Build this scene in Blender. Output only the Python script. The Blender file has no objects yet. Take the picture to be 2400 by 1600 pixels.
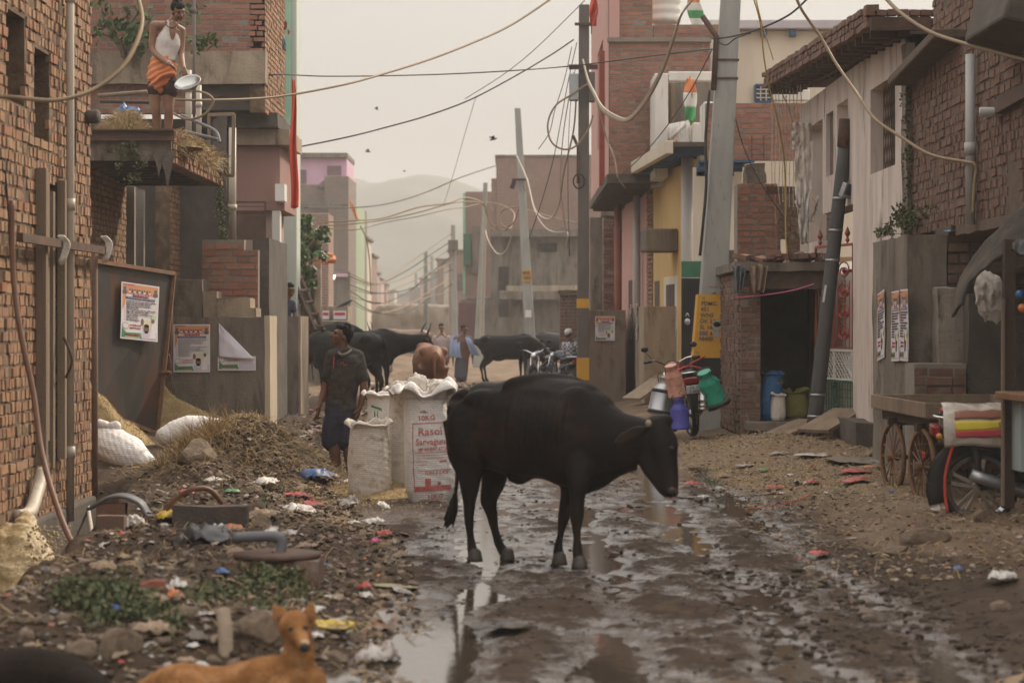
import bpy, bmesh, math, random
import numpy as np
from mathutils import Vector, Matrix, Euler
random.seed(7)
SC = bpy.context.scene
COL = SC.collection
FPX = 5333.0
EYE = 1.62
def W(px, py, d):
    """point at distance d whose bearing and height were measured from the photograph"""
    return Vector(((px-1200.0)*d/FPX, d, EYE-(py-757.0)*d/FPX))
def lerp(a, b, t): return a+(b-a)*t
def R(a): return math.radians(a)
U = random.uniform
# ------------------------------------------------------------------ noise
def _hash(ix, iy, s):
    n = (ix*374761393 + iy*668265263 + s*1442695041) & 0xffffffff
    n = ((n ^ (n >> 13))*1274126177) & 0xffffffff
    return ((n ^ (n >> 16)) & 0xffff)/65535.0
def vnoise(x, y, s=0):
    x = np.asarray(x, float); y = np.asarray(y, float)
    ix = np.floor(x).astype(np.int64); iy = np.floor(y).astype(np.int64)
    fx = x-ix; fy = y-iy
    fx = fx*fx*(3-2*fx); fy = fy*fy*(3-2*fy)
    a = _hash(ix, iy, s); b = _hash(ix+1, iy, s); c = _hash(ix, iy+1, s); d = _hash(ix+1, iy+1, s)
    return (a*(1-fx)+b*fx)*(1-fy)+(c*(1-fx)+d*fx)*fy-0.5
def fbm(x, y, s=0, o=4):
    t = 0; a = 1.0
    for k in range(o):
        t = t+a*vnoise(x*2**k+17.3*k, y*2**k-9.1*k, s+k); a *= .5
    return t
# ------------------------------------------------------------------ materials
MATS = {}
def lnk(nt, a, b): nt.links.new(a, b)
def ramp(nt, cols, pos=None):
    r = nt.nodes.new('ShaderNodeValToRGB')
    n = len(cols)
    while len(r.color_ramp.elements) < n: r.color_ramp.elements.new(.5)
    for i, c in enumerate(cols):
        e = r.color_ramp.elements[i]
        e.position = pos[i] if pos else (.3+.4*i/max(1, n-1))
        e.color = (c[0], c[1], c[2], 1)
    return r
def mixc(nt, fac, a, b, mode='MIX'):
    m = nt.nodes.new('ShaderNodeMix'); m.data_type = 'RGBA'; m.blend_type = mode
    for sock, v in ((m.inputs[0], fac), (m.inputs[6], a), (m.inputs[7], b)):
        if hasattr(v, 'is_output'): lnk(nt, v, sock)
        elif isinstance(v, (int, float)): sock.default_value = v
        else: sock.default_value = (v[0], v[1], v[2], 1)
    return m.outputs[2]
def noise(nt, vec, scale, detail=6, rough=.6, dist=0):
    n = nt.nodes.new('ShaderNodeTexNoise'); n.inputs['Scale'].default_value = scale
    n.inputs['Detail'].default_value = detail; n.inputs['Roughness'].default_value = rough
    n.inputs['Distortion'].default_value = dist
    lnk(nt, vec, n.inputs['Vector']); return n.outputs[0]
def mapr(nt, v, a, b, c=0, d=1):
    m = nt.nodes.new('ShaderNodeMapRange')
    for i, x in enumerate((a, b, c, d)): m.inputs[i+1].default_value = x
    lnk(nt, v, m.inputs[0]); return m.outputs[0]
def mathn(nt, op, a, b=0.0):
    m = nt.nodes.new('ShaderNodeMath'); m.operation = op
    for s, v in ((m.inputs[0], a), (m.inputs[1], b)):
        if hasattr(v, 'is_output'): lnk(nt, v, s)
        else: s.default_value = v
    return m.outputs[0]
def mat(name, cols, scale=2.5, rough=.85, bump=.35, bscale=30, streak=1.0, island=0.0, icols=None,
        metal=0.0, spec=.35, dirt=None, dscale=5, dpos=(.5, .62), lines=None, brick=None, sss=0, sheen=0, alpha=1, trans=0, coord='Object'):
    if name in MATS: return MATS[name]
    m = bpy.data.materials.new(name); m.use_nodes = True; MATS[name] = m
    nt = m.node_tree; p = nt.nodes['Principled BSDF']
    tc = nt.nodes.new('ShaderNodeTexCoord'); vec = tc.outputs[coord]
    if streak != 1.0:
        mp = nt.nodes.new('ShaderNodeMapping'); mp.inputs['Scale'].default_value = (1, 1, streak)
        lnk(nt, vec, mp.inputs[0]); sv = mp.outputs[0]
    else: sv = vec
    if not isinstance(cols[0], (tuple, list)): cols = [cols]
    if len(cols) == 1:
        c = cols[0]; cols = [tuple(x*.82 for x in c), c, tuple(min(1, x*1.16) for x in c)]
    base = ramp(nt, cols); n0 = noise(nt, sv, scale, 8, .62, .4); lnk(nt, n0, base.inputs[0]); colr = base.outputs[0]
    if icols or island:
        g = nt.nodes.new('ShaderNodeNewGeometry'); rnd = g.outputs['Random Per Island']
        if icols:
            ir = ramp(nt, icols, [i/(len(icols)-1) for i in range(len(icols))]); lnk(nt, rnd, ir.inputs[0])
            colr = mixc(nt, .72, colr, ir.outputs[0])
        if island:
            k = mapr(nt, rnd, 0, 1, 1-island, 1+island)
            hv = nt.nodes.new('ShaderNodeHueSaturation'); lnk(nt, k, hv.inputs['Value']); lnk(nt, colr, hv.inputs['Color']); colr = hv.outputs[0]
    hgt = noise(nt, vec, bscale, 6, .65)
    if brick:
        s = nt.nodes.new('ShaderNodeSeparateXYZ'); lnk(nt, vec, s.inputs[0])
        u = mathn(nt, 'ADD', s.outputs[0], s.outputs[1])
        wob = mathn(nt, 'MULTIPLY', noise(nt, vec, 3, 2), .05)
        cv = nt.nodes.new('ShaderNodeCombineXYZ'); lnk(nt, u, cv.inputs[0]); lnk(nt, mathn(nt, 'ADD', s.outputs[2], wob), cv.inputs[1])
        b = nt.nodes.new('ShaderNodeTexBrick'); lnk(nt, cv.outputs[0], b.inputs['Vector'])
        b.inputs['Scale'].default_value = 1; b.inputs['Brick Width'].default_value = .23; b.inputs['Row Height'].default_value = brick[1]
        b.inputs['Mortar Size'].default_value = .011; b.inputs['Mortar Smooth'].default_value = .3; b.inputs['Bias'].default_value = -.1
        lnk(nt, colr, b.inputs['Color1']); lnk(nt, mixc(nt, .55, colr, brick[2]), b.inputs['Color2'])
        b.inputs['Mortar'].default_value = (*brick[0], 1)
        colr = b.outputs[0]
        hgt = mathn(nt, 'SUBTRACT', mathn(nt, 'MULTIPLY', hgt, .5), mathn(nt, 'MULTIPLY', b.outputs[1], 1.2))
    if dirt:
        dn = noise(nt, sv, dscale, 9, .7, .3)
        colr = mixc(nt, mapr(nt, dn, dpos[0], dpos[1]), colr, dirt)
    if lines:   # (axis, frequency, strength): fine ribs in the relief
        wv = nt.nodes.new('ShaderNodeTexWave'); wv.bands_direction = lines[0]; wv.inputs['Scale'].default_value = lines[1]
        wv.inputs['Distortion'].default_value = 1.2; wv.inputs['Detail'].default_value = 2; lnk(nt, vec, wv.inputs['Vector'])
        hgt = mathn(nt, 'ADD', hgt, mathn(nt, 'MULTIPLY', wv.outputs[1], lines[2]))
    lnk(nt, colr, p.inputs['Base Color'])
    rn = mapr(nt, n0, .3, .7, max(.03, rough-.12), min(1, rough+.1)); lnk(nt, rn, p.inputs['Roughness'])
    p.inputs['Metallic'].default_value = metal; p.inputs['Specular IOR Level'].default_value = spec
    if bump:
        bm = nt.nodes.new('ShaderNodeBump'); bm.inputs['Strength'].default_value = bump; bm.inputs['Distance'].default_value = .02
        lnk(nt, hgt, bm.inputs['Height']); lnk(nt, bm.outputs[0], p.inputs['Normal'])
    if sss: p.inputs['Subsurface Weight'].default_value = sss; p.inputs['Subsurface Radius'].default_value = (.02, .008, .004)
    if sheen: p.inputs['Sheen Weight'].default_value = sheen
    if trans: p.inputs['Transmission Weight'].default_value = trans
    return m
# ------------------------------------------------------------------ objects
ORG = {}
def empty(name, loc, label=None, cat=None, group=None, kind=None):
    o = bpy.data.objects.new(name, None); COL.objects.link(o); o.location = loc; o.empty_display_size = .1
    ORG[o.name] = Vector(loc); tag(o, label, cat, group, kind); return o
def tag(o, label=None, cat=None, group=None, kind=None):
    if label: o['label'] = label
    if cat: o['category'] = cat
    if group: o['group'] = group
    if kind: o['kind'] = kind
    return o
def org(p): return ORG[p.name]
def link_mesh(me, name, m, parent=None, origin=None, smooth=False):
    """coordinates in world metres; moved to the root's origin"""
    if parent is not None: og = org(parent)
    elif origin is not None: og = Vector(origin)
    else:
        n = len(me.vertices); a = np.empty(n*3); me.vertices.foreach_get('co', a); a = a.reshape(-1, 3)
        og = Vector((float(a[:, 0].mean()), float(a[:, 1].mean()), float(a[:, 2].min())))
    me.transform(Matrix.Translation(-og))
    if isinstance(m, (list, tuple)):
        for q in m: me.materials.append(q)
    elif m: me.materials.append(m)
    if smooth: me.polygons.foreach_set('use_smooth', [True]*len(me.polygons))
    o = bpy.data.objects.new(name, me); COL.objects.link(o)
    if parent is not None: o.parent = parent
    else: o.location = og
    ORG[o.name] = og
    return o
class MB:
    def __init__(s): s.v = []; s.f = []; s.mi = []; s.cur = 0
    def add(s, vs, fs):
        k = len(s.v); s.v.extend([tuple(v) for v in vs]); s.f.extend([tuple(i+k for i in f) for f in fs]); s.mi.extend([s.cur]*len(fs)); return s
    def box(s, c, d, rot=None, taper=None):
        c = Vector(c); hx, hy, hz = d[0]/2, d[1]/2, d[2]/2; vs = []
        for z in (-1, 1):
            t = taper if (taper and z > 0) else 1
            for x, y in ((-1, -1), (1, -1), (1, 1), (-1, 1)): vs.append(Vector((x*hx*t, y*hy*t, z*hz)))
        if rot is not None:
            Rm = rot if isinstance(rot, Matrix) else Euler(rot).to_matrix()
            vs = [Rm @ v for v in vs]
        return s.add([v+c for v in vs], [(0, 3, 2, 1), (4, 5, 6, 7), (0, 1, 5, 4), (1, 2, 6, 5), (2, 3, 7, 6), (3, 0, 4, 7)])
    def bb(s, x0, x1, y0, y1, z0, z1): return s.box(((x0+x1)/2, (y0+y1)/2, (z0+z1)/2), (abs(x1-x0), abs(y1-y0), abs(z1-z0)))
    def bar(s, a, b, w, h, up=(0, 0, 1)):
        a = Vector(a); b = Vector(b); d = (b-a); L = d.length; d = d/L; up = Vector(up)
        if abs(d.dot(up)) > .98: up = Vector((0, 1, 0))
        x = d.cross(up).normalized(); z = x.cross(d).normalized()
        return s.box((a+b)/2, (w, L, h), Matrix((x, d, z)).transposed())
    def tube(s, pts, r, n=8, cap=True, flat=1.0, up=(0, 0, 1)):
        pts = [Vector(p) for p in pts]; m = len(pts)
        rs = r if isinstance(r, (list, tuple)) else [r]*m
        u = Vector(up); vs = []; prev = None
        for i, p in enumerate(pts):
            t = (pts[min(i+1, m-1)]-pts[max(i-1, 0)])
            t = t.normalized() if t.length > 1e-9 else Vector((0, 0, 1))
            if prev is None:
                a = t.cross(u)
                if a.length < .05: a = t.cross(Vector((1, 0, 0)))
                a.normalize()
            else:
                a = prev-t*prev.dot(t)
                if a.length < 1e-6: a = t.cross(u)
                a.normalize()
            prev = a; b = a.cross(t)
            rr = rs[i]; ra, rb = rr if isinstance(rr, (tuple, list)) else (rr, rr*flat)
            for k in range(n):
                an = 2*math.pi*k/n; vs.append(p+a*(ra*math.cos(an))+b*(rb*math.sin(an)))
        fs = [(i*n+k, i*n+(k+1) % n, (i+1)*n+(k+1) % n, (i+1)*n+k) for i in range(m-1) for k in range(n)]
        if cap: fs += [tuple(range(n))[::-1], tuple((m-1)*n+k for k in range(n))]
        return s.add(vs, fs)
    def lathe(s, prof, c=(0, 0, 0), rot=None, n=20, caps=True):
        c = Vector(c); Rm = Matrix.Identity(3) if rot is None else (rot if isinstance(rot, Matrix) else Euler(rot).to_matrix())
        vs = []; m = len(prof)
        for (r, z) in prof:
            for k in range(n):
                a = 2*math.pi*k/n; vs.append(c+Rm @ Vector((r*math.cos(a), r*math.sin(a), z)))
        fs = [(i*n+k, i*n+(k+1) % n, (i+1)*n+(k+1) % n, (i+1)*n+k) for i in range(m-1) for k in range(n)]
        if caps: fs += [tuple(range(n))[::-1], tuple((m-1)*n+k for k in range(n))]
        return s.add(vs, fs)
    def ell(s, c, r, rot=None, n=12, m=8):
        c = Vector(c); r = (r, r, r) if isinstance(r, (int, float)) else r
        Rm = Matrix.Identity(3) if rot is None else (rot if isinstance(rot, Matrix) else Euler(rot).to_matrix())
        vs = []
        for j in range(1, m):
            t = math.pi*j/m
            for k in range(n):
                a = 2*math.pi*k/n; vs.append(c+Rm @ Vector((r[0]*math.sin(t)*math.cos(a), r[1]*math.sin(t)*math.sin(a), -r[2]*math.cos(t))))
        vs += [c+Rm @ Vector((0, 0, -r[2])), c+Rm @ Vector((0, 0, r[2]))]
        B = (m-1)*n
        fs = [(i*n+k, i*n+(k+1) % n, (i+1)*n+(k+1) % n, (i+1)*n+k) for i in range(m-2) for k in range(n)]
        fs += [(B, (k+1) % n, k) for k in range(n)]+[(B+1, (m-2)*n+k, (m-2)*n+(k+1) % n) for k in range(n)]
        return s.add(vs, fs)
    def sheet(s, fn, nu, nv, thick=0):
        """fn(u,v)->Vector, u,v in 0..1"""
        vs = [fn(i/nu, j/nv) for j in range(nv+1) for i in range(nu+1)]
        fs = [(j*(nu+1)+i, j*(nu+1)+i+1, (j+1)*(nu+1)+i+1, (j+1)*(nu+1)+i) for j in range(nv) for i in range(nu)]
        return s.add(vs, fs)
    def poly(s, pts, ext=None):
        """planar polygon, extruded by vector ext"""
        pts = [Vector(p) for p in pts]; n = len(pts)
        if ext is None: return s.add(pts, [tuple(range(n))])
        e = Vector(ext)
        return s.add(pts+[p+e for p in pts], [tuple(range(n))[::-1], tuple(range(n, 2*n))]+[(i, (i+1) % n, n+(i+1) % n, n+i) for i in range(n)])
    def build(s, name, m, parent=None, origin=None, smooth=False, bevel=0, thick=0, sub=0, disp=None, label=None, cat=None, group=None, kind=None):
        me = bpy.data.meshes.new(name); me.from_pydata(s.v, [], s.f)
        if isinstance(m, (list, tuple)): me.polygons.foreach_set('material_index', s.mi)
        me.validate(); me.update()
        bm = bmesh.new(); bm.from_mesh(me); bmesh.ops.recalc_face_normals(bm, faces=bm.faces); bm.to_mesh(me); bm.free()
        o = link_mesh(me, name, m, parent, origin, smooth)
        if bevel:
            b = o.modifiers.new('bv', 'BEVEL'); b.width = bevel; b.segments = 2; b.limit_method = 'ANGLE'
        if thick:
            b = o.modifiers.new('th', 'SOLIDIFY'); b.thickness = thick; b.offset = 0
        if sub:
            b = o.modifiers.new('sb', 'SUBSURF'); b.levels = sub; b.render_levels = sub
        tag(o, label, cat, group, kind)
        return o
def crv(pts, n=8):
    """Catmull-Rom through points (Vectors or tuples of any length)"""
    P = [Vector(p) for p in pts]; out = []
    for i in range(len(P)-1):
        p0 = P[max(i-1, 0)]; p1 = P[i]; p2 = P[i+1]; p3 = P[min(i+2, len(P)-1)]
        for k in range(n):
            t = k/n; out.append(.5*((2*p1)+(p2-p0)*t+(2*p0-5*p1+4*p2-p3)*t*t+(3*p1-p0-3*p2+p3)*t**3))
    out.append(P[-1]); return out
def organic(name, m, parent, tubes=(), blobs=(), voxel=.012, smooth=4, origin=None, disp=None, **kw):
    """tubes: (points, radii); every joint also gets a ball, so limbs flow together; voxel-joined into ONE surface"""
    mb = MB()
    for t in tubes:
        pts, rs = t[0], t[1]; n = t[2] if len(t) > 2 else 5
        cp = crv(pts, n); rr = []
        r2 = [(q if isinstance(q, (tuple, list)) else (q, q)) for q in rs]
        for i in range(len(pts)-1):
            for k in range(n):
                u = k/n; u = u*u*(3-2*u)*.5+u*.5; rr.append((lerp(r2[i][0], r2[i+1][0], u), lerp(r2[i][1], r2[i+1][1], u)))
        rr.append(r2[-1])
        mb.tube(cp, rr, n=16, up=t[3] if len(t) > 3 else (0, 0, 1))
        for e, q in ((cp[0], r2[0]), (cp[-1], r2[-1])): mb.ell(e, min(q)*.99, n=12, m=8)
    for b in blobs: mb.ell(b[0], b[1], b[2] if len(b) > 2 else None, n=16, m=10)
    me = bpy.data.meshes.new('tmp'); me.from_pydata(mb.v, [], mb.f); me.update()
    bm = bmesh.new(); bm.from_mesh(me); bmesh.ops.recalc_face_normals(bm, faces=bm.faces); bm.to_mesh(me); bm.free()
    o = bpy.data.objects.new('tmp', me); COL.objects.link(o)
    r = o.modifiers.new('r', 'REMESH'); r.mode = 'VOXEL'; r.voxel_size = voxel
    if smooth:
        s_ = o.modifiers.new('s', 'SMOOTH'); s_.iterations = smooth; s_.factor = .5
    dg = bpy.context.evaluated_depsgraph_get(); e = o.evaluated_get(dg)
    me2 = bpy.data.meshes.new_from_object(e); me2.name = name
    bpy.data.objects.remove(o); bpy.data.meshes.remove(me)
    if disp is not None:
        n = len(me2.vertices); a = np.empty(n*3); me2.vertices.foreach_get('co', a); a = a.reshape(-1, 3)
        nn = np.empty(n*3); me2.vertices.foreach_get('normal', nn); nn = nn.reshape(-1, 3)
        a = a+nn*disp(a)[:, None]; me2.vertices.foreach_set('co', a.ravel()); me2.update()
    return tag(link_mesh(me2, name, m, parent, origin, True), **kw)
_TXT = {}
def text(body, size, o, u, v, m, parent, name='lettering', bold=0.0, ext=.0015, align='LEFT', lift=.004, wide=None):
    """writing laid on a surface: o start point, u direction of the line, v up direction (world)"""
    c = bpy.data.curves.new('t', 'FONT'); c.body = body; c.size = size; c.extrude = ext; c.offset = bold; c.align_x = align; c.resolution_u = 2
    ob = bpy.data.objects.new('t', c); COL.objects.link(ob)
    dg = bpy.context.evaluated_depsgraph_get(); me = bpy.data.meshes.new_from_object(ob.evaluated_get(dg))
    bpy.data.objects.remove(ob); bpy.data.curves.remove(c)
    u = Vector(u).normalized(); v = Vector(v).normalized(); n = u.cross(v)
    if wide:
        xs = [q.co.x for q in me.vertices]
        if xs:
            w = max(xs)-min(xs); me.transform(Matrix.Scale(wide/w, 4, (1, 0, 0)))
    Mx = Matrix((u, v, n)).transposed().to_4x4(); Mx.translation = Vector(o)+n*lift
    me.transform(Mx)
    return link_mesh(me, name, m, parent)
# ------------------------------------------------------------------ walls
def slab(mb, O, Ud, N, w, h, th, holes=(), top=None):
    """wall with openings: O lower-left corner of the outer face, Ud along, N outward; th goes inward"""
    O = Vector(O); Ud = Vector(Ud); N = Vector(N); Z = Vector((0, 0, 1))
    us = sorted({0, w}|{min(max(q, 0), w) for a in holes for q in a[:2]}); zs = sorted({0, h}|{min(max(q, 0), h) for a in holes for q in a[2:4]})
    def solid(i, j):
        if i < 0 or j < 0 or i >= len(us)-1 or j >= len(zs)-1: return False
        cu = (us[i]+us[i+1])/2; cz = (zs[j]+zs[j+1])/2
        return not any(a[0] < cu < a[1] and a[2] < cz < a[3] for a in holes)
    def P(u, z, k): return O+Ud*u+Z*z-N*(k*th)
    for i in range(len(us)-1):
        for j in range(len(zs)-1):
            if not solid(i, j): continue
            a, b, c, d = us[i], us[i+1], zs[j], zs[j+1]
            mb.add([P(a, c, 0), P(b, c, 0), P(b, d, 0), P(a, d, 0)], [(0, 1, 2, 3)])
            mb.add([P(a, c, 1), P(b, c, 1), P(b, d, 1), P(a, d, 1)], [(3, 2, 1, 0)])
            for (di, dj, q) in ((-1, 0, (a, c, a, d)), (1, 0, (b, c, b, d)), (0, -1, (a, c, b, c)), (0, 1, (a, d, b, d))):
                if not solid(i+di, j+dj):
                    mb.add([P(q[0], q[1], 0), P(q[2], q[3], 0), P(q[2], q[3], 1), P(q[0], q[1], 1)], [(0, 1, 2, 3)])
def bricks(mb, O, Ud, N, w, h, holes=(), bl=.23, bh=.075, mo=.013, out=.012, jit=.006, miss=.01, keep=None, header=.35, rng=None, deep=.03, ang=.012, mu=None):
    rg = rng or random
    O = Vector(O); Ud = Vector(Ud).normalized(); N = Vector(N).normalized(); Z = Vector((0, 0, 1))
    z = 0; row = 0
    while z+bh*.6 < h:
        u = -rg.uniform(0, bl*.6) if row % 2 else 0
        hd = rg.random() < header; wob = rg.uniform(-.004, .004)
        while u < w:
            L = (bl*.48 if hd or rg.random() < .12 else bl)*rg.uniform(.94, 1.04)
            a = max(u, 0); b = min(u+L, w)
            cz = z+bh/2; u += L+(mu or mo)
            if b-a < .035 or rg.random() < miss: continue
            if any(q[0]-.02 < a < q[1]-.03 and q[2]-.02 < cz < q[3]+.01 or q[0]+.03 < b < q[1]+.02 and q[2]-.02 < cz < q[3]+.01 or (a < q[0] and b > q[1] and q[2] < cz < q[3]) for q in holes):
                # clip against the opening
                cl = False
                for q in holes:
                    if q[2]-.02 < cz < q[3]+.01:
                        if a < q[0] and b > q[0]: b = q[0]; cl = True
                        elif a < q[1] and b > q[1]: a = q[1]; cl = True
                if not cl or b-a < .04: continue
            if keep and not keep((a+b)/2, cz): continue
            o_ = out+rg.uniform(-jit, jit); tz = rg.uniform(-ang, ang); hh = bh*rg.uniform(.93, 1.02)
            i0, i1 = O+Ud*a+Z*(z+wob), O+Ud*b+Z*(z+wob+tz*.5)
            c = [i0-N*deep, i1-N*deep, i1+Z*hh-N*deep, i0+Z*hh-N*deep]
            e = .004
            f = [i0+N*(o_+rg.uniform(-.003, .003))+Ud*e+Z*e, i1+N*(o_+rg.uniform(-.003, .003))-Ud*e+Z*e, i1+Z*(hh-e)+N*(o_+rg.uniform(-.004, .004))-Ud*e, i0+Z*(hh-e)+N*(o_+rg.uniform(-.004, .004))+Ud*e]
            mb.add(c+f, [(4, 5, 6, 7), (0, 1, 5, 4), (1, 2, 6, 5), (2, 3, 7, 6), (3, 0, 4, 7)])
        z += bh+mo; row += 1
def brickwall(name, parent, O, Ud, N, w, h, mb_mat, mo_mat, holes=(), th=.23, label=None, **kw):
    """one part: mortar slab plus the bricks standing out of it"""
    mb = MB(); mb.cur = 1; slab(mb, O, Ud, N, w, h, th, holes); mb.cur = 0
    bricks(mb, O, Ud, N, w, h, holes, **kw)
    # slab already consumes index 1; the reveals stay mortar coloured
    o = mb.build(name, [mb_mat, mo_mat], parent)
    if label: o['label'] = label
    return o
def copy_tree(o, parent=None):
    c = o.copy(); COL.objects.link(c)
    if parent is not None: c.parent = parent
    ORG[c.name] = ORG.get(o.name, Vector((0, 0, 0)))
    for ch in list(o.children): copy_tree(ch, c)
    return c
# ------------------------------------------------------------------ shared materials
BR_I = [(.20, .085, .055), (.30, .125, .07), (.36, .17, .10), (.26, .13, .085), (.34, .14, .075), (.23, .15, .105), (.40, .21, .13), (.16, .08, .06)]
m_brick_tan = mat('sunlit_tan_brick', [(.27, .16, .09), (.40, .25, .14)], 6, .92, .5, 55, icols=[(.22, .10, .05), (.29, .145, .075), (.34, .20, .11), (.30, .10, .05), (.24, .155, .10), (.37, .22, .125), (.17, .085, .05), (.12, .07, .045)], dirt=(.25, .17, .105), dscale=9, dpos=(.52, .68))
m_brick_red = mat('red_brick', [(.24, .10, .07), (.34, .16, .11)], 7, .92, .5, 55, icols=[(.27, .10, .07), (.34, .14, .09), (.22, .11, .08), (.38, .17, .11), (.26, .15, .11), (.19, .10, .08)], dirt=(.30, .25, .21), dscale=8, dpos=(.56, .72))
m_brick_dark = mat('weathered_brown_brick', [(.15, .09, .065), (.24, .14, .10)], 6, .95, .5, 55, icols=[(.11, .058, .042), (.17, .085, .058), (.21, .11, .075), (.14, .09, .07), (.19, .12, .085)], dirt=(.20, .16, .13), dscale=7, dpos=(.5, .7))
m_mortar_tan = mat('crumbling_tan_mortar', [(.075, .045, .028), (.14, .092, .056), (.23, .16, .10)], 5, .95, .8, 45)
m_mortar = mat('grey_mortar', [(.20, .17, .145), (.30, .26, .22)], 6, .95, .7, 45)
m_mortar_dark = mat('dark_mud_mortar', [(.09, .065, .05), (.17, .125, .095)], 6, .95, .7, 45)
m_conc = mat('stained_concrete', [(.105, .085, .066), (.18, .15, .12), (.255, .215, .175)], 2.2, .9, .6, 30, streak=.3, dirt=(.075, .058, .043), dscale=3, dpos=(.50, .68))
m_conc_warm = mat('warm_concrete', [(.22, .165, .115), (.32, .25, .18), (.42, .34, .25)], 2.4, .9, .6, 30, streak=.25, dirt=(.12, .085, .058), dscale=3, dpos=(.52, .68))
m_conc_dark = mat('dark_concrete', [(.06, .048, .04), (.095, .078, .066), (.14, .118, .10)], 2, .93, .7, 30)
m_slabm = mat('crumbling_slab', [(.19, .16, .13), (.28, .24, .20), (.33, .29, .24)], 2.2, .93, .9, 18, dirt=(.13, .10, .08), dscale=6, dpos=(.56, .66))
m_pole = mat('concrete_pole', [(.24, .235, .22), (.33, .325, .30), (.38, .37, .345)], 3, .85, .35, 50, streak=.25, dirt=(.17, .16, .15), dscale=9, dpos=(.6, .7))
m_pole_dk = mat('dark_pole', [(.10, .085, .075), (.15, .13, .12)], 5, .85, .4, 50, streak=.3)
m_pinkwall = mat('pale_pink_plaster', [(.44, .365, .32), (.60, .51, .455), (.70, .62, .56)], 1.8, .88, .35, 26, streak=.22, dirt=(.20, .155, .125), dscale=2.8, dpos=(.54, .66))
m_pinkdk = mat('dull_pink_plaster', [(.27, .155, .13), (.35, .21, .18)], 1.3, .88, .25, 30, streak=.25, dirt=(.20, .12, .10), dscale=3, dpos=(.58, .75))
m_salmon = mat('salmon_paint', [(.48, .27, .235), (.56, .33, .29)], 1.3, .85, .2, 30, streak=.25, dirt=(.30, .22, .20), dscale=3, dpos=(.6, .76))
m_cream = mat('cream_paint', [(.55, .48, .38), (.66, .58, .47), (.72, .65, .54)], 1, .85, .18, 30, streak=.2, dirt=(.40, .33, .25), dscale=2.6, dpos=(.62, .85))
m_yellow = mat('yellow_plaster', [(.50, .33, .13), (.62, .42, .17), (.66, .47, .21)], 1.3, .85, .2, 30, streak=.2, dirt=(.28, .20, .11), dscale=5, dpos=(.58, .72))
m_whitep = mat('white_plaster', [(.55, .52, .47), (.68, .65, .60), (.74, .71, .66)], 1.6, .85, .2, 30, streak=.2, dirt=(.33, .29, .24), dscale=4, dpos=(.6, .75))
m_lilac = mat('lilac_plaster', [(.52, .32, .42), (.62, .40, .52)], 1.2, .85, .1, 30, streak=.25)
m_mint = mat('mint_paint', [(.22, .42, .28), (.34, .55, .40)], 2, .8, .1, 30)
m_green = mat('green_paint', [(.03, .11, .065), (.05, .16, .09)], 4, .6, .2, 40, dirt=(.09, .06, .04), dscale=7, dpos=(.6, .7))
m_bluep = mat('blue_paint', [(.035, .08, .16), (.05, .12, .22)], 4, .7, .3, 40, dirt=(.05, .05, .06), dscale=6, dpos=(.5, .7))
m_redp = mat('red_oxide_paint', [(.26, .05, .035), (.34, .08, .055)], 5, .6, .2, 40, dirt=(.15, .05, .035), dscale=7, dpos=(.6, .7))
m_iron = mat('rusty_iron', [(.055, .035, .028), (.10, .06, .045), (.16, .09, .06)], 5, .75, .4, 60, metal=.25)
m_gate = mat('grey_sheet_metal', [(.036, .033, .030), (.056, .051, .045), (.08, .072, .062)], 1.4, .55, .15, 30, streak=.5, metal=.3, dirt=(.105, .045, .026), dscale=2.0, dpos=(.49, .62))
m_rustp = mat('rust_edge', [(.16, .08, .045), (.27, .15, .08)], 8, .8, .5, 60)
m_black = mat('black_rubber', [(.012, .012, .012), (.022, .021, .02)], 8, .65, .15, 60)
m_wireb = mat('black_wire', [(.018, .016, .015), (.035, .03, .027)], 8, .6, 0)
m_wiret = mat('tan_cable', [(.20, .14, .08), (.30, .215, .13)], 8, .6, .1, 60)
m_wirew = mat('pale_cable', [(.36, .30, .24), (.48, .42, .34)], 8, .6, .1, 60)
m_wirey = mat('yellow_cable', [(.45, .31, .07), (.55, .38, .10)], 8, .6, 0)
m_hose = mat('brown_hose', [(.13, .065, .042), (.20, .105, .065)], 8, .55, .1, 60)
m_pvc = mat('grey_pvc_pipe', [(.34, .325, .31), (.42, .40, .38)], 3, .45, .05, 40, streak=.3, dirt=(.25, .20, .16), dscale=6, dpos=(.6, .75))
m_pvcw = mat('pale_pvc_pipe', [(.42, .36, .29), (.52, .45, .37)], 3, .5, .05, 40, streak=.3, dirt=(.3, .24, .18), dscale=6, dpos=(.55, .75))
m_wood = mat('weathered_wood', [(.13, .09, .06), (.22, .16, .11), (.28, .21, .15)], 3, .88, .6, 40, streak=.12)
m_wooddk = mat('dark_timber', [(.045, .028, .02), (.09, .058, .04)], 3, .85, .6, 40, streak=.12)
m_woodgr = mat('grey_log', [(.17, .145, .12), (.27, .235, .20), (.33, .29, .245)], 4, .9, 1.0, 30, streak=.1, dirt=(.09, .07, .055), dscale=10, dpos=(.58, .68))
m_sack = mat('white_woven_sack', [(.62, .585, .55), (.74, .71, .68), (.80, .78, .75)], 3, .55, .6, 50, dirt=(.46, .37, .28), dscale=5, dpos=(.56, .74), lines=('Z', 17, .12), sheen=.2)
m_sackd = mat('soiled_woven_sack', [(.52, .46, .39), (.66, .60, .53), (.72, .67, .60)], 3, .6, .6, 50, dirt=(.30, .22, .145), dscale=6, dpos=(.52, .68), lines=('Z', 17, .12), sheen=.2)
m_hair = mat('black_hair', [(.007, .006, .0055), (.014, .012, .011)], 12, .8, .6, 90, spec=.15)
m_skin = mat('brown_skin', [(.17, .085, .05), (.225, .115, .068), (.26, .135, .082)], 5, .5, .12, 90, sss=.06)
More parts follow.
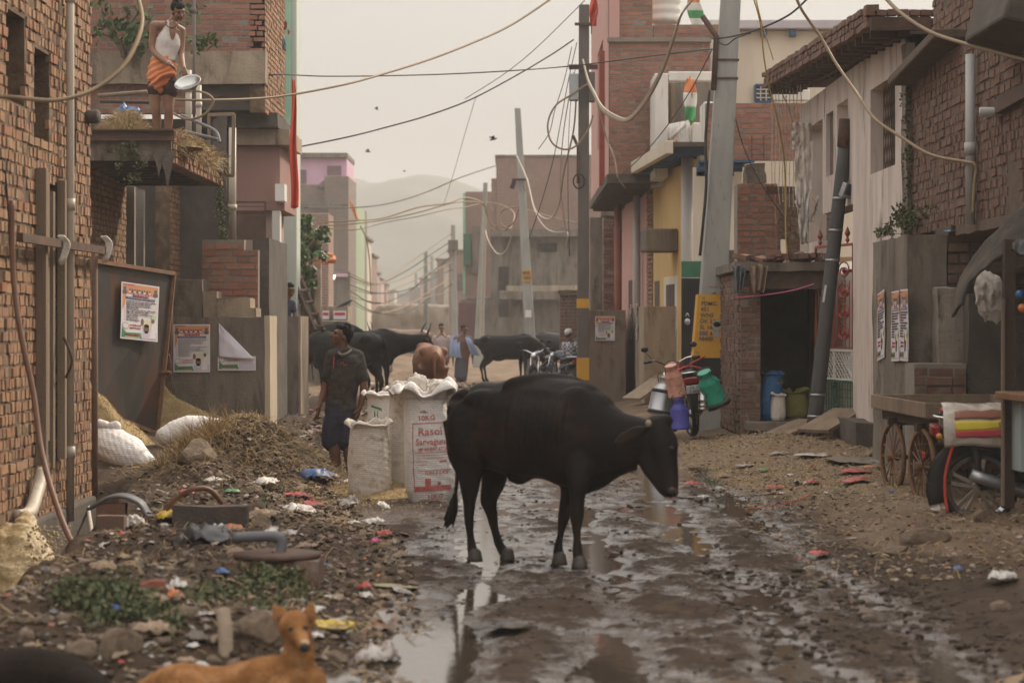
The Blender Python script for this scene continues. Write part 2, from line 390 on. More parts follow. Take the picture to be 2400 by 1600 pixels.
m_skindk = mat('deep_brown_skin', [(.10, .048, .03), (.14, .068, .042), (.165, .083, .052)], 5, .5, .12, 90, sss=.06)
m_cow = mat('black_cow_hide', [(.006, .005, .0045), (.011, .0075, .006), (.040, .021, .013)], 2.6, .58, .5, 90, spec=.12, dirt=(.035, .023, .016), dscale=2.2, dpos=(.60, .78), )
m_cow2 = mat('dark_cow_hide', [(.007, .006, .0055), (.013, .011, .010)], 2.5, .6, .3, 120, spec=.1)
m_cowbr = mat('red_brown_cow_hide', [(.14, .055, .028), (.21, .09, .048), (.26, .12, .068)], 3, .6, .25, 120)
m_horn = mat('horn', [(.03, .025, .02), (.07, .055, .045)], 6, .5, .3, 60)
m_steel = mat('polished_steel', [(.36, .355, .34), (.50, .49, .47)], 6, .28, .04, 60, metal=1)
m_alu = mat('dull_aluminium', [(.30, .31, .32), (.42, .43, .44)], 5, .42, .08, 60, metal=.85, dirt=(.12, .10, .09), dscale=6, dpos=(.58, .72))
m_dkplast = mat('dark_plastic', [(.02, .02, .021), (.035, .034, .035)], 6, .45, .1, 60)
m_straw = mat('straw', [(.30, .20, .10), (.42, .30, .16)], 6, .9, 0, icols=[(.22, .15, .08), (.36, .26, .13), (.46, .35, .19), (.28, .20, .11)])
m_husk = mat('yellow_husk', [(.30, .21, .095), (.40, .29, .14), (.47, .35, .18)], 9, .95, 1.2, 60)
m_huskbit = mat('husk_flakes', [(.38, .27, .12), (.5, .37, .18)], 9, .9, 0, icols=[(.30, .21, .10), (.48, .36, .17), (.56, .44, .24), (.38, .27, .13)])
m_paper = mat('poster_paper', [(.62, .58, .60), (.70, .66, .67)], 4, .7, .05, 20)
m_paperback = mat('paper_back', [(.60, .58, .66), (.70, .68, .74)], 4, .75, .15, 10)
m_orange = mat('orange_print', [(.55, .25, .12), (.64, .31, .16)], 4, .7, 0)
m_redpr = mat('red_print', [(.42, .045, .06), (.50, .07, .08)], 8, .7, 0)
m_bluepr = mat('navy_print', [(.06, .06, .16), (.09, .09, .22)], 4, .7, 0)
m_greenpr = mat('green_print', [(.05, .22, .10), (.07, .28, .13)], 4, .7, 0)
m_inkpr = mat('dark_print', [(.10, .08, .10), (.14, .12, .14)], 4, .7, 0)
m_ltgreenpr = mat('pale_green_print', [(.42, .55, .35), (.50, .62, .42)], 4, .7, 0)
m_ltyel = mat('pale_yellow_print', [(.58, .52, .36), (.64, .58, .42)], 4, .7, 0)
m_facepr = mat('brown_print', [(.13, .075, .06), (.20, .12, .09)], 4, .7, 0)
m_leaf = mat('green_leaf', [(.045, .085, .022), (.075, .13, .035)], 6, .55, .1, 40, icols=[(.035, .07, .02), (.06, .11, .03), (.10, .16, .05), (.13, .17, .06)], spec=.4)
m_leafdry = mat('dusty_leaf', [(.06, .075, .03), (.10, .11, .05)], 6, .8, .1, 40, icols=[(.04, .06, .025), (.07, .09, .035), (.12, .12, .06), (.16, .13, .07)])
m_bark = mat('pale_bark', [(.14, .11, .085), (.24, .20, .155)], 5, .9, .6, 40)
m_stone = mat('brown_stone', [(.13, .09, .06), (.22, .16, .11), (.30, .225, .16)], 3, .92, .9, 16, dirt=(.10, .075, .055), dscale=4, dpos=(.55, .7))
m_rubber = m_black
def cloth(name, c, r=.9, b=.5): return mat(name, [tuple(x*.8 for x in c), c], 5, r, b, 16, spec=.15)
# ------------------------------------------------------------------ camera, light, sky
cam = bpy.data.cameras.new('camera'); co = bpy.data.objects.new('camera', cam); COL.objects.link(co); SC.camera = co
co.location = (0, 0, EYE); co.rotation_euler = (R(90), 0, 0); cam.lens = 80; cam.sensor_width = 36; cam.shift_y = -43/2400
cam.clip_start = .5; cam.clip_end = 4000
cam.dof.use_dof = True; cam.dof.focus_distance = 26; cam.dof.aperture_fstop = 2.8
SUN_AZ, SUN_EL = 42, 36
w = bpy.data.worlds.new('World'); SC.world = w; w.use_nodes = True; nt = w.node_tree
bg = nt.nodes['Background']; sky = nt.nodes.new('ShaderNodeTexSky'); sky.sky_type = 'NISHITA'; sky.sun_disc = False
sky.sun_elevation = R(SUN_EL); sky.sun_rotation = R(SUN_AZ); sky.dust_density = 8; sky.air_density = 1.2; sky.ozone_density = 1
hs = nt.nodes.new('ShaderNodeHueSaturation'); hs.inputs['Saturation'].default_value = .25; lnk(nt, sky.outputs[0], hs.inputs['Color'])
pale = mixc(nt, .72, hs.outputs[0], (9.6, 9.15, 8.65))     # the smog veil: a pale warm grey over most of the sky
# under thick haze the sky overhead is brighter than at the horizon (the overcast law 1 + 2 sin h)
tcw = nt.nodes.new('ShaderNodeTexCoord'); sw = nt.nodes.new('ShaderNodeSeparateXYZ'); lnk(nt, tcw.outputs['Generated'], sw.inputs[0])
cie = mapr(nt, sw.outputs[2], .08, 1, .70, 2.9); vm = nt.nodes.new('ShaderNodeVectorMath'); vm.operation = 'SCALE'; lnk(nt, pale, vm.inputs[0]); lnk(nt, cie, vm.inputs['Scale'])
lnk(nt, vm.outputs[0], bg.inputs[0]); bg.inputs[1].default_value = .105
sl = bpy.data.lights.new('sun', 'SUN'); so = bpy.data.objects.new('sun', sl); COL.objects.link(so)
sl.energy = 4.0; sl.angle = R(2.2); sl.color = (1, .84, .64)
sdir = Vector((math.sin(R(SUN_AZ))*math.cos(R(SUN_EL)), math.cos(R(SUN_AZ))*math.cos(R(SUN_EL)), math.sin(R(SUN_EL))))
so.rotation_euler = sdir.to_track_quat('Z', 'Y').to_euler(); so.location = sdir*60
vs = SC.view_settings; vs.view_transform = 'Standard'; vs.look = 'None'; vs.exposure = -.08; vs.gamma = 1
SC.cycles.use_denoising = True
SC.cycles.max_bounces = 6; SC.cycles.diffuse_bounces = 3; SC.cycles.glossy_bounces = 3; SC.cycles.transparent_max_bounces = 6
SC.cycles.volume_bounces = 0; SC.cycles.caustics_reflective = False; SC.cycles.caustics_refractive = False
SC.cycles.sample_clamp_indirect = 4
# ------------------------------------------------------------------ haze
mb = MB(); mb.bb(-560, 560, -6, 1300, -2.2, 80)
hm = bpy.data.materials.new('smog'); hm.use_nodes = True; hn = hm.node_tree
for n_ in list(hn.nodes):
    if n_.type == 'BSDF_PRINCIPLED': hn.nodes.remove(n_)
pv = hn.nodes.new('ShaderNodeVolumePrincipled'); pv.inputs['Color'].default_value = (.80, .775, .75, 1)
pv.inputs['Density'].default_value = .0012; pv.inputs['Anisotropy'].default_value = .25
lnk(hn, pv.outputs[0], hn.nodes['Material Output'].inputs['Volume'])
mb.build('haze', hm, None, (0, 0, 0), kind='stuff', label='pale warm smog hanging over the whole street and the hills')
# ------------------------------------------------------------------ ground
def sst(a, b, x):
    t = np.clip((x-a)/(b-a), 0, 1); return t*t*(3-2*t)
def gs(x, y, cx, cy, sx, sy): return np.exp(-((x-cx)/sx)**2-((y-cy)/sy)**2)
def drain_edge(y): return np.interp(y, [9, 13, 17, 20, 21.6], [-2.75, -2.95, -3.2, -3.45, -3.6])
def bank_edge(y): return np.interp(y, [8, 10.5, 13, 17, 19.5, 21.5, 24, 27, 34, 45, 70], [-.62, -.66, -.82, -1.12, -1.6, -2.0, -2.05, -1.3, -.75, -.9, -1.4])
def H(x, y):
    x = np.asarray(x, float); y = np.asarray(y, float)
    z = .035*fbm(x*.45, y*.3, 3, 3)
    road = sst(-1.3, -.7, x)*(1-sst(2.2, 3.1, x))
    near = 1-sst(24, 34, y)
    z = z+near*road*(.030*fbm(x*2.2, y*1.1, 11, 3)+.030*fbm(x*7, y*5, 21, 4)+.022*fbm(x*20, y*13, 23, 2))
    for c, s in ((-.25, .16), (.55, .14), (1.35, .2), (2.0, .15)):
        cx = c+.22*vnoise(y*.12, y*0+c, 31)+.08*np.sin(y*.5+c)
        z = z-near*.035*np.exp(-((x-cx)/s)**2)
    # churned, garbage covered bank along the walls on the one side
    e = bank_edge(y)+.12*vnoise(y*1.3, y*0, 41)
    lb = 1-sst(e-.75, e, x)
    z = z+lb*(.12+.19*fbm(x*1.3, y*.9, 51, 4)+.05*np.abs(fbm(x*6, y*5, 61, 3)))
    z = z+.62*gs(x, y, -2.62, 22.9, .62, 1.0)+.16*gs(x, y, -3.0, 21.6, .35, .8)
    z = z+.10*gs(x, y, -1.9, 12.5, 1.0, 2.2)
    z = z+.13*gs(x, y, -2.1, 32, 1.0, 5)+.12*gs(x, y, -1.2, 48, 1.2, 8)
    z = z-.32*(1-sst(9.9, 11.2, y))*(1-sst(-.85, -.65, x))
    z = z-.075*gs(x, y, -.46, 11.25, .30, .95)-.06*gs(x, y, -.68, 13.1, .22, .8)-.03*gs(x, y, .2, 16.2, .7, 1.3)
    z = z+.035*(1-sst(10.1, 10.35, y+.15*vnoise(x*2, x*0, 77)))*sst(.3, .9, x)
    de = drain_edge(y)+.10*vnoise(y*2.1, y*0, 71)
    dr = (1-sst(de-.22, de+.12, x))*(1-sst(20.8, 21.8, y))*(1-0*y)
    z = z*(1-dr)+dr*(-.52+.05*fbm(x*3, y*3, 81, 3))
    # dry bank on the other side
    rb = sst(2.3, 3.4, x)*(1-sst(34, 44, y))
    z = z+rb*(.10+.05*fbm(x*1.3, y*.9, 91, 4)+.03*fbm(x*6, y*4, 95, 3))
    z = z+.34*sst(3.0+(y-14)*.25, 4.1+(y-14)*.2, x)*(1-sst(18.2, 19.5, y))*(1+.3*fbm(x*2, y*2, 101, 3))
    z = z+.16*sst(1.6, 2.6, x)*sst(35, 41, y)*(1-sst(55, 70, y))
    z = z+.10*gs(x, y, 3.3, 27.5, .9, 1.6)
    z = z+.05*(1-near)*fbm(x*1.2, y*.8, 111, 4)*(1-sst(80, 160, y))
    return z
def grow(a, b, d0, k):
    out = [a]; d = d0
    while out[-1] < b: out.append(out[-1]+d); d *= k
    return out
ys = np.array(list(np.arange(6, 9.6, .12))+list(np.arange(9.6, 19, .032))+grow(19.0, 1290, .034, 1.0095))
xs_r = [3.6]; d = .045
while xs_r[-1] < 540: d *= 1.08; xs_r.append(xs_r[-1]+d)
xs = np.array([-x for x in xs_r[::-1]]+list(np.arange(-3.6+.036, 3.6, .036))+xs_r)
Xg, Yg = np.meshgrid(xs, ys); Zg = H(Xg, Yg)
nx, ny = len(xs), len(ys)
import bisect
_xl, _yl = xs.tolist(), ys.tolist()
def Hs(x, y):
    i = min(max(bisect.bisect_right(_xl, x)-1, 0), nx-2); j = min(max(bisect.bisect_right(_yl, y)-1, 0), ny-2)
    u = (x-_xl[i])/(_xl[i+1]-_xl[i]); v = (y-_yl[j])/(_yl[j+1]-_yl[j])
    return float((Zg[j, i]*(1-u)+Zg[j, i+1]*u)*(1-v)+(Zg[j+1, i]*(1-u)+Zg[j+1, i+1]*u)*v)
co_ = np.stack([Xg.ravel(), Yg.ravel(), Zg.ravel()], 1)
me = bpy.data.meshes.new('ground'); me.vertices.add(nx*ny); me.vertices.foreach_set('co', co_.ravel())
ii, jj = np.meshgrid(np.arange(nx-1), np.arange(ny-1)); b0 = (jj*nx+ii).ravel()
q = np.stack([b0, b0+1, b0+nx+1, b0+nx], 1).ravel(); nf = len(b0)
me.loops.add(nf*4); me.loops.foreach_set('vertex_index', q); me.polygons.add(nf)
me.polygons.foreach_set('loop_start', np.arange(nf)*4); me.polygons.foreach_set('use_smooth', [True]*nf); me.update(calc_edges=True)
# what the ground is made of, place by place: R wet mud, G straw and husk, B dark churned dung
e = bank_edge(Yg); wet = sst(-.1, .5, Xg-e)*(1-sst(1.9, 3.1, Xg+.5*vnoise(Yg*.4, Xg*.4, 5)))*(1-sst(19, 27, Yg+2*vnoise(Xg*.8, Yg*.3, 6)))
wet = np.clip((wet+.5*(1-sst(14.5, 16.5, Yg))*sst(-.1, .5, Xg-e)*(1-sst(3.4, 4.6, Xg)))*(1-(1-sst(10.1, 10.4, Yg))*sst(.3, .9, Xg)), 0, 1)
strw = np.clip(sst(1.7, 2.6, Xg)*sst(19.5, 22, Yg)*(1-sst(31, 34, Yg))+.8*gs(Xg, Yg, -1.15, 22, .55, 1.6)+.6*gs(Xg, Yg, -3.1, 21.7, .5, .7), 0, 1)
dung = np.clip((1-sst(-.6, .1, Xg-e))*(1-sst(24.5, 27, Yg))+.6*gs(Xg, Yg, -1.2, 15, .5, 2)+(1-sst(-.3, .3, Xg-e))*.6*(1-sst(40, 60, Yg)), 0, 1)
ca = me.color_attributes.new('soil', 'FLOAT_COLOR', 'POINT')
ca.data.foreach_set('color', np.stack([wet.ravel(), strw.ravel(), dung.ravel(), np.ones(nx*ny)], 1).ravel().astype(np.float32))
gm = bpy.data.materials.new('street_mud'); gm.use_nodes = True; nt = gm.node_tree; p = nt.nodes['Principled BSDF']
tc = nt.nodes.new('ShaderNodeTexCoord'); vec = tc.outputs['Object']
at = nt.nodes.new('ShaderNodeAttribute'); at.attribute_name = 'soil'; sp = nt.nodes.new('ShaderNodeSeparateColor'); lnk(nt, at.outputs[0], sp.inputs[0])
mp = nt.nodes.new('ShaderNodeMapping'); mp.inputs['Scale'].default_value = (1, .55, 1); lnk(nt, vec, mp.inputs[0])
n1 = noise(nt, mp.outputs[0], 1.4, 9, .68, .5); n2 = noise(nt, mp.outputs[0], 7, 8, .7, .3); n3 = noise(nt, vec, 26, 6, .7)
dry = ramp(nt, [(.085, .055, .034), (.155, .105, .068), (.24, .175, .12)]); lnk(nt, n1, dry.inputs[0])
wetc = ramp(nt, [(.026, .016, .010), (.052, .033, .021), (.085, .056, .036)]); lnk(nt, n2, wetc.inputs[0])
stc = ramp(nt, [(.10, .066, .038), (.20, .14, .082), (.33, .245, .145)]); lnk(nt, n3, stc.inputs[0])
duc = ramp(nt, [(.024, .015, .010), (.055, .035, .022), (.10, .068, .042)]); lnk(nt, n2, duc.inputs[0])
def edge(v, amt=.5): return mapr(nt, mathn(nt, 'ADD', v, mathn(nt, 'MULTIPLY', mathn(nt, 'SUBTRACT', n2, .5), amt)), .35, .65)
ew = edge(sp.outputs[0], 1.1)
c = mixc(nt, edge(sp.outputs[2], .9), dry.outputs[0], duc.outputs[0]); c = mixc(nt, mathn(nt, 'MULTIPLY', edge(sp.outputs[1], 1.3), .8), c, stc.outputs[0]); c = mixc(nt, ew, c, wetc.outputs[0])
lnk(nt, c, p.inputs['Base Color'])
# low spots hold water: shine follows the height of the mud itself
sxyz = nt.nodes.new('ShaderNodeSeparateXYZ'); lnk(nt, vec, sxyz.inputs[0])
low = mapr(nt, mathn(nt, 'ADD', sxyz.outputs[2], mathn(nt, 'MULTIPLY', mathn(nt, 'SUBTRACT', n3, .5), .075)), .004, -.016)
gl = mathn(nt, 'MULTIPLY', low, ew)
lnk(nt, mapr(nt, gl, 0, 1, .80, .13), p.inputs['Roughness']); lnk(nt, mapr(nt, gl, 0, 1, .12, .6), p.inputs['Specular IOR Level'])
bm = nt.nodes.new('ShaderNodeBump'); bm.inputs['Distance'].default_value = .03; bm.inputs['Strength'].default_value = .7
lnk(nt, mathn(nt, 'ADD', mathn(nt, 'MULTIPLY', n2, 1.0), mathn(nt, 'MULTIPLY', n3, .55)), bm.inputs['Height']); lnk(nt, bm.outputs[0], p.inputs['Normal'])
lnk(nt, mapr(nt, gl, 0, 1, .8, .35), bm.inputs['Strength'])
tag(link_mesh(me, 'ground', gm, None, (0, 0, 0), True), kind='structure', label='churned mud street with ruts and rubbish banks')
# puddle water and drain water
wm = bpy.data.materials.new('muddy_water'); wm.use_nodes = True; p = wm.node_tree.nodes['Principled BSDF']
p.inputs['Base Color'].default_value = (.06, .045, .032, 1); p.inputs['Roughness'].default_value = .05; p.inputs['Specular IOR Level'].default_value = .6
nt = wm.node_tree; tc = nt.nodes.new('ShaderNodeTexCoord'); bm = nt.nodes.new('ShaderNodeBump'); bm.inputs['Strength'].default_value = .12; bm.inputs['Distance'].default_value = .01
lnk(nt, noise(nt, tc.outputs['Object'], 14, 3), bm.inputs['Height']); lnk(nt, bm.outputs[0], p.inputs['Normal'])
mb = MB(); mb.add([(-1.1, 9, -.028), (2.6, 9, -.028), (2.6, 26, -.028), (-1.1, 26, -.028)], [(0, 1, 2, 3)])
mb.build('puddle_water', wm, None, (0, 0, 0), kind='structure', label='muddy puddles lying in the ruts of the street')
mb = MB(); mb.add([(-3.9, 6, -.34), (-2.5, 6, -.34), (-2.9, 21.5, -.34), (-3.9, 21.5, -.34)], [(0, 1, 2, 3)])
mb.build('drain_water', wm, None, (0, 0, 0), kind='structure', label='foul water in the open drain under the brick wall')
# ------------------------------------------------------------------ hills
px_ = [-900, 300, 600, 815, 850, 880, 905, 925, 945, 985, 1010, 1045, 1085, 1110, 1140, 1175, 1300, 1700, 2500, 3500]
py_ = [560, 480, 440, 419, 426, 434, 430, 424, 422, 415, 416, 420, 431, 440, 452, 456, 470, 500, 560, 640]
DH = 800
hx = np.linspace(-500, 500, 420); hy = np.linspace(440, 1250, 160); HX, HY = np.meshgrid(hx, hy)
prof = np.interp(HX/DH*FPX+1200, px_, py_); prof = EYE+(757-prof)/FPX*DH
rise = sst(440, DH, HY)**1.25*(1-.7*sst(DH+60, 1250, HY))
HZ = prof*rise+1.1*(5*fbm(HX*.012, HY*.012, 5, 5)+1.5*fbm(HX*.06, HY*.06, 9, 3))*np.sin(np.clip(rise, 0, 1)*math.pi)*1.2+1.1*fbm(HX*.07, HY*.03, 13, 4)*sst(DH-130, DH, HY)-1.2*(1-sst(440, 500, HY))
me = bpy.data.meshes.new('hills'); n1_, n2_ = len(hx), len(hy); me.vertices.add(n1_*n2_); me.vertices.foreach_set('co', np.stack([HX.ravel(), HY.ravel(), HZ.ravel()], 1).ravel())
ii, jj = np.meshgrid(np.arange(n1_-1), np.arange(n2_-1)); b0 = (jj*n1_+ii).ravel(); nf = len(b0)
me.loops.add(nf*4); me.loops.foreach_set('vertex_index', np.stack([b0, b0+1, b0+n1_+1, b0+n1_], 1).ravel()); me.polygons.add(nf); me.polygons.foreach_set('loop_start', np.arange(nf)*4); me.polygons.foreach_set('use_smooth', [True]*nf); me.update(calc_edges=True)
hmat = mat('scrubby_hillside', [(.05, .055, .04), (.09, .09, .065), (.16, .14, .11)], .035, .95, .5, .3)
tag(link_mesh(me, 'hills', hmat, None, (0, 0, 0), True), kind='structure', label='scrubby ridge fading into the haze beyond the street')
# ------------------------------------------------------------------ small builders
def pbox(name, m, par, x0, x1, y0, y1, z0, z1, bevel=.012, rough=0, **kw):
    mb = MB(); mb.bb(x0, x1, y0, y1, z0, z1); return mb.build(name, m, par, bevel=bevel, **kw)
def rough_block(name, m, par, x0, x1, y0, y1, z0, z1, amp=.02, n=.12, seed=0, **kw):
    """a cast or plastered block whose faces and edges wander a little"""
    bm = bmesh.new(); bmesh.ops.create_cube(bm, size=1)
    sx, sy, sz = abs(x1-x0), abs(y1-y0), abs(z1-z0)
    for v in bm.verts: v.co = Vector(((x0+x1)/2+v.co.x*sx, (y0+y1)/2+v.co.y*sy, (z0+z1)/2+v.co.z*sz))
    for ax, s_ in ((0, sx), (1, sy), (2, sz)):
        k = min(60, int(s_/n))
        es = [e for e in bm.edges if abs((e.verts[0].co-e.verts[1].co).normalized()[ax]) > .99]
        if k > 0: bmesh.ops.subdivide_edges(bm, edges=es, cuts=k, use_grid_fill=True)
    for v in bm.verts:
        p = v.co; a = np.array([p.x, p.y, p.z])
        dx = float(fbm(p.y*4+seed, p.z*4, 7, 3)); dy = float(fbm(p.x*4+seed, p.z*4, 8, 3)); dz = float(fbm(p.x*4, p.y*4+seed, 9, 3))
        v.co = p+Vector((dx, dy, dz))*amp
    me = bpy.data.meshes.new(name); bm.to_mesh(me); bm.free()
    return tag(link_mesh(me, name, m, par, kw.pop('origin', None)), **kw)
def leaves(mb, c, rad, n, size=.05, rg=random, flat=.6, clump=0):
    c = Vector(c); rad = Vector(rad) if isinstance(rad, (tuple, list, Vector)) else Vector((rad, rad, rad))
    cl = [Vector((rg.gauss(0, .5), rg.gauss(0, .5), rg.gauss(0, .5))) for _ in range(clump)] if clump else None
    for _ in range(n):
        if cl:
            q = rg.choice(cl); p = Vector([q[i]+rg.gauss(0, .17) for i in range(3)])
        else: p = Vector((rg.gauss(0, .45), rg.gauss(0, .45), rg.gauss(0, .45)))
        p = c+Vector((p.x*rad.x, p.y*rad.y, p.z*rad.z)); s_ = size*rg.uniform(.5, 1.25)
        M3 = Euler((rg.uniform(-1.3, 1.3), rg.uniform(-1.3, 1.3), rg.uniform(0, 6.28))).to_matrix()
        pts = [(-.5, 0, 0), (-.1, -.36, .06), (.55, 0, 0), (-.1, .36, .06)]
        mb.add([p+M3 @ Vector(q)*s_ for q in pts], [(0, 1, 2), (0, 2, 3)])
def stalks(mb, n, fn, L, r, rg=random, droop=.3):
    """thin blades/stalks; fn() gives a root point, direction"""
    for _ in range(n):
        p, d = fn(); d = Vector(d).normalized(); l = L*rg.uniform(.4, 1.2)
        side = d.cross(Vector((rg.uniform(-1, 1), rg.uniform(-1, 1), rg.uniform(-1, 1)))).normalized()*r
        a = Vector(p); b = a+d*l*.5; c = b+(d+Vector((0, 0, -droop))).normalized()*l*.5
        mb.add([a-side, a+side, b+side*.8, b-side*.8, c], [(0, 1, 2, 3), (3, 2, 4)])
# ------------------------------------------------------------------ near brick house on the drain
AX = -3.93
hA = empty('brick_house', (AX-1, 17, -.4), 'sunlit tan brick house in the foreground beside the drain, with rough courses and tall slots', 'house')
holesA = [(17.67-12, 18.34-12, 3.76, 4.47), (18.71-12, 19.32-12, 3.54, 4.29), (20.02-12, 20.51-12, 3.43, 4.11), (18.8-12, 19.62-12, .9, 3.2)]
rgA = random.Random(3)
brickwall('wall', hA, (AX, 12, -.4), (0, 1, 0), (1, 0, 0), 9.2, 7.6, m_brick_tan, m_mortar_tan, holesA, th=.25, bl=.20, bh=.080, mo=.014, mu=.03, out=.009, jit=.010, miss=.025, header=.7, rng=rgA, ang=.02)
brickwall('end_wall', hA, (AX-.26, 21.2, -.4), (-1, 0, 0), (0, 1, 0), 2.6, 7.6, m_brick_tan, m_mortar_tan, (), th=.25, rng=rgA)
pbox('plinth', m_conc_dark, hA, AX-.2, AX+.07, 12, 21.16, -.55, .02, .03)
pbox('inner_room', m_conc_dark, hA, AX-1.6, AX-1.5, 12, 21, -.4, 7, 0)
for (a, b, z0, z1) in ((17.67, 18.34, 3.36, 4.07), (18.71, 19.32, 3.14, 3.89), (20.02, 20.51, 3.03, 3.71)):
    fr = pbox('window', m_conc_dark, hA, AX-.27, AX-.26, a, b, z0, z1, 0)
    mb = MB(); [mb.bar((AX-.16, lerp(a, b, t), z0), (AX-.16, lerp(a, b, t), z1), .014, .014) for t in (.25, .5, .75)]; mb.build('window_bars', m_iron, fr)
dA = empty('old_door', (AX, 19.2, .5)); dA.name = 'door'; dA.parent = hA; dA.location = (0, 0, 0); ORG[dA.name] = org(hA)
mb = MB()
for i, yy in enumerate((18.82, 18.93, 19.04, 19.16, 19.27, 19.40, 19.52)):
    mb.box((AX-.02+U(-.03, .03), yy, .5+1.15+U(-.1, .12)), (.04, .075, 2.3+U(-.2, .1)), (0, 0, U(-.1, .1)))
mb.build('plank', m_wood, dA, bevel=.005)
mb = MB(); mb.bar((AX+.05, 18.78, .45), (AX+.05, 18.78, 2.9), .09, .09); mb.bar((AX+.05, 19.62, .45), (AX+.05, 19.62, 2.85), .07, .08); mb.build('door_frame', m_wood, dA, bevel=.006)
mb = MB(); mb.tube(crv([(AX+.09, 19.5, 1.5), (AX+.16, 19.5, 1.3), (AX+.1, 19.52, 1.15)], 5), .012, 6); mb.build('latch', m_iron, dA)
# iron bar lashed across the wall, with its rags
t = empty('iron_bar', (AX+.1, 19, 2.2), 'rusty iron angle bar lashed level across the brick house wall above the door planks', 'bar')
mb = MB(); mb.bar(W(10, 556, 17.6)+Vector((.12, 0, 0)), W(236, 590, 21.5)+Vector((.10, 0, 0)), .05, .07); mb.build('bar', m_iron, t)
mb = MB()
for px, dd in ((108, 19.1), (212, 21.1)):
    for k in range(7): c0 = W(px+k*2-6, 572, dd)+Vector((.12, 0, 0)); mb.tube(crv([c0+Vector((0, 0, .07)), c0+Vector((.05, .02, 0)), c0+Vector((.01, .01, -.14-.05*U(0, 1)))], 4), .011, 5)
mb.build('rag', m_sackd, t, smooth=True)
# pipes and hoses on this wall
def pipe(name, label, pts, r, m, cat='pipe', n=10, collars=(), group=None, smooth=6, rs=None):
    mb = MB(); P = crv(pts, smooth) if len(pts) > 2 and smooth else [Vector(p) for p in pts]
    mb.tube(P, rs or r, n)
    o = mb.build(name, m, None, label=label, cat=cat, group=group, smooth=True)
    for a, b in collars: c = MB(); c.tube([a, b], r*1.25, n); c.build('collar', m, o, smooth=True)
    return o
a0, a1 = Vector((AX+.09, 19.78, -.1)), Vector((AX+.09, 19.78, 7))
pipe('drain_pipe', 'thin tan drainpipe running down the corner of the near brick house', [a0, a1], .035, m_pvcw, collars=[(Vector((AX+.09, 19.78, z)), Vector((AX+.09, 19.78, z+.1))) for z in (.45, 2.6, 4.4)])
pipe('garden_hose', 'long brown hose drooping from the brick house wall down into the drain', [W(28, 470, 17.2), W(30, 620, 17.2), W(45, 760, 17.1), W(78, 920, 17.0), W(98, 1060, 16.8), W(135, 1190, 16.5), W(180, 1290, 16.2), W(250, 1365, 15.9)], .022, m_hose, 'hose', collars=())
pipe('wall_cable', 'thin black cable hanging straight down the near brick wall', [W(5, 330, 17.6), W(18, 470, 17.6), W(26, 600, 17.6), W(40, 700, 17.5)], .008, m_wireb, 'cable')
pipe('waste_pipe', 'short fat bent waste pipe at the foot of the near brick wall', [W(100, 1105, 18.6), W(88, 1150, 18.4), W(70, 1200, 18.0), W(40, 1210, 17.8)], .055, m_pvcw, 'pipe')
# foul water pouring out of the pipe: a ragged falling sheet with drops
t = empty('gushing_water', W(30, 1420, 16.6), 'frothy yellow water gushing from the waste pipe into the open drain', 'water jet')
m_gush = mat('frothy_water', [(.30, .21, .09), (.46, .34, .17), (.62, .50, .30)], 14, .25, 1.0, 30, spec=.6)
def gush(a):
    return .035*fbm(a[:, 1]*9+a[:, 0]*7, a[:, 2]*5, 4, 4)+.02*fbm(a[:, 1]*25, a[:, 2]*18, 8, 3)
organic('stream', m_gush, t, tubes=[([W(58, 1205, 17.6), W(62, 1260, 17.1), W(72, 1330, 16.8), W(80, 1410, 16.6)], [(.05, .04), (.13, .07), (.20, .1), (.28, .14)]),
        ([W(15, 1240, 17.3), W(28, 1330, 16.8), W(45, 1420, 16.6)], [(.07, .05), (.13, .08), (.2, .12)])], voxel=.02, smooth=1, disp=gush)
mb = MB()
for _ in range(420):
    k = U(0, 1); c = W(lerp(90, 150, k)+U(-45, 30), lerp(1230, 1420, U(0, 1)), 16.7+U(-.2, .3)); mb.ell(c, U(.004, .013), n=5, m=4)
mb.build('spray', m_gush, t, smooth=True)
mb = MB()
def foamf(u, v):
    x = lerp(-3.75, -3.0, u); y = lerp(14.8, 17.2, v); return Vector((x, y, -.33+.03*max(0, float(fbm(x*8, y*6, 3, 4))+.1)))
mb.sheet(foamf, 40, 60); mb.build('foam', mat('drain_foam', [(.30, .24, .17), (.62, .55, .46)], 9, .6, .8, 40), t, smooth=True)
# ------------------------------------------------------------------ house behind the yard, with the canopy
BX = -5.6
hB = empty('brick_shed', (BX, 32, 0), 'tan brick house behind the sheet metal gate, with a dark doorway under the canopy', 'house')
brickwall('wall', hB, (BX, 22, 0), (0, 1, 0), (1, 0, 0), 11, 3.7, m_brick_tan, m_mortar_tan, (), bl=.23, bh=.068, mo=.012, out=.008, jit=.005, rng=rgA)
mb = MB(); slab(mb, (BX-.15, 33, 0), (0, 1, 0), (1, 0, 0), 2.6, 3.7, .25, [(.25, .9, 0, 2.6), (1.3, 2.0, .9, 2.5)]); mb.build('door_wall', m_conc, hB)
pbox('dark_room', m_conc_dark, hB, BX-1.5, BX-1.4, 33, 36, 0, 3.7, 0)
mb = MB(); mb.bar((BX+.02, 33.2, 0), (BX+.02, 33.2, 3.6), .16, .14); mb.bar((BX+.02, 34.1, 0), (BX+.02, 34.1, 3.6), .14, .14); mb.build('post', m_woodgr, hB)
brickwall('far_wall', hB, (BX+.25, 35.6, 0), (0, 1, 0), (1, 0, 0), 4.6, 3.9, m_brick_tan, m_mortar_tan, [(1.9, 2.3, 2.5, 3.6)], bl=.23, bh=.07, mo=.012, out=.01, rng=rgA)
pbox('rough_wall', m_conc, hB, BX-2, BX, 40.2, 40.4, 0, 4, 0)
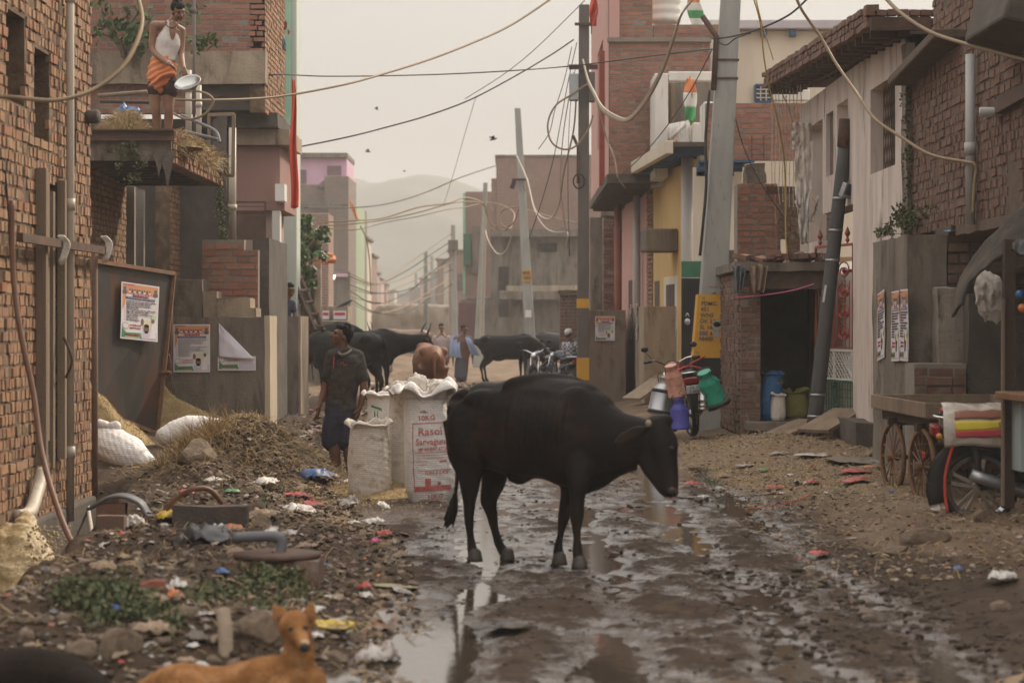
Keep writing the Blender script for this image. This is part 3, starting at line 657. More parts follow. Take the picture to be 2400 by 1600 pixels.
# the canopy
cn = empty('canopy', (-4.9, 30, 3.6), 'low stone slab canopy on rusty joists, heaped with straw, jutting over the yard', 'canopy')
mb = MB(); mb.bb(-5.22, -4.15, 27.93, 28.05, 3.98, 4.0); mb.bb(-5.22, -4.15, 27.93, 28.05, 3.86, 3.88); mb.bb(-5.22, -4.15, 27.98, 28.0, 3.88, 3.98); mb.build('front_beam', m_iron, cn)
mb = MB(); y = 28.25
for k in range(12):
    z = 3.72-.03*k*.35
    mb.bb(-5.62, -4.2, y, y+.07, z, z+.012); mb.bb(-5.62, -4.2, y+.03, y+.042, z, z+.1); mb.bb(-5.62, -4.2, y, y+.07, z+.1, z+.11); y += .42
mb.build('joist', m_iron, cn)
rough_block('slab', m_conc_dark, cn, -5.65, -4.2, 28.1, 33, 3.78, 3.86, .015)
brickwall('parapet', cn, (-4.2, 28.1, 3.60), (0, 1, 0), (1, 0, 0), 4.8, .42, m_brick_tan, m_mortar_tan, (), th=.2, bl=.12, bh=.07, mo=.014, out=.02, jit=.02, rng=rgA)
rough_block('fascia', m_conc, cn, -5.2, -4.2, 28.02, 28.1, 3.62, 3.86, .02, .08)
mb = MB(); random.seed(21)
def toproot():
    k = U(0, 1); return (W(430+U(-20, 20), 335, 28.2+k*4) if U(0, 1) < .0 else Vector((-4.17+U(-.03, .05), 28.2+k*4.6, 3.95+U(-.2, .08)))), (U(0, 1), U(-.5, .5), U(-.6, .6))
stalks(mb, 420, toproot, .22, .006, droop=1.2); mb.build('dry_grass', m_straw, cn)
mb = MB()
for c, r_, n_ in (((-4.75, 27.9, 3.72), (.28, .06, .12), 380), ((-4.62, 27.86, 3.52), (.16, .05, .2), 220), ((-4.15, 29.5, 3.95), (.08, .5, .07), 160), ((-4.2, 32.6, 3.5), (.10, .35, .35), 420), ((-4.18, 32.8, 3.05), (.12, .25, .3), 420)): leaves(mb, c, r_, n_, .04, clump=9)
mb.build('creeper', m_leafdry, cn)
mb = MB()
for px, w_, l_ in ((372, 16, 50), (392, 20, 75), (340, 22, 30)):
    a = W(px, 355, 27.95); k = 27.95/FPX
    mb.add([a+Vector((-w_*k, 0, 0)), a+Vector((w_*k, -.01, 0)), a+Vector((w_*.2*k, -.03, -l_*k)), a+Vector((w_*.05*k, -.02, -l_*k*1.25)), a+Vector((-w_*.3*k, -.04, -l_*k*.6))], [(0, 1, 2, 3, 4)])
mb.build('torn_tarpaulin', m_conc_dark, cn, thick=.004)
# straw heap on the canopy
def heap(name, m, c, rx, ry, h, label, cat, bits=0, bm_=None, L=.14, seed=1, nn=48, rr=.003, pw=1.3, group=None, kind=None, bsz=.02, sharp=.9):
    cx, cy, cz = c; mb = MB()
    def f(u, v):
        a = u*2*math.pi; r = v; q = max(0, 1-r**pw); q = q**sharp
        nz = 1+.35*float(fbm(math.cos(a)*r*2.3+seed, math.sin(a)*r*2.3, seed, 4)); ed = 1+.22*float(fbm(math.cos(a)*1.5+seed*3, math.sin(a)*1.5, seed+9, 3))
        return Vector((cx+rx*r*ed*math.cos(a), cy+ry*r*ed*math.sin(a), cz+h*q*nz-.05*r))
    mb.sheet(f, nn*2, nn); o = mb.build(name, m, None, (cx, cy, cz), smooth=True, label=label, cat=cat, group=group, kind=kind)
    if bits:
        b = MB(); rg = random.Random(seed)
        def rt():
            u_, v_ = rg.random(), rg.random()**.6; return f(u_, v_)+Vector((0, 0, .004)), (math.cos(u_*6.28)+rg.uniform(-.6, .6), math.sin(u_*6.28)+rg.uniform(-.6, .6), rg.uniform(.1, .9))
        stalks(b, bits, rt, L, rr, rg, droop=.9); b.build('loose_stalks' if L > .05 else 'flakes', bm_ or m_straw, o)
    return o
m_hay = mat('matted_hay', [(.16, .105, .05), (.30, .21, .10), (.40, .30, .15)], 14, .95, 1.3, 70)
heap('straw_heap', m_hay, (-4.88, 28.7, 3.86), .42, .5, .40, 'ragged heap of dry straw on the canopy at the feet of the man', 'straw heap', 2600, seed=5, L=.2)
heap('straw_heap', m_hay, (-4.33, 28.95, 3.88), .42, .5, .17, 'flatter straw pile at the outer corner of the canopy', 'straw heap', 1200, seed=6, L=.16)
def crump(name, label, cat, c, sx, sy, h, m, seed=1, rot=0, group=None, flat=False, n=22, tilt=0):
    """crumpled bag, rag or sheet"""
    rg = random.Random(seed); mb = MB(); Mr = Euler((tilt, rg.uniform(-.12, .12), rot)).to_matrix(); ox = rg.uniform(0, 50)
    def f(u, v):
        x, y = (u-.5)*2, (v-.5)*2; x, y = x*math.sqrt(1-y*y*.42), y*math.sqrt(1-x*x*.42); e = 1+.3*float(fbm(x*1.5+ox, y*1.5, seed, 3)); r2 = min(1, (x*x+y*y)*.62)
        fold = abs(float(fbm(x*1.9+ox, y*1.9+3, seed+5, 5)))
        z = (1-r2**1.2)*h*(.55+.75*fold)+.28*h*float(fbm(x*4, y*4+ox, seed+2, 4))
        return Vector(c)+Mr @ Vector((x*sx*.5*e+.12*sx*float(fbm(y*2, x*2+ox, seed+3, 3)), y*sy*.5*e+.12*sy*float(fbm(x*2+9, y*2+ox, seed+4, 3)), z+.004))
    mb.sheet(f, n, n)
    return mb.build(name, m, None, c, smooth=True, thick=.002, label=label, cat=cat, group=group)
crump('tarpaulin', 'crumpled blue plastic tarpaulin tucked behind the straw heap on the canopy', 'tarpaulin', W(300, 280, 29.2), .34, .2, .22, mat('blue_plastic', [(.03, .09, .22), (.05, .16, .36)], 8, .35, .3, 20), 4)
mb = MB(); mb.tube([W(230, 225, 29.6), W(345, 216, 29.6)], .028, 8); mb.build('bamboo_pole', m_wood, None, label='bamboo pole lying on the canopy behind the man, upper of the two', cat='pole', smooth=True)
mb = MB(); mb.tube([W(235, 238, 29.3), W(350, 240, 29.3)], .022, 8); mb.build('bamboo_pole', m_wooddk, None, label='bamboo pole lying on the canopy behind the man, lower of the two', cat='pole', smooth=True)
pipe('broken_pipe', 'stub of wide dark pipe poking out of the near brick house beside the canopy', [Vector((AX-.05, 21.0, 3.52)), Vector((AX+.12, 20.95, 3.52))], .065, m_conc_dark, smooth=0)
m_dkpipe = mat('dark_grey_pipe', [(.09, .09, .095), (.14, .14, .145)], 5, .5, .1, 50)
pipe('loose_pipe', 'black plastic pipe curving off the canopy behind the man with the basin', [W(425, 270, 30), W(470, 290, 29.8), W(505, 308, 29.6), W(515, 335, 29.5)], .022, m_dkpipe)
pipe('loose_pipe', 'straight grey pipe end jutting from the canopy below the curved black one', [W(432, 308, 29.6), W(508, 327, 29.2)], .024, m_dkpipe, smooth=0)
# pipes standing behind the canopy
for px, y0, y1, d_, r_, mm, lb in ((442, 165, 340, 33.2, .045, m_pvcw, 'wide pale drainpipe standing behind the canopy nearest the man with the basin'), (466, 200, 355, 33.6, .04, m_pvcw, 'wide pale drainpipe beside the open shutter on the brick house'), (455, -20, 330, 33.4, .022, m_pole_dk, 'thin dark conduit climbing the brick upper storey behind the man')):
    pipe('drain_pipe', lb, [W(px, y0, d_), W(px, y1, d_)], r_, mm, smooth=0, collars=[(W(px, y0+40, d_), W(px, y0+52, d_))])
pipe('drain_pipe', 'tall tan drainpipe in front of the dull pink storey', [W(545, 300, 33.5), W(545, 580, 33.5)], .055, m_pvcw, smooth=0, collars=[(W(545, 480, 33.5), W(545, 492, 33.5))])
# open wooden shutter frame
t = empty('window_shutter', W(520, 410, 32.5), 'open brown window frame standing out from the wall behind the canopy', 'window frame')
d_ = 32.8; a, b, c_, e_ = W(490, 270, d_), W(548, 268, d_-.3), W(546, 412, d_-.3), W(492, 405, d_)
mb = MB(); [mb.bar(p_, q_, .05, .05) for p_, q_ in ((a, b), (b, c_), (c_, e_), (e_, a))]; mb.build('frame', m_wood, t, bevel=.005)
mb = MB(); mb.poly([a+Vector((.02, .01, -.02)), b+Vector((-.1, .01, -.02)), c_+Vector((-.1, .01, .02)), e_+Vector((.02, .01, .02))], (0, .01, 0)); mb.build('pane', m_conc_dark, t)
mb = MB(); mb.poly([W(476, 378, 32.2), W(520, 382, 32.0), W(524, 402, 31.8), W(492, 402, 32)], (0, .02, .01)); mb.build('sheet_board', m_conc, None, label='loose grey board lying on the wall below the open window frame', cat='board')
# ------------------------------------------------------------------ building with the overhanging brick storey
hC = empty('brick_building', (-5, 37, 0), 'tall brick building with a crumbling concrete overhang behind the man on the canopy', 'building')
bx0, bx1 = -6.9, -3.86
brickwall('upper_wall', hC, (bx0, 35.5, 5.84), (1, 0, 0), (0, -1, 0), bx1-bx0, 2.3, m_brick_red, m_mortar, (), bl=.225, bh=.072, out=.006, jit=.004, rng=rgA)
brickwall('side_wall', hC, (bx1, 35.5, 4.9), (0, 1, 0), (1, 0, 0), 3.1, 3.3, m_brick_tan, m_mortar_tan, (), bl=.225, bh=.072, out=.01, rng=rgA)
rough_block('concrete_band', m_conc_warm, hC, bx0, bx1+.02, 35.42, 35.8, 5.34, 5.85, .03, .1)
brickwall('lower_wall', hC, (bx0, 35.6, 4.9), (1, 0, 0), (0, -1, 0), 2.0, .46, m_brick_red, m_mortar, (), out=.006, rng=rgA)
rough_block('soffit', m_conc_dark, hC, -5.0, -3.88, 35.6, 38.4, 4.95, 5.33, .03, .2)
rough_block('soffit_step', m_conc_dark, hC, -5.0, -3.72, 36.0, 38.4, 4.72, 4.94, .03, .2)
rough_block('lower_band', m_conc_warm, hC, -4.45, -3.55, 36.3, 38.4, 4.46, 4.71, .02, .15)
pbox('recess', m_conc_dark, hC, -6.8, -4.4, 36.6, 36.8, 0, 4.9, 0)
pbox('pink_wall', m_pinkdk, hC, -4.44, -3.72, 36.5, 38.4, 3.55, 4.455, .01)
rough_block('ledge', m_pinkdk, hC, -4.44, -3.64, 36.4, 38.4, 3.42, 3.545, .01)
pbox('ground_wall', mat('dusty_pink_plaster', [(.40, .28, .24), (.50, .37, .31)], 1.3, .88, .25, 30, streak=.25), hC, -4.4, -3.84, 36.55, 38.3, 0, 3.415, .01)
pbox('pillar', m_whitep, hC, -3.83, -3.70, 36.3, 36.52, 0, 3.41, .012)
rough_block('ac_box', m_whitep, hC, -3.75, -3.6, 36.0, 36.4, 3.55, 3.82, .01, .1)  # white air conditioner box on the wall, not a lamp
mb = MB(); mb.bar(W(540, 474, 35.8), W(622, 474, 35.8), .03, .03)
for yy in (484, 495): mb.bar(W(540, yy, 35.8), W(622, yy, 35.8), .015, .015)
mb.bar(W(540, 474, 35.8), W(540, 562, 35.8), .03, .03); mb.bar(W(622, 474, 35.8), W(622, 562, 35.8), .03, .03)
g = empty('gate', W(580, 560, 35.8), 'small brown metal gate with open bars along its top, in the pink doorway', 'gate')
mb.build('bars', m_iron, g); mb = MB(); mb.poly([W(541, 505, 35.8), W(621, 505, 35.8), W(621, 562, 35.8), W(541, 562, 35.8)], (0, .02, 0)); mb.build('panel', m_iron, g)
# rags drying on the side wall
for i, (px, yy, c_, s_, lb) in enumerate(((645, 60, (.25, .05, .06), .10, 'red cloth hung on the side of the brick storey'), (642, 105, (.16, .2, .26), .14, 'grey blue cloth hung under the red one on the brick storey'), (652, 75, (.5, .16, .12), .06, 'small orange cloth hung on the brick storey'))):
    crump('hung_cloth', lb, 'cloth', W(px, yy, 36.2)+Vector((.14, 0, 0)), s_*.6, s_*1.5, .06, cloth('rag%d' % i, c_), 30+i, tilt=R(90), rot=R(60))
# fig tree rooted in the band
t = empty('fig_tree', W(300, 130, 35.3), 'wild fig sapling rooted in the concrete band of the brick building', 'tree')
mb = MB(); roots = W(288, 120, 35.2)
brs = [[(288, 135), (286, 110), (270, 80), (262, 45), (258, 5)], [(290, 125), (295, 90), (300, 50), (303, -5)], [(287, 118), (260, 88), (240, 82)], [(290, 110), (318, 90), (345, 60), (365, 25)], [(300, 60), (320, 35), (335, 0)], [(270, 80), (245, 50), (238, 10)], [(300, 115), (420, 88), (470, 92), (495, 88)]]
for i, br in enumerate(brs): mb.tube(crv([W(x, y_, 35.15-.05*k) for k, (x, y_) in enumerate(br)], 4), [.035*(1-.8*j/(4*(len(br)-1))) for j in range(4*(len(br)-1)+1)], 6)
mb.tube(crv([W(288, 112, 35.25), W(295, 130, 35.28), W(300, 150, 35.3)], 4), [.06, .07, .08, .07, .07, .06, .05, .04, .03], 8)
mb.build('trunk', m_bark, t, smooth=True)
mb = MB()
for px, py, n_, rr in ((310, 75, 60, .3), (265, 60, 30, .25), (335, 110, 40, .22), (250, 70, 24, .25), (330, 30, 30, .3), (470, 100, 46, .2), (450, 30, 30, .22), (495, 92, 16, .12), (240, 15, 16, .2)): leaves(mb, W(px, py, 35.0), (rr, .12, rr), n_, .13)
mb.build('crown', m_leaf, t)
# pale green tall strip house
hD = empty('plaster_building', (-4.2, 42, 0), 'narrow pale green plastered building seen beyond the overhanging brick storey', 'building')
pbox('wall', mat('pale_green_plaster', [(.42, .47, .42), (.55, .58, .52)], 1, .85, .2, 30, streak=.2), hD, -5.6, -3.83, 40.5, 41.2, 0, 8.6, .02)
pbox('corner_strip', m_mint, hD, -4.02, -3.94, 40.4, 40.49, 4.3, 8.6, .01)
# long red cloth
mb = MB()
def redf(u, v):
    px = 690+lerp(-3, 0, v)+(u-.5)*lerp(7, 18, min(1, v*1.6))+2*math.sin(v*9); return W(px, lerp(185, 490-8*abs(u-.4), v), 33.6+.05*math.sin(u*9+v*4))
mb.sheet(redf, 10, 50); mb.build('long_flag', mat('red_cloth', [(.52, .06, .035), (.66, .10, .05)], 5, .8, .5, 14), None, smooth=True, thick=.004, label='long furled red cloth hanging down past the brick storey', cat='flag')
# ------------------------------------------------------------------ stair, boundary boxes, gate
st = empty('brick_staircase', (-4, 31.5, 0), 'unfinished brick staircase with plastered lower steps above the poster wall', 'staircase')
k = 31.6/FPX; X = lambda px, d: (px-1200)*d/FPX
def Zp(py, d): return EYE-(py-757)*d/FPX
brickwall('back_wall', st, (X(474, 31.6), 31.6, 0), (1, 0, 0), (0, -1, 0), X(605, 31.6)-X(474, 31.6), Zp(562, 31.6), m_brick_red, m_mortar, [(X(572, 31.6)-X(474, 31.6), 2, Zp(586, 31.6), 4)], bl=.2, bh=.078, out=.012, jit=.008, rng=rgA)
for i, (x0, x1, yt) in enumerate(((400, 474, 655), (474, 508, 683), (508, 586, 699), (586, 600, 722))):
    rough_block('step', m_conc_warm if i else m_conc, st, X(x0, 30.9), X(x1, 30.9)-.003, 30.95-.01*i, 31.5, 0, Zp(yt, 30.9), .014, .07, seed=i)
rough_block('parapet', m_conc_dark, st, X(603, 32.5), X(641, 32.5), 31.9, 34.5, 0, Zp(561, 32.5), .012, .15)
bw = empty('boundary_wall', (-3.9, 30, 0), 'chest high grey concrete wall with two posters and a bright end face', 'wall')
rough_block('wall', m_conc, bw, -4.7, -3.265, 30.0, 30.88, -.25, 1.70, .008, .1)
rough_block('end_face', mat('sunlit_side_concrete', [(.40, .33, .24), (.50, .42, .31)], 1.8, .9, .3, 38, streak=.3), bw, -3.262, -3.19, 30.0, 30.9, -.25, 1.715, .008, .1)  # sunlight put into the colour: end face much paler than the wall
b2 = empty('boundary_wall', (-3.6, 36, 0), 'lower grey concrete wall where the man in the blue shirt leans', 'wall')
rough_block('wall', m_conc, b2, -3.83, -3.40, 36.2, 37.6, -.1, Zp(741, 36.2), .01, .12)
rough_block('end_face', m_conc_warm, b2, -3.397, -3.36, 36.2, 37.6, -.1, Zp(741, 36.2), .006, .12)  # sunward end in a paler concrete, its sunlight put into the colour
# gate leaf
g = empty('metal_gate', (-4.6, 28.5, .1), 'dark rusting sheet metal gate leaf hanging open at a slant with a poster', 'gate')
a, b = W(221, 612, 27.5), W(405, 641, 29.3); c_, e_ = W(366, 1016, 29.3), W(218, 960, 27.5)
nrm = (b-a).cross(c_-b).normalized(); nrm = nrm if nrm.y < 0 else -nrm
mb = MB(); mb.poly([a, b, c_, e_], -nrm*.02); mb.build('sheet', m_gate, g)
mb = MB()
for p_, q_ in ((a, b), (b, c_), (c_, e_)): mb.bar(p_+nrm*.02, q_+nrm*.02, .05, .05)
mb.build('rim', m_rustp, g, bevel=.004)
mb = MB(); mb.tube([lerp(b, c_, .62)+Vector((-.1, -.05, 0)), lerp(b, c_, .62)+Vector((.12, -.06, .01))], .02, 8); mb.build('bolt', m_rustp, g)
GA, GB, GC = a, b, nrm
gp = empty('gate_post', (-4.4, 29.5, 0), 'dark iron gate post between the open gate and the poster wall', 'post')
mb = MB(); mb.bar(W(397, 642, 29.7), W(392, 1000, 29.7), .10, .09); mb.build('post', m_iron, gp, bevel=.006)
mb = MB(); mb.tube(crv([W(392, 830, 29.55), W(398, 835, 29.5), W(400, 860, 29.5), W(392, 872, 29.55)], 5), .012, 6); mb.build('hasp', m_rustp, gp)
pipe('gate_jamb', 'weathered plank standing at the corner of the near brick house', [Vector((AX+.02, 21.32, -.2)), Vector((AX+.02, 21.32, 2.3))], .03, m_brick_dark, cat='plank', smooth=0)
# husk heap and sacks in the yard
heap('husk_heap', m_husk, (-5.05, 26.6, -.05), 1.15, .85, 1.16, 'tall yellow heap of grain husk on the near side of the metal gate', 'husk heap', 5000, m_huskbit, L=.022, rr=.006, seed=8, nn=60, pw=1.0, sharp=1.0)
heap('husk_heap', m_husk, (-4.60, 29.62, -.05), 1.45, .50, 1.0, 'sunlit yellow husk heap sloping down before the poster wall', 'husk heap', 5000, m_huskbit, L=.022, rr=.006, seed=9, nn=50, pw=1.0, sharp=1.0)
def sackmesh(name, label, c, hgt, wx, wy, m, seed=1, lean=0, openm=True, tilt=(0, 0, 0), prints=None, group=None, flop=1.0):
    """filled woven sack: bulging body with creased sides and a folded rim"""
    rg = random.Random(seed); Mr = Euler(tilt).to_matrix(); c = Vector(c)
    def rad(v):  # profile up the sack
        return .93+.15*math.sin(min(1, v*1.05)**.75*math.pi)-.05*v-.10*max(0, .12-v)/.12
    def f(u, v):
        a = u*2*math.pi; r = rad(v); ca, sa = math.cos(a), math.sin(a)
        sq = 1/max(abs(ca), abs(sa))**.2
        cr = 1+.06*float(fbm(math.cos(a)*2+seed, v*5+math.sin(a)*2, seed, 4))+.006*math.sin(v*75+5*ca+3*sa)*(1+ca)
        p = Vector((ca*wx*.5*r*sq*cr, sa*wy*.5*r*sq*cr, v*hgt*(1-.02*rg.random()*0)))
        p.x += lean*v*v
        return c+Mr @ p
    mb = MB(); mb.sheet(f, 64, 60); t = empty(name, c, label, 'sack', group)
    # bottom
    mb.build('bag', m, t, smooth=True)
    def rim(u, v):
        a = u*2*math.pi; b0 = f(u, 1.0); ca, sa = math.cos(a), math.sin(a)
        n_ = float(fbm(ca*1.6+seed*2, sa*1.6, seed+3, 2)); out = Vector((ca, sa, 0))
        h_ = .07*flop*(1+2.2*n_); k = math.sin(v*math.pi*.8)
        return b0+Mr @ (out*(.055*flop*v*v*(1+2*n_)+.004)+Vector((0, 0, h_*k-.01)))
    mb = MB(); mb.sheet(rim, 64, 8); mb.build('folded_rim', m, t, smooth=True, thick=.004)
    mb = MB(); mb.lathe([(.02, 0), (min(wx, wy)*.42, -.02), (min(wx, wy)*.46, -.1)], c+Mr @ Vector((lean, 0, hgt*.97)), Mr, 24, False); mb.build('contents', m_husk, t, smooth=True)
    return t, f, Mr
crv_ = [W(232, 1010, 24.3), W(262, 1050, 24.1), W(300, 1070, 23.9), W(335, 1085, 23.8)]
t = empty('feed_sack', W(270, 1110, 24), 'fat white sack slumped on its side at the corner of the near brick house', 'sack')
def sd(a): return .014*fbm(a[:, 0]*6, a[:, 2]*6, 3, 4)+.0016*np.sin(a[:, 0]*110+a[:, 2]*60+4*fbm(a[:, 0]*4, a[:, 2]*4, 2, 2))
organic('bag', m_sack, t, tubes=[(crv_, [(.13, .15), (.235, .22), (.24, .22), (.13, .15)])], voxel=.012, smooth=2, disp=sd)
organic('tied_neck', m_sack, t, tubes=[([W(225, 1015, 24.2), W(232, 995, 24.15), W(255, 1000, 24.1), W(272, 997, 24.1)], [.06, .06, .045, .055])], voxel=.012, smooth=1, disp=sd)
organic('feed_sack', m_sack, None, tubes=[([W(385, 1022, 25.2), W(440, 1003, 25.3), W(515, 998, 25.4)], [.10, .14, .09])], voxel=.015, smooth=2, disp=sd, label='white sack half buried behind the dark dung heap', cat='sack')
Zv = Vector((0, 0, 1))
def pl(px, X_): return X_*FPX/(px-1200)      # distance at which a wall at x = X_ crosses this bearing
rgR = random.Random(12)
# ------------------------------------------------------------------ near brown brick house (nearest on that side)
RX = 4.40
h = empty('brick_house', (5, 20, 0), 'dark brown brick house nearest the camera behind the handcart, with a wide grey drainpipe', 'house')
pbox('lower_wall', m_conc_dark, h, 5.2, 5.3, 13, 22.2, 0, 2.5, 0)
rough_block('wall_footing', m_mortar_dark, h, RX-.03, 5.3, 13.5, 22.4, 2.48, 2.58, .02, .2)
brickwall('wall', h, (RX, 25, 2.58), (0, -1, 0), (-1, 0, 0), 11, 1.77, m_brick_dark, m_mortar_dark, [(25-pl(2400, RX), 25-pl(2360, RX), -.1, .42)], th=.25, bl=.20, bh=.078, mo=.014, mu=.026, out=.010, jit=.010, header=.6, miss=.015, rng=rgR, ang=.02)
brickwall('upper_wall', h, (RX+.12, 24.4, 4.35), (0, -1, 0), (-1, 0, 0), 10, 3.6, m_brick_dark, m_mortar_dark, (), th=.25, bl=.20, bh=.078, mo=.014, mu=.026, out=.010, jit=.010, rng=rgR)
brickwall('gable_wall', h, (RX-.02, 25.15, 3.9), (1, 0, 0), (0, -1, 0), 1.2, 1.05, m_brick_dark, m_mortar, (), th=.2, bl=.2, bh=.085, out=.02, jit=.012, rng=rgR)
mb = MB(); mb.box((RX-.1, 23.6, 4.36), (.36, 2.7, .10), (R(-4), 0, 0)); mb.build('ledge', m_mortar_dark, h, bevel=.02)
mb = MB(); mb.bar((RX-.04, 20.6, 3.55), (RX-.04, 18.8, 3.6), .08, .13); mb.build('lintel', m_iron, h)
mb = MB(); [mb.bar((RX+.03, pl(2400-k*5, RX), 2.35), (RX+.03, pl(2400-k*5, RX), 3.0), .02, .02) for k in range(9)]; mb.build('window_bars', m_iron, h)
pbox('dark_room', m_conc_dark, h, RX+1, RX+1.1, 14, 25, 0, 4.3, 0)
mb = MB(); mb.poly([W(2258, 100, 20), W(2292, -30, 20), W(2420, -60, 20), W(2420, 146, 20), W(2330, 118, 20)], (0, -1.6, 0)); mb.build('stair_underside', m_conc_dark, h, bevel=.03)
mb = MB(); mb.tube([W(2333, 263, 20.4)+Vector((-.14, 0, 0)), W(2333, 263, 20.4)+Vector((.2, 0, 0))], .045, 10); mb.build('spout', m_pvc, h, smooth=True)
pipe('drain_pipe', 'wide grey plastic drainpipe on the dark brown brick house', [Vector((RX-.08, 21.45, 2.55)), Vector((RX-.08, 21.45, 4.15))], .046, m_pvc, smooth=0, collars=[(Vector((RX-.08, 21.45, 3.2)), Vector((RX-.08, 21.45, 3.32)))], n=16)
pipe('drain_spout', 'short grey spout at the corner between the pink house and the brown brick house', [Vector((4.2, 25.05, 4.28)), Vector((4.5, 25.05, 4.33))], .05, m_pvc, smooth=0)
mb = MB()
for c, r_, n_ in (((4.28, 24.6, 2.75), (.10, .5, .14), 500), ((4.33, 24.9, 3.4), (.05, .12, .6), 260), ((4.1, 23.4, 2.72), (.2, .3, .14), 400), ((4.0, 24.2, 2.6), (.12, .4, .12), 260), ((4.33, 24.95, 3.9), (.05, .1, .3), 120)): leaves(mb, c, r_, n_, .04, clump=12)
mb.build('wall_shrub', m_leafdry, None, label='dusty shrubs rooted along the dark brick wall top beside the pink house', cat='shrub')
# pier and low dark brick wall
pr = empty('wall_pier', (4.1, 24, 0), 'tall grey plastered pier carrying three narrow looking posters', 'pier')
rough_block('pier', m_conc, pr, 3.96, 4.36, 22.8, 25.0, -.05, 2.50, .02, .1)
lw = empty('brick_wall', (4.7, 22.9, 0), 'low dark soot brown brick wall with broken plastered doorway behind the handcart', 'wall')
brickwall('wall', lw, (4.37, 22.85, 0), (1, 0, 0), (0, -1, 0), 1.4, 2.5, m_brick_dark, m_mortar_dark, [(X(2192, 22.85)-4.37, 1.4, 1.25, 1.98)], th=.22, bl=.21, bh=.088, mo=.018, out=.022, jit=.014, rng=rgR)
rough_block('jamb', m_woodgr, lw, X(2192, 22.6), X(2262, 22.6), 22.45, 22.75, Zp(868, 22.6), Zp(674, 22.6), .03, .06)
rough_block('plaster', m_conc_dark, lw, X(2264, 22.3), X(2420, 22.3), 22.2, 22.44, -.05, Zp(690, 22.3), .02, .08)
brickwall('ledge', lw, (X(2140, 22.2), 22.15, -.1), (1, 0, 0), (0, -1, 0), X(2262, 22.2)-X(2140, 22.2), Zp(852, 22.2)+.1, m_brick_dark, m_mortar, (), th=.5, bh=.08, out=.02, jit=.02, rng=rgR)
rough_block('cap', m_mortar_dark, lw, 4.38, 5.9, 22.7, 23.6, 2.52, 2.60, .02, .1)
crump('tarpaulin', 'faded blue plastic sheet spread on top of the low dark brick wall', 'tarpaulin', W(2290, 541, 22.8), .62, .4, .06, mat('faded_blue_plastic', [(.06, .14, .25), (.14, .24, .38)], 8, .5, .3, 20), 14)
crump('torn_sack', 'torn white sack standing on the low dark brick wall beside the drainpipe', 'sack', W(2322, 530, 22.7)+Vector((0, 0, .15)), .30, .40, .16, m_sackd, 15, tilt=R(75))
# ------------------------------------------------------------------ pale pink house
h = empty('pink_house', (5, 30, 0), 'pale pink plastered house with a deep dark canopy and a grilled window', 'house')
PX5 = 4.38
def ho(pa, pb, z0, z1): return (34.6-pl(pa, PX5), 34.6-pl(pb, PX5), z0, z1)
mb = MB(); slab(mb, (PX5, 34.6, -.1), (0, -1, 0), (-1, 0, 0), 9.55, 5.0, .3, [ho(2040, 2098, 3.53, 4.56), ho(1936, 1953, 3.75, 4.62), ho(1962, 1987, 3.9, 4.65), ho(1890, 1928, 2.9, 4.6), ho(1917, 1999, .4, 3.25)])
mb.build('wall', m_pinkwall, h)
mb = MB(); slab(mb, (PX5, 25.05, -.1), (1, 0, 0), (0, -1, 0), 2.5, 4.9, .25); mb.build('end_wall', m_conc, h)
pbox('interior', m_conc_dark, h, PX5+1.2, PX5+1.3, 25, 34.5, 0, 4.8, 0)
wn = pbox('window', m_mortar_dark, h, PX5+.25, PX5+.27, pl(2098, PX5), pl(2040, PX5), 3.43, 4.46, 0)
mb = MB(); ya, yb = pl(2098, PX5)-.05, pl(2040, PX5)-.5
for k in range(12):
    for s_ in (0, 1): mb.bar((PX5+.08, lerp(ya, yb, k/11), 3.43), (PX5+.08, lerp(ya, yb, min(1, max(0, (k+(1 if s_ else -1))/11))), 3.43+.35), .008, .008); mb.bar((PX5+.08, lerp(ya, yb, k/11), 3.78), (PX5+.08, lerp(ya, yb, min(1, max(0, (k+(-1 if s_ else 1))/11))), 3.78+.34), .008, .008); mb.bar((PX5+.08, lerp(ya, yb, k/11), 4.12), (PX5+.08, lerp(ya, yb, min(1, max(0, (k+(1 if s_ else -1))/11))), 4.12+.34), .008, .008)
mb.build('window_grille', m_iron, wn)
mb = MB(); mb.poly([(PX5+.05, pl(1937, PX5), 3.65), (PX5+.05, pl(1952, PX5), 3.65), (PX5+.05, pl(1952, PX5), 4.52), (PX5+.05, pl(1937, PX5), 4.52)], (.02, 0, 0)); mb.build('shutter', m_mortar_dark, h)
def c5(x, y, k=0): return Vector((x, y, lerp(4.86, 5.26, (y-24.8)/10.4)+k))
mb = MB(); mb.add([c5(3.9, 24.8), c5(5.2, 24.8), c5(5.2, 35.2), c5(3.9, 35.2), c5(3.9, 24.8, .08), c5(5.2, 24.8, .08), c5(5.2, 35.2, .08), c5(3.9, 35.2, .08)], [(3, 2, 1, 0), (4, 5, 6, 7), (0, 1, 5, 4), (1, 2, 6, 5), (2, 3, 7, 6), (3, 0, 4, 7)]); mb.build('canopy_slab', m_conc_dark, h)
mb = MB(); y = 25.1
while y < 35: mb.bar(c5(3.95, y, -.06), c5(4.4, y, -.06), .06, .11); y += .55
mb.bar(c5(4.3, 24.85, -.04), c5(4.3, 35, -.06), .08, .12); mb.build('joist', m_iron, h)
mb = MB(); mb.cur = 1
bw_ = MB(); bricks(bw_, (0, 0, 0), (0, 1, 0), (-1, 0, 0), 10.4, .26, bh=.075, mo=.014, out=.02, jit=.018, rng=rgR, deep=.1)
bw_.v = [(x+3.9, y+24.8, z+lerp(4.86, 5.26, y/10.4)-.02) for x, y, z in bw_.v]
bw_.build('canopy_edge', m_brick_dark, h)
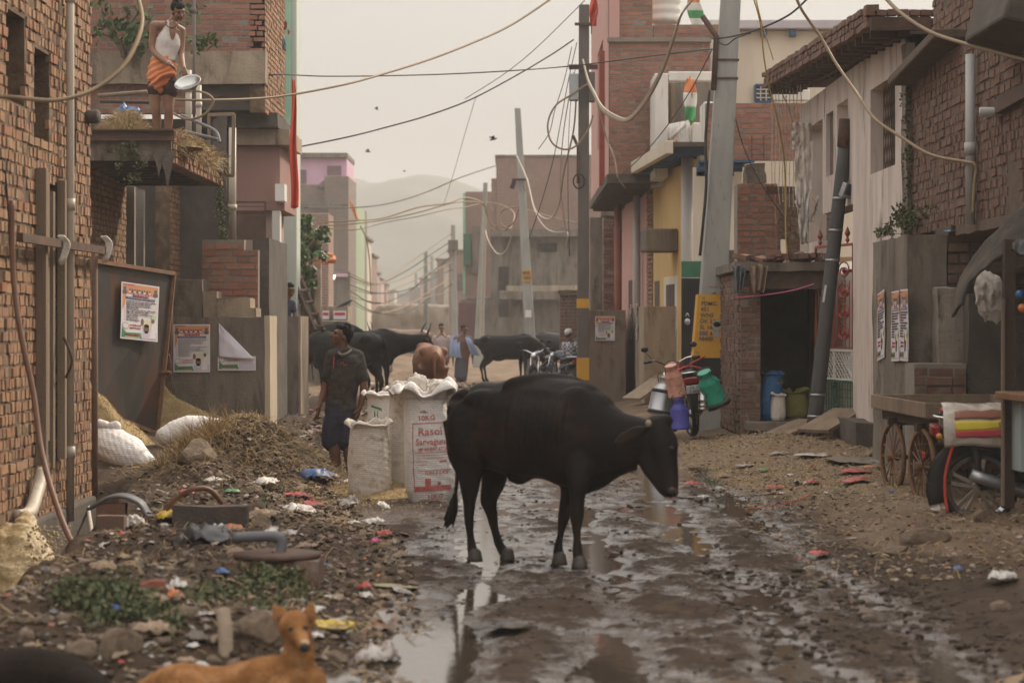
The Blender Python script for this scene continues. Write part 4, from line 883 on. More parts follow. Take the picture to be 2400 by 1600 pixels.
e2 = MB(); bricks(e2, (3.85, 24.8, 4.97), (1, 0, 0), (0, -1, 0), 1.6, .09, bh=.075, out=.02, jit=.012, rng=rgR, deep=.1); e2.build('canopy_edge', m_brick_dark, h)
mb = MB(); mb.bb(3.9, 4.55, 24.7, 24.78, 4.80, 4.94); mb.build('end_beam', m_iron, h)
rough_block('peeling_corner', m_conc, h, 4.33, 4.42, 24.98, 25.3, -.1, 4.7, .02, .06)
rough_block('bare_patch', m_conc, h, 4.355, 4.45, 25.3, 27.3, -.1, .95, .02, .06)
# step blocks in front of its door, and floor slab
rough_block('door_step', m_conc_dark, h, 4.15, 4.42, 27.5, 29.5, -.2, .42, .03, .12)
# fringe of thin light strings hanging off the canopy corner
t = empty('string_lights', (3.85, 35, 4), 'fringe of unlit string lights dangling from the far corner of the dark canopy', 'string lights')
for k in range(9):
    px = 1809+k*8.5; mb = MB(); top = W(px, lerp(185, 112, k/8), 35.3-.9*k/1.0*.35); L_ = U(2.0, 2.3); n_ = 9
    pts = [top+Vector((U(-.012, .012), 0, -L_*j/n_)) for j in range(n_+1)]; mb.tube(pts, .006, 4); [mb.ell(p_, .013, n=6, m=4) for p_ in pts[1:]]
    mb.build('strand', m_wirew, t)
# tattered cloth in its far window
t = empty('tattered_cloth', W(1905, 560, 33), 'tattered grey sacking hanging out of the far window of the pink house', 'cloth')
for k, (x0, y0, x1, y1, wd) in enumerate(((1902, 288, 1898, 480, 22), (1892, 300, 1884, 350, 16), (1915, 330, 1905, 520, 14), (1900, 470, 1906, 570, 16), (1921, 520, 1938, 458, 5))):
    def tf(u, v, x0=x0, y0=y0, x1=x1, y1=y1, wd=wd, k=k):
        px = lerp(x0, x1, v)+(u-.5)*2*wd*(1-.45*v)+5*float(fbm(v*5, k*3.1, 3, 2)); return W(px, lerp(y0, y1, v)+(8*abs(float(fbm(u*7, k, 5, 2))) if v > .9 else 0), 32.6)+Vector((-.12, .10*float(fbm(u*6+k, v*5, 7, 3)), 0))
    mb = MB(); mb.sheet(tf, 12, 24); mb.build('cloth_strip', m_sackd if k != 2 else m_sack, t, smooth=True, thick=.006)
# ornate door gate
g = empty('ornate_gate', (4.3, 30.6, .45), 'ornate wrought gate, red above, white lattice between, green below, behind the tubular pole', 'gate')
ga, gb = W(1912, 0, 31.4), W(2000, 0, 30.0); gd = Vector((gb.x-ga.x, gb.y-ga.y, 0)); 
def G(u, z): return Vector((ga.x, ga.y, 0))+gd*u+Vector((0, 0, z))
def gf(name, m, z0, z1, style):
    mb = MB()
    for (a_, b_) in ((G(0, z0), G(0, z1)), (G(1, z0), G(1, z1)), (G(0, z0), G(1, z0)), (G(0, z1), G(1, z1)), (G(.5, z0), G(.5, z1))): mb.bar(a_, b_, .035, .035)
    if style == 'grid':
        for k in range(1, 14): mb.bar(G(k/14, z0), G(k/14, z1), .01, .01)
        n_ = int((z1-z0)/.085)
        for k in range(1, n_): mb.bar(G(0, lerp(z0, z1, k/n_)), G(1, lerp(z0, z1, k/n_)), .01, .01)
    elif style == 'lattice':
        for k in range(-8, 14): mb.bar(G(max(0, min(1, k/12)), z0), G(max(0, min(1, (k+5)/12)), z1), .009, .009); mb.bar(G(max(0, min(1, (k+5)/12)), z0), G(max(0, min(1, k/12)), z1), .009, .009)
    else:
        for cu in (.25, .75):
            for cz in np.arange(z0+.2, z1-.1, .28):
                for s_ in (-1, 1):
                    pts = [G(cu+s_*(.05+.13*(1-t_/14))*math.sin(t_*.55)*.9, cz+.12*math.cos(t_*.55)*(1-t_/16)) for t_ in range(13)]; mb.tube(pts, .011, 5)
                mb.ell(G(cu, cz), (.03, .03, .03), n=6, m=4)
        for k in range(1, 10): mb.bar(G(k/10, z0), G(k/10, z0+.9), .012, .012)
    mb.build(name, m, g)
gf('upper_panel', m_redp, 1.28, 2.66, 'scroll'); gf('middle_panel', m_whitep, .86, 1.26, 'lattice'); gf('lower_panel', m_green, .42, .84, 'grid')
for u_ in (.12, .85): mb = MB(); mb.lathe([(.006, 0), (.03, .04), (.012, .08), (.04, .13), (.004, .22)], G(u_, 2.68), n=8); mb.build('finial', m_redp, g)
pbox('curtain', m_pinkwall, g, 4.55, 4.57, 29.8, 31.8, .4, 2.3, 0)
# ------------------------------------------------------------------ dark shed with brick front
h = empty('brick_shed', (3.6, 32, 0), 'low brick shed with a pitch dark open front and clothes on its roof edge', 'shed')
sx0, sx1, sy = 3.11, 4.13, 31.0
brickwall('front_wall', h, (sx0, sy, .1), (1, 0, 0), (0, -1, 0), X(1782, sy)-sx0, 2.2, m_brick_dark, m_mortar, (), th=.25, bl=.2, bh=.075, out=.014, jit=.01, rng=rgR)
brickwall('side_wall', h, (sx0, 33.9, .1), (0, -1, 0), (-1, 0, 0), 2.88, 2.2, m_brick_dark, m_mortar, (), th=.2, bl=.2, bh=.075, out=.014, jit=.01, rng=rgR)
pbox('lintel', m_mortar_dark, h, X(1783, sy), 4.3, sy, sy+.3, 2.08, 2.32, .015)
rough_block('roof_slab', m_conc, h, sx0-.08, 4.35, sy-.12, 33.9, 2.33, 2.45, .02, .12)
mb = MB()
for k in range(26):
    mb.box((U(sx0, 4.3), sy+U(-.1, .5), 2.49+U(0, .06)), (U(.1, .24), U(.1, .14), U(.05, .08)), (U(-.2, .2), U(-.2, .2), U(0, 3)))
mb.build('loose_bricks', m_brick_dark, h, bevel=.004)
rough_block('floor_slab', m_conc, h, sx0+.05, 4.2, sy-.55, 33.8, .18, .29, .02, .12)
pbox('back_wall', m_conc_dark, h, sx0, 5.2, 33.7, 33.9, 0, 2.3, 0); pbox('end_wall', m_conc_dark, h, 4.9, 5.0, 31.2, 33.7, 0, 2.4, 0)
for i, (px, c_, lb) in enumerate(((1732, (.13, .145, .16), 'grey cloth draped over the edge of the shed roof'), (1778, (.26, .19, .13), 'wider tan cloth draped over the shed roof edge'))):
    def df(u, v, px=px, i=i):
        w_ = (15, 22)[i]; x_ = px+(u-.5)*2*w_*(1-.45*v)+4*float(fbm(u*4, v*3+i*5, 3, 3)); return W(x_, 622+v*(60, 62)[i]+3*math.sin(u*9), 30.82)+Vector((0, .04*math.sin(u*16+v*2)-.02, 0))
    mb = MB(); mb.sheet(df, 20, 20); mb.build('draped_cloth', cloth('drape%d' % i, c_, b=.8), None, smooth=True, thick=.006, label=lb, cat='cloth')
# sacks inside
sackmesh('feed_sack', 'tall blue plastic sack slumped against the shed wall just inside the opening', (X(1805, 31.3), 31.35, .29), .62, .30, .3, mat('blue_sack', [(.03, .12, .28), (.05, .18, .38)], 7, .45, .6, 14), 41, lean=.05, flop=.6)
sackmesh('feed_sack', 'short white sack standing in front of the blue one inside the shed', (X(1822, 31.2), 31.1, .29), .34, .2, .2, m_sackd, 42, flop=.4)
sackmesh('feed_sack', 'squat yellow green sack at the back of the shed opening', (X(1866, 31.7), 31.75, .29), .36, .34, .3, mat('yellow_green_sack', [(.20, .19, .05), (.30, .28, .08)], 7, .6, .6, 14), 43, flop=.8)
mb = MB(); mb.tube(crv([W(1722, 698, 30.9), W(1800, 690, 30.8), W(1860, 680, 30.7), W(1908, 665, 30.6)], 6), .008, 5)
mb.build('pink_string', mat('pink_cord', [(.5, .10, .2), (.62, .16, .28)], 6, .7, 0), None, label='pink cord strung across the dark mouth of the shed', cat='cord')
# brick pillar and masonry above the shed
h = empty('brick_pillar', (3.8, 35.5, 2.4), 'half built red brick pillar and recess rising behind the shed roof', 'pillar')
brickwall('pillar', h, (X(1728, 35), 35, 1.2), (1, 0, 0), (0, -1, 0), X(1822, 35)-X(1728, 35), Zp(432, 35)-1.2, m_brick_red, m_mortar, (), th=.5, bl=.21, bh=.078, mo=.014, out=.012, jit=.008, rng=rgR)
brickwall('recess_wall', h, (X(1822, 36), 36, 1.2), (1, 0, 0), (0, -1, 0), .9, Zp(440, 36)-1.2, m_brick_dark, m_mortar, [(.05, .16, 1.3, 1.75)], th=.2, bl=.1, bh=.075, out=.02, jit=.02, rng=rgR)
mb = MB(); mb.bar(W(1795, 446, 34.8), W(1886, 446, 34.8), .1, .11); mb.build('steel_beam', m_iron, h)
rough_block('broken_top', m_conc, h, X(1745, 35.5), X(1790, 35.5), 35.2, 35.8, Zp(432, 35.2), Zp(385, 35.2), .06, .07)
# ------------------------------------------------------------------ upper brick house with blue joists
h = empty('brick_house', (4, 38.5, 0), 'red brick upper storey on blue joists behind the wide leaning pole', 'house')
brickwall('upper_wall', h, (X(1655, 38), 38, Zp(375, 38)), (1, 0, 0), (0, -1, 0), 1.75, Zp(242, 38)-Zp(375, 38), m_brick_red, m_mortar, (), th=.25, bl=.225, bh=.074, out=.008, jit=.005, rng=rgR)
mb = MB(); mb.bb(X(1640, 38), X(1768, 38), 37.94, 38.3, Zp(378, 38)-.02, Zp(376, 38)); mb.build('soffit_board', m_bluep, h)
mb = MB()
for k in range(5): mb.bb(X(1640, 38), X(1762-k*16, 38), 38.1+k*.3, 38.2+k*.3, Zp(390, 38)-.06*k, Zp(379, 38)-.003)
mb.build('joist', m_bluep, h)
pbox('cream_wall', m_cream, h, X(1625, 38.7), X(1740, 38.7), 38.7, 38.9, .1, Zp(392, 38.7), .01)
mb = MB(); mb.bb(X(1696, 38.6), X(1727, 38.6), 38.64, 38.69, Zp(622, 38.6), Zp(586, 38.6)); mb.build('window_hole', m_conc_dark, h)
for px in (1762, 1790): mb = MB(); mb.bar(W(px, 318, 37.9), W(px, 372, 37.9), .02, .02); mb.build('bar', m_iron, h)
# cream house behind it
h = empty('cream_house', (5, 48, 0), 'tall cream house with a lilac parapet and a small blue window', 'house')
pbox('wall', m_cream, h, X(1640, 48), X(2040, 48), 48, 52, 3, Zp(72, 48), .02)
pbox('parapet', mat('pale_lilac_concrete', [(.42, .38, .40), (.54, .50, .52)], 2, .9, .3, 30, streak=.3), h, X(1640, 48)-.05, X(2040, 48), 47.75, 52, Zp(71, 48), Zp(50, 48), .02)
for px in (1790, 1858): pbox('bracket', m_bluep, h, X(px-7, 47.9), X(px+7, 47.9), 47.8, 47.98, Zp(88, 48), Zp(73, 48), .01)
wn = pbox('window', m_conc_dark, h, X(1771, 48), X(1808, 48), 47.94, 47.99, Zp(238, 48), Zp(201, 48), 0)
mb = MB(); a, b, c_, e_ = [W(*q, 47.9) for q in ((1770, 200), (1809, 200), (1809, 239), (1770, 239))]
for p_, q_ in ((a, b), (b, c_), (c_, e_), (e_, a)): mb.bar(p_, q_, .05, .05)
mb.build('window_frame', m_bluep, wn); mb = MB()
for t_ in (.33, .66): mb.bar(lerp(a, b, t_), lerp(e_, c_, t_), .02, .02)
for t_ in (.25, .5, .75): mb.bar(lerp(a, e_, t_), lerp(b, c_, t_), .02, .02)
mb.build('window_bars', m_whitep, wn)
pbox('white_ledge', m_whitep, h, X(1810, 46), X(1895, 46), 45.8, 46, Zp(238, 46), Zp(212, 46), .02)
# ------------------------------------------------------------------ white balcony house with yellow and pink ground floor
FA, FB = Vector((2.52, 50.5, 0)), Vector((3.2, 39.4, 0)); FD = (FB-FA)
def onf(px):
    k = (px-1200)/FPX; t_ = (k*FA.y-FA.x)/((FD.x)-k*FD.y); return FA+FD*t_
fn_ = Vector((-FD.y*-1, 0, 0)); FN = Vector((FD.y, -FD.x, 0)).normalized(); FN = FN if FN.x < 0 else -FN
h = empty('balcony_house', (3, 45, 0), 'house with a white balcony over a pink and yellow ground floor on blue joists', 'house')
def fpanel(name, m, pa, pb, z0, z1, th=.2, off=0):
    a, b = onf(pa), onf(pb); mb = MB(); mb.poly([a+Zv*z0+FN*off, b+Zv*z0+FN*off, b+Zv*z1+FN*off, a+Zv*z1+FN*off], -FN*th); return mb.build(name, m, h, bevel=.01)
fpanel('pink_wall', m_salmon, 1464, 1517, 0, 4.5)
fpanel('yellow_wall', m_yellow, 1531, 1622, 0, 4.5); fpanel('cream_wall', m_cream, 1633, 1640, 0, 4.5)
brw = MB(); bricks(brw, onf(1517)+Zv*0, (FD.normalized()), FN, (onf(1531)-onf(1517)).length, 4.5, bh=.075, rng=rgR, out=.02, deep=.1); brw.build('brick_pier', m_brick_tan, h)
fpanel('pier_core', m_mortar, 1517, 1531, 0, 4.5, .15, -.02)
for px, r_ in ((1461, .09), (1506, .08), (1627, .11)):
    a = onf(px)+FN*.12; mb = MB(); mb.tube([a, a+Zv*4.5], r_, 10); mb.build('drain_pipe', mat('red_pipe', [(.22, .08, .06), (.30, .12, .09)], 3, .8, .2, 30) if px == 1461 else m_pvc, h, smooth=True)
for pa, pb, z1_, mm in ((1474, 1482, 2.55, m_conc_dark), (1488, 1499, 2.45, m_mortar_dark), (1535, 1546, 2.45, m_mortar_dark), (1562, 1582, 2.35, m_conc_dark)): fpanel('door', mm, pa, pb, .1, z1_, .05, .012)
fpanel('door_surround', m_cream, 1556, 1588, .1, 2.5, .04, .006)
a = onf(1582)+FN*.3+Zv*Zp(568, 43); mb = MB(); mb.box(a, (.6, .9, .42), (0, 0, math.atan2(FD.y, FD.x)+R(90))); mb.build('air_cooler', m_conc, h, bevel=.03)
# slab edge and joists
mb = MB(); e0 = [FA+FN*.62, FB+FD*.06+FN*.62]
mb.poly([e0[0]+Zv*4.52, e0[1]+Zv*4.50, e0[1]+Zv*4.72, e0[0]+Zv*4.74], -FN*.12); mb.build('slab_edge', m_cream, h, bevel=.01)
mb = MB(); mb.poly([e0[0]-FN*.12+Zv*4.62, e0[1]-FN*.12+Zv*4.62, e0[1]-FN*1.6+Zv*4.62, e0[0]-FN*1.6+Zv*4.62], (0, 0, .08)); mb.build('slab', m_conc_dark, h)
n_ = 18
for k in range(n_): p_ = lerp(e0[0], e0[1], (k+.5)/n_); mb = MB(); mb.bar(p_-FN*.14+Zv*4.55, p_-FN*.7+Zv*4.55, .07, .11); mb.build('joist', m_bluep, h)
# white upper storey with the recessed balcony
d_ = 42.5
pbox('white_pillar', m_whitep, h, X(1534, d_), X(1566, d_), d_, d_+1.4, Zp(415, d_), Zp(172, d_), .02)
pbox('white_beam', m_whitep, h, X(1567, d_), X(1690, d_), d_, d_+.3, Zp(190, d_), Zp(168, d_), .02)
pbox('recess_wall', m_conc, h, X(1570, 44), X(1720, 44), 43.9, 44.1, 4.6, Zp(180, 44), .01)
pbox('door_leaf', m_wood, h, X(1571, 43.8), X(1582, 43.8), 43.7, 43.85, 4.6, Zp(195, 43.8), .01)
pbox('side_pier', m_whitep, h, X(1615, d_), X(1650, d_), 41.6, 42.4, 4.74, Zp(292, 42), .02)
pbox('parapet', m_whitep, h, X(1640, 41.5), X(1690, 41.5), 40.6, 41.5, 4.7, Zp(250, 41.5), .02)
mb = MB(); rail0, rail1 = W(1568, 330, 42.6), W(1612, 290, 41.8)
mb.bar(rail0, rail1, .08, .08)
for k in range(9): p_ = lerp(rail0, rail1, k/8); mb.lathe([(.03, 0), (.05, .12), (.025, .3), (.045, .42), (.03, .6)], (p_.x, p_.y, 4.74), n=8)
mb.build('balustrade', m_whitep, h, smooth=True)
for i, (x0, y0, x1, y1, d2) in enumerate(((1616, 172, 1650, 60, 45), (1651, 120, 1700, 60, 45))): pbox('stepped_parapet', m_whitep, h, X(x0+14*i, d2), X(x1, d2), d2, d2+.5, Zp(172, d2), Zp(y1+50*(1-i)-15*i, d2), .02)
for px, yy in ((1515, 419), (1520, 433)): mb = MB(); mb.tube([W(px-12, yy+2, 45), W(px+38, yy-2, 43.8)], .06, 10); mb.build('spout', m_pvc, h, smooth=True)
t = empty('garland', W(1585, 380, 42.2), 'bright red flower garland hung on the white balcony', 'garland')
for q_ in ([(1590, 330), (1592, 350), (1588, 385)], [(1580, 350), (1581, 365), (1586, 388)]):
    mb = MB()
    for p_ in crv([W(a_, b_, 42.2) for a_, b_ in q_], 8): mb.ell(p_+Vector((U(-.02, .02), U(-.02, .02), 0)), .045, n=7, m=5)
    mb.build('flower_strand', mat('red_petals', [(.55, .03, .02), (.72, .06, .03)], 8, .7, .4, 40), t)
# ------------------------------------------------------------------ tall brick block with the water tank
h = empty('brick_tower', (2.6, 46, 4.4), 'three storey red brick block with pink side wall overhanging the street behind the dark pole', 'building')
zb, zt = Zp(408, 44), Zp(88, 44)
brickwall('front_wall', h, (1.88, 44, zb), (1, 0, 0), (0, -1, 0), 1.95, zt-zb, m_brick_red, m_mortar, (), th=.25, bl=.23, bh=.074, out=.007, jit=.005, rng=rgR)
brickwall('parapet_wall', h, (1.88, 44.1, zt), (1, 0, 0), (0, -1, 0), X(1530, 44)-1.88, 2.0, m_brick_red, m_mortar, (), th=.25, bl=.23, bh=.074, out=.007, rng=rgR)
brickwall('parapet_wall', h, (X(1532, 44), 44.1, zt), (1, 0, 0), (0, -1, 0), 1.6, .26, m_brick_red, m_mortar, (), th=.25, out=.007, rng=rgR)
rough_block('string_course', m_mortar, h, 1.84, 3.85, 43.93, 44.1, zt-.09, zt-.02, .01, .1)
mb = MB(); slab(mb, (1.88, 54, zb), (0, -1, 0), (-1, 0, 0), 9.99, 4.3, .2, [(54-50, 54-47, .9, 3.0)]); mb.build('pink_side', m_salmon, h)
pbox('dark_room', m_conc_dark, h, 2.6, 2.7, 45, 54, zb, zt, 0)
mb = MB(); mb.bar((1.83, 46.2, zb-.1), (1.83, 46.2, zt), .12, .1); mb.build('red_post', m_redp, h)
rough_block('underside', m_conc_dark, h, 1.84, 3.9, 44, 54, zb-.17, zb-.003, .01, .3)
for k in range(16): mb = MB(); mb.bar((1.9, 44.3+.6*k, zb-.22), (2.7, 44.3+.6*k, zb-.22), .06, .09); mb.build('joist', m_iron, h)
pbox('lower_wall', m_salmon, h, 2.55, 2.7, 50.8, 56, 0, zb-.18, .01)
t = empty('water_tank', (X(1558, 46), 46, Zp(52, 46)), 'ribbed white plastic water tank on the roof of the red brick block', 'water tank')
mb = MB(); prof = [(.05, 0), (.31, 0)]
for k in range(14): prof += [(.33-.02*(k % 2), .05+k*.09), (.33-.02*(k % 2), .09+k*.09)]
prof += [(.30, 1.4), (.16, 1.5), (.14, 1.6), (.02, 1.62)]; mb.lathe(prof, (X(1558, 46), 46, Zp(54, 46)), n=28); mb.build('tank', m_whitep, t, smooth=True)
# concrete and brick neighbours between the pole and the pink wall
h = empty('concrete_house', (2.3, 56, 0), 'grey concrete wall and rough brick corner standing just behind the dark pole', 'house')
pbox('wall', m_conc, h, X(1383, 56), X(1412, 56), 56, 60, 0, Zp(508, 56), .02)
brickwall('corner', h, (X(1414, 55.5), 55.5, 0), (1, 0, 0), (0, -1, 0), .52, Zp(508, 55.5), m_brick_dark, m_mortar, (), out=.03, jit=.03, rng=rgR); pbox('cap', m_conc, h, X(1410, 55.4), X(1462, 55.4), 55.4, 56, Zp(507, 55.4), Zp(492, 55.4), .02)
h = empty('low_brick_wall', (1.7, 60, 0), 'low brick wall with a stone coping on both sides of the dark pole foot', 'wall')
brickwall('wall', h, (X(1312, 60), 60, 0), (1, 0, 0), (0, -1, 0), 1.4, Zp(690, 60), m_brick_dark, m_mortar, (), out=.01, rng=rgR); rough_block('coping', m_mortar_dark, h, X(1308, 60), X(1432, 60), 59.9, 60.3, Zp(689, 60), Zp(680, 60), .02, .15)
# dark ribbed gate beside the wide pole
g = empty('metal_gate', W(1620, 900, 38.3), 'tall black ribbed metal door with a green top panel behind the wide pole', 'gate')
mb = MB(); a, b = W(1597, 650, 38.3), W(1660, 890, 38.3); mb.bb(a.x, b.x, 38.3, 38.34, .15, Zp(652, 38.3))
for k in range(14): x_ = lerp(a.x, b.x, (k+.5)/14); mb.bb(x_-.008, x_+.008, 38.27, 38.3, .15, Zp(652, 38.3))
mb.build('panel', m_dkplast, g); mb = MB(); mb.bb(a.x, b.x, 38.26, 38.32, Zp(650, 38.3), Zp(612, 38.3)); mb.build('top_panel', m_green, g, bevel=.01)
mb = MB(); mb.tube(crv([W(1607, 742, 38.2), W(1611, 734, 38.2), W(1615, 742, 38.2)], 5), .012, 6); mb.ell(W(1611, 754, 38.2), (.05, .03, .06)); mb.build('padlock', m_alu, g, smooth=True)
# the two chest high plastered boxes
h = empty('boundary_wall', (1.9, 45, .1), 'brownish plastered boundary wall with one full poster, beside the dark pole', 'wall')
rough_block('wall', mat('brown_plaster', [(.15, .11, .085), (.21, .16, .125), (.26, .20, .16)], 1.4, .9, .4, 30, streak=.3, dirt=(.11, .08, .06), dscale=3), h, 1.49, 2.25, 45, 51, 0, Zp(727, 45), .015, .15)
h = empty('boundary_wall', (2.9, 42, .1), 'beige plastered boundary wall right behind the motorcycle with the milk cans', 'wall')
rough_block('wall', m_conc_warm, h, 2.44, 3.33, 42, 48, 0, Zp(718, 42), .015, .15)
# ------------------------------------------------------------------ farther houses along the street
m_brfar = mat('hazy_brick', [(.22, .12, .09), (.30, .17, .13)], 2, .92, .3, 20, brick=((.30, .26, .22), .085, (.17, .10, .08)), dirt=(.26, .22, .19), dscale=.9, dpos=(.55, .75))
m_brfar2 = mat('hazy_grey_brick', [(.17, .12, .10), (.25, .185, .155)], 2, .92, .3, 20, brick=((.26, .23, .20), .085, (.14, .11, .09)), dirt=(.24, .21, .185), dscale=.9, dpos=(.52, .72))
h = empty('brick_building', (1.5, 77, 0), 'big windowless brick block above a grey concrete ground floor at the bend of the street', 'building')
d1 = 108
pbox('upper_wall', m_brfar, h, X(1163, d1), X(1500, d1), d1, d1+8, Zp(548, d1), Zp(368, d1), .02)
rough_block('ragged_edge', m_brfar, h, X(1152, d1), X(1163, d1), d1+.1, d1+4, Zp(548, d1), Zp(418, d1), .05, .2)
pbox('coping', m_conc, h, X(1160, d1), X(1505, d1), d1-.05, d1+8, Zp(368, d1), Zp(363, d1), .02)
pbox('concrete_band', m_conc, h, X(1150, d1), X(1505, d1), d1-.6, d1+8, Zp(556, d1), Zp(537, d1), .03)
mb = MB(); slab(mb, (X(1150, d1), d1, -.1), (1, 0, 0), (0, -1, 0), 4.5, Zp(556, d1)+.1, .3, [(X(1262, d1)-X(1150, d1), X(1306, d1)-X(1150, d1), Zp(591, d1)+.1, Zp(569, d1)+.1), (X(1168, d1)-X(1150, d1), X(1192, d1)-X(1150, d1), 2.0, 4.4)])
mb.build('ground_wall', m_conc, h); pbox('dark_room', m_conc_dark, h, X(1155, d1), X(1500, d1), d1+2, d1+2.1, 0, 6.6, 0)
pbox('balcony_slab', m_conc, h, X(1170, d1), X(1320, d1), d1-1.1, d1+.1, Zp(703, d1), Zp(682, d1), .04); pbox('low_wall', m_conc_warm, h, X(1186, d1), X(1460, d1), d1-.5, d1-.1, Zp(703, d1), Zp(640, d1)-.6, .02)
mb = MB(); mb.tube([W(1197, 560, d1-.2), W(1197, 690, d1-.2)], .07, 8); mb.build('drain_pipe', m_conc, h)
h = empty('brick_building', (-1, 86, 0), 'narrow brick block with mint green edging left of the big windowless one', 'building')
d2 = 122
pbox('wall', m_brfar, h, X(1091, d2), X(1162, d2), d2, d2+6, Zp(700, d2), Zp(449, d2), .02); pbox('mint_edge', m_mint, h, X(1085, d2), X(1091, d2), d2-.1, d2+5, Zp(690, d2), Zp(452, d2), .02)
pbox('green_awning', m_green, h, X(1086, d2), X(1103, d2), d2-.3, d2-.12, Zp(622, d2), Zp(548, d2), .02); pbox('grey_panel', m_conc, h, X(1107, d2), X(1128, d2), d2-.2, d2-.03, Zp(640, d2), Zp(530, d2), .02)
pbox('ground_floor', m_conc, h, X(1080, d2), X(1180, d2), d2-.1, d2+6, 0, Zp(702, d2), .02)
g = pbox('metal_gate', mat('maroon_metal', [(.13, .055, .055), (.18, .08, .075)], 3, .7, .1, 20), None, X(1075, 112), X(1117, 112), 112, 112.1, -.1, Zp(709, 112), .02, label='wide plain maroon metal gate beyond the man with the scarf', cat='gate')
# pink topped block on the other side
h = empty('brick_building', (-7, 78, 0), 'tall brick block with a lilac pink top storey left of the hills', 'building')
d3 = 108
pbox('brick_wall', m_brfar2, h, X(655, d3), X(770, d3), d3, d3+7, 0, Zp(432, d3), .02); pbox('brick_tower', m_brfar2, h, X(762, d3), X(818, d3), d3-.4, d3+5, 0, Zp(414, d3), .02)
mb = MB(); mb.poly([W(745, 433, d3-.1), W(770, 415, d3-.1), W(770, 440, d3-.1), W(745, 440, d3-.1)], (0, 4, 0)); mb.build('ramp_wall', m_brfar2, h)
pbox('concrete_strip', m_conc, h, X(756, d3), X(771, d3), d3-.46, d3-.403, 0, Zp(470, d3), .02); pbox('floor_band', m_conc, h, X(660, d3), X(818, d3), d3-.43, d3-.405, Zp(487, d3), Zp(478, d3), .01)
d4 = 113
pbox('lilac_wall', m_lilac, h, X(655, d4), X(813, d4), d4, d4+5, Zp(440, d4), Zp(371, d4), .02); pbox('roof_edge', m_conc, h, X(650, d4), X(815, d4), d4-.3, d4+5, Zp(371, d4), Zp(359, d4), .03)
for pa, pb, ya, yb in ((767, 800, 389, 414), (692, 718, 398, 433)): pbox('shuttered_window', mat('plum_shutter', [(.16, .09, .11), (.22, .13, .15)], 3, .8, .1, 20), h, X(pa, d4), X(pb, d4), d4-.06, d4-.003, Zp(yb, d4), Zp(ya, d4), .01)
pbox('ground_band', m_conc, h, X(770, d3), X(824, d3), d3-.9, d3-.41, 0, Zp(638, d3), .02); pbox('pink_awning', m_lilac, h, X(788, d3), X(818, d3), d3-1.2, d3-.91, Zp(650, d3), Zp(643, d3), .02)
h = empty('green_house', (-6.3, 84, 0), 'slim lime green house edge with a barred balcony beside the brick tower', 'house')
pbox('wall', mat('lime_paint', [(.27, .33, .22), (.35, .42, .29)], 1, .85, .1, 20), h, X(819, 120), X(826, 120), 120, 130, 0, Zp(470, 120), .02); pbox('grey_wall', m_conc, h, X(826, 124), X(838, 124), 124, 132, 0, Zp(479, 124), .02)
mb = MB(); a, b, c_, e_ = [W(*q, 119) for q in ((820, 603), (830, 603), (830, 653), (820, 653))]
for p_, q_ in ((a, b), (b, c_), (c_, e_), (e_, a), (lerp(a, e_, .33), lerp(b, c_, .33)), (lerp(a, e_, .66), lerp(b, c_, .66))): mb.bar(p_, q_, .05, .05)
mb.build('balcony_bars', m_iron, h)
# nearer low house beyond the leaning man
h = empty('shop_house', (-6, 58, 0), 'low brick shop with a dark awning and posters on its plinth', 'house')
d5 = 58
brickwall('upper_wall', h, (X(655, d5), d5, 3.0), (1, 0, 0), (0, -1, 0), X(752, d5)-X(655, d5), Zp(575, d5)-3.0+.3, m_brick_red, m_mortar, (), out=.006, rng=rgR)
pbox('wall', m_conc, h, X(640, d5), X(700, d5), d5+.1, d5+3, 0, 3, .02); pbox('pillar', m_conc_warm, h, X(737, d5), X(752, d5), d5, d5+.3, 0, 3.0, .02); pbox('awning', m_conc_dark, h, X(695, d5), X(737, d5), d5-.5, d5+.3, Zp(664, d5), Zp(646, d5), .02)
pbox('dark_opening', m_conc_dark, h, X(700, d5), X(736, d5), d5+.4, d5+.5, 0, 2.8, 0); pbox('green_cloth', m_green, h, X(722, d5), X(729, d5), d5-.2, d5-.1, 1.4, 2.6, .02)
rough_block('plinth', m_conc_warm, h, X(752, 54), X(815, 54), 54, 55.5, -.1, Zp(718, 54), .02, .15); rough_block('plinth_step', m_conc, h, X(725, 53), X(815, 53), 53, 53.9, -.1, Zp(752, 53), .02, .15)
pbox('back_wall', m_brfar, h, X(640, 70), X(770, 70), 70, 72, 0, Zp(500, 70), .02)
# street lamps shining under the awning of the far shop
for k, (px, py) in enumerate(((784, 647), (782, 652))):
    mb = MB(); mb.ell(W(px, py, 106), .05, n=8, m=6)
    if 'lamp_glow' not in MATS:
        gm_ = bpy.data.materials.new('lamp_glow'); gm_.use_nodes = True; p = gm_.node_tree.nodes['Principled BSDF']; p.inputs['Emission Color'].default_value = (1, .95, .85, 1); p.inputs['Emission Strength'].default_value = 6; MATS['lamp_glow'] = gm_
    mb.build('light_bulb', MATS['lamp_glow'], None, label='%s of the two lit bulbs under the awning of the far shop' % ('upper', 'lower')[k], cat='light bulb')
# ladder / iron stair
t = empty('iron_ladder', W(720, 760, 41), 'rusty iron ladder leaning up behind the man in the blue shirt', 'ladder')
mb = MB(); mb.bar(W(655, 585, 41), W(738, 775, 40.5), .06, .08); mb.build('rail', m_iron, t); mb = MB(); mb.bar(W(670, 575, 42.2), W(758, 775, 41.5), .06, .08); mb.build('rail', m_iron, t)
mb = MB()
for k in range(7): a_ = .1+k*.14; mb.bar(lerp(W(655, 585, 41), W(738, 775, 40.5), a_), lerp(W(670, 575, 42.2), W(758, 775, 41.5), a_), .14, .03)
mb.build('rungs', m_iron, t)
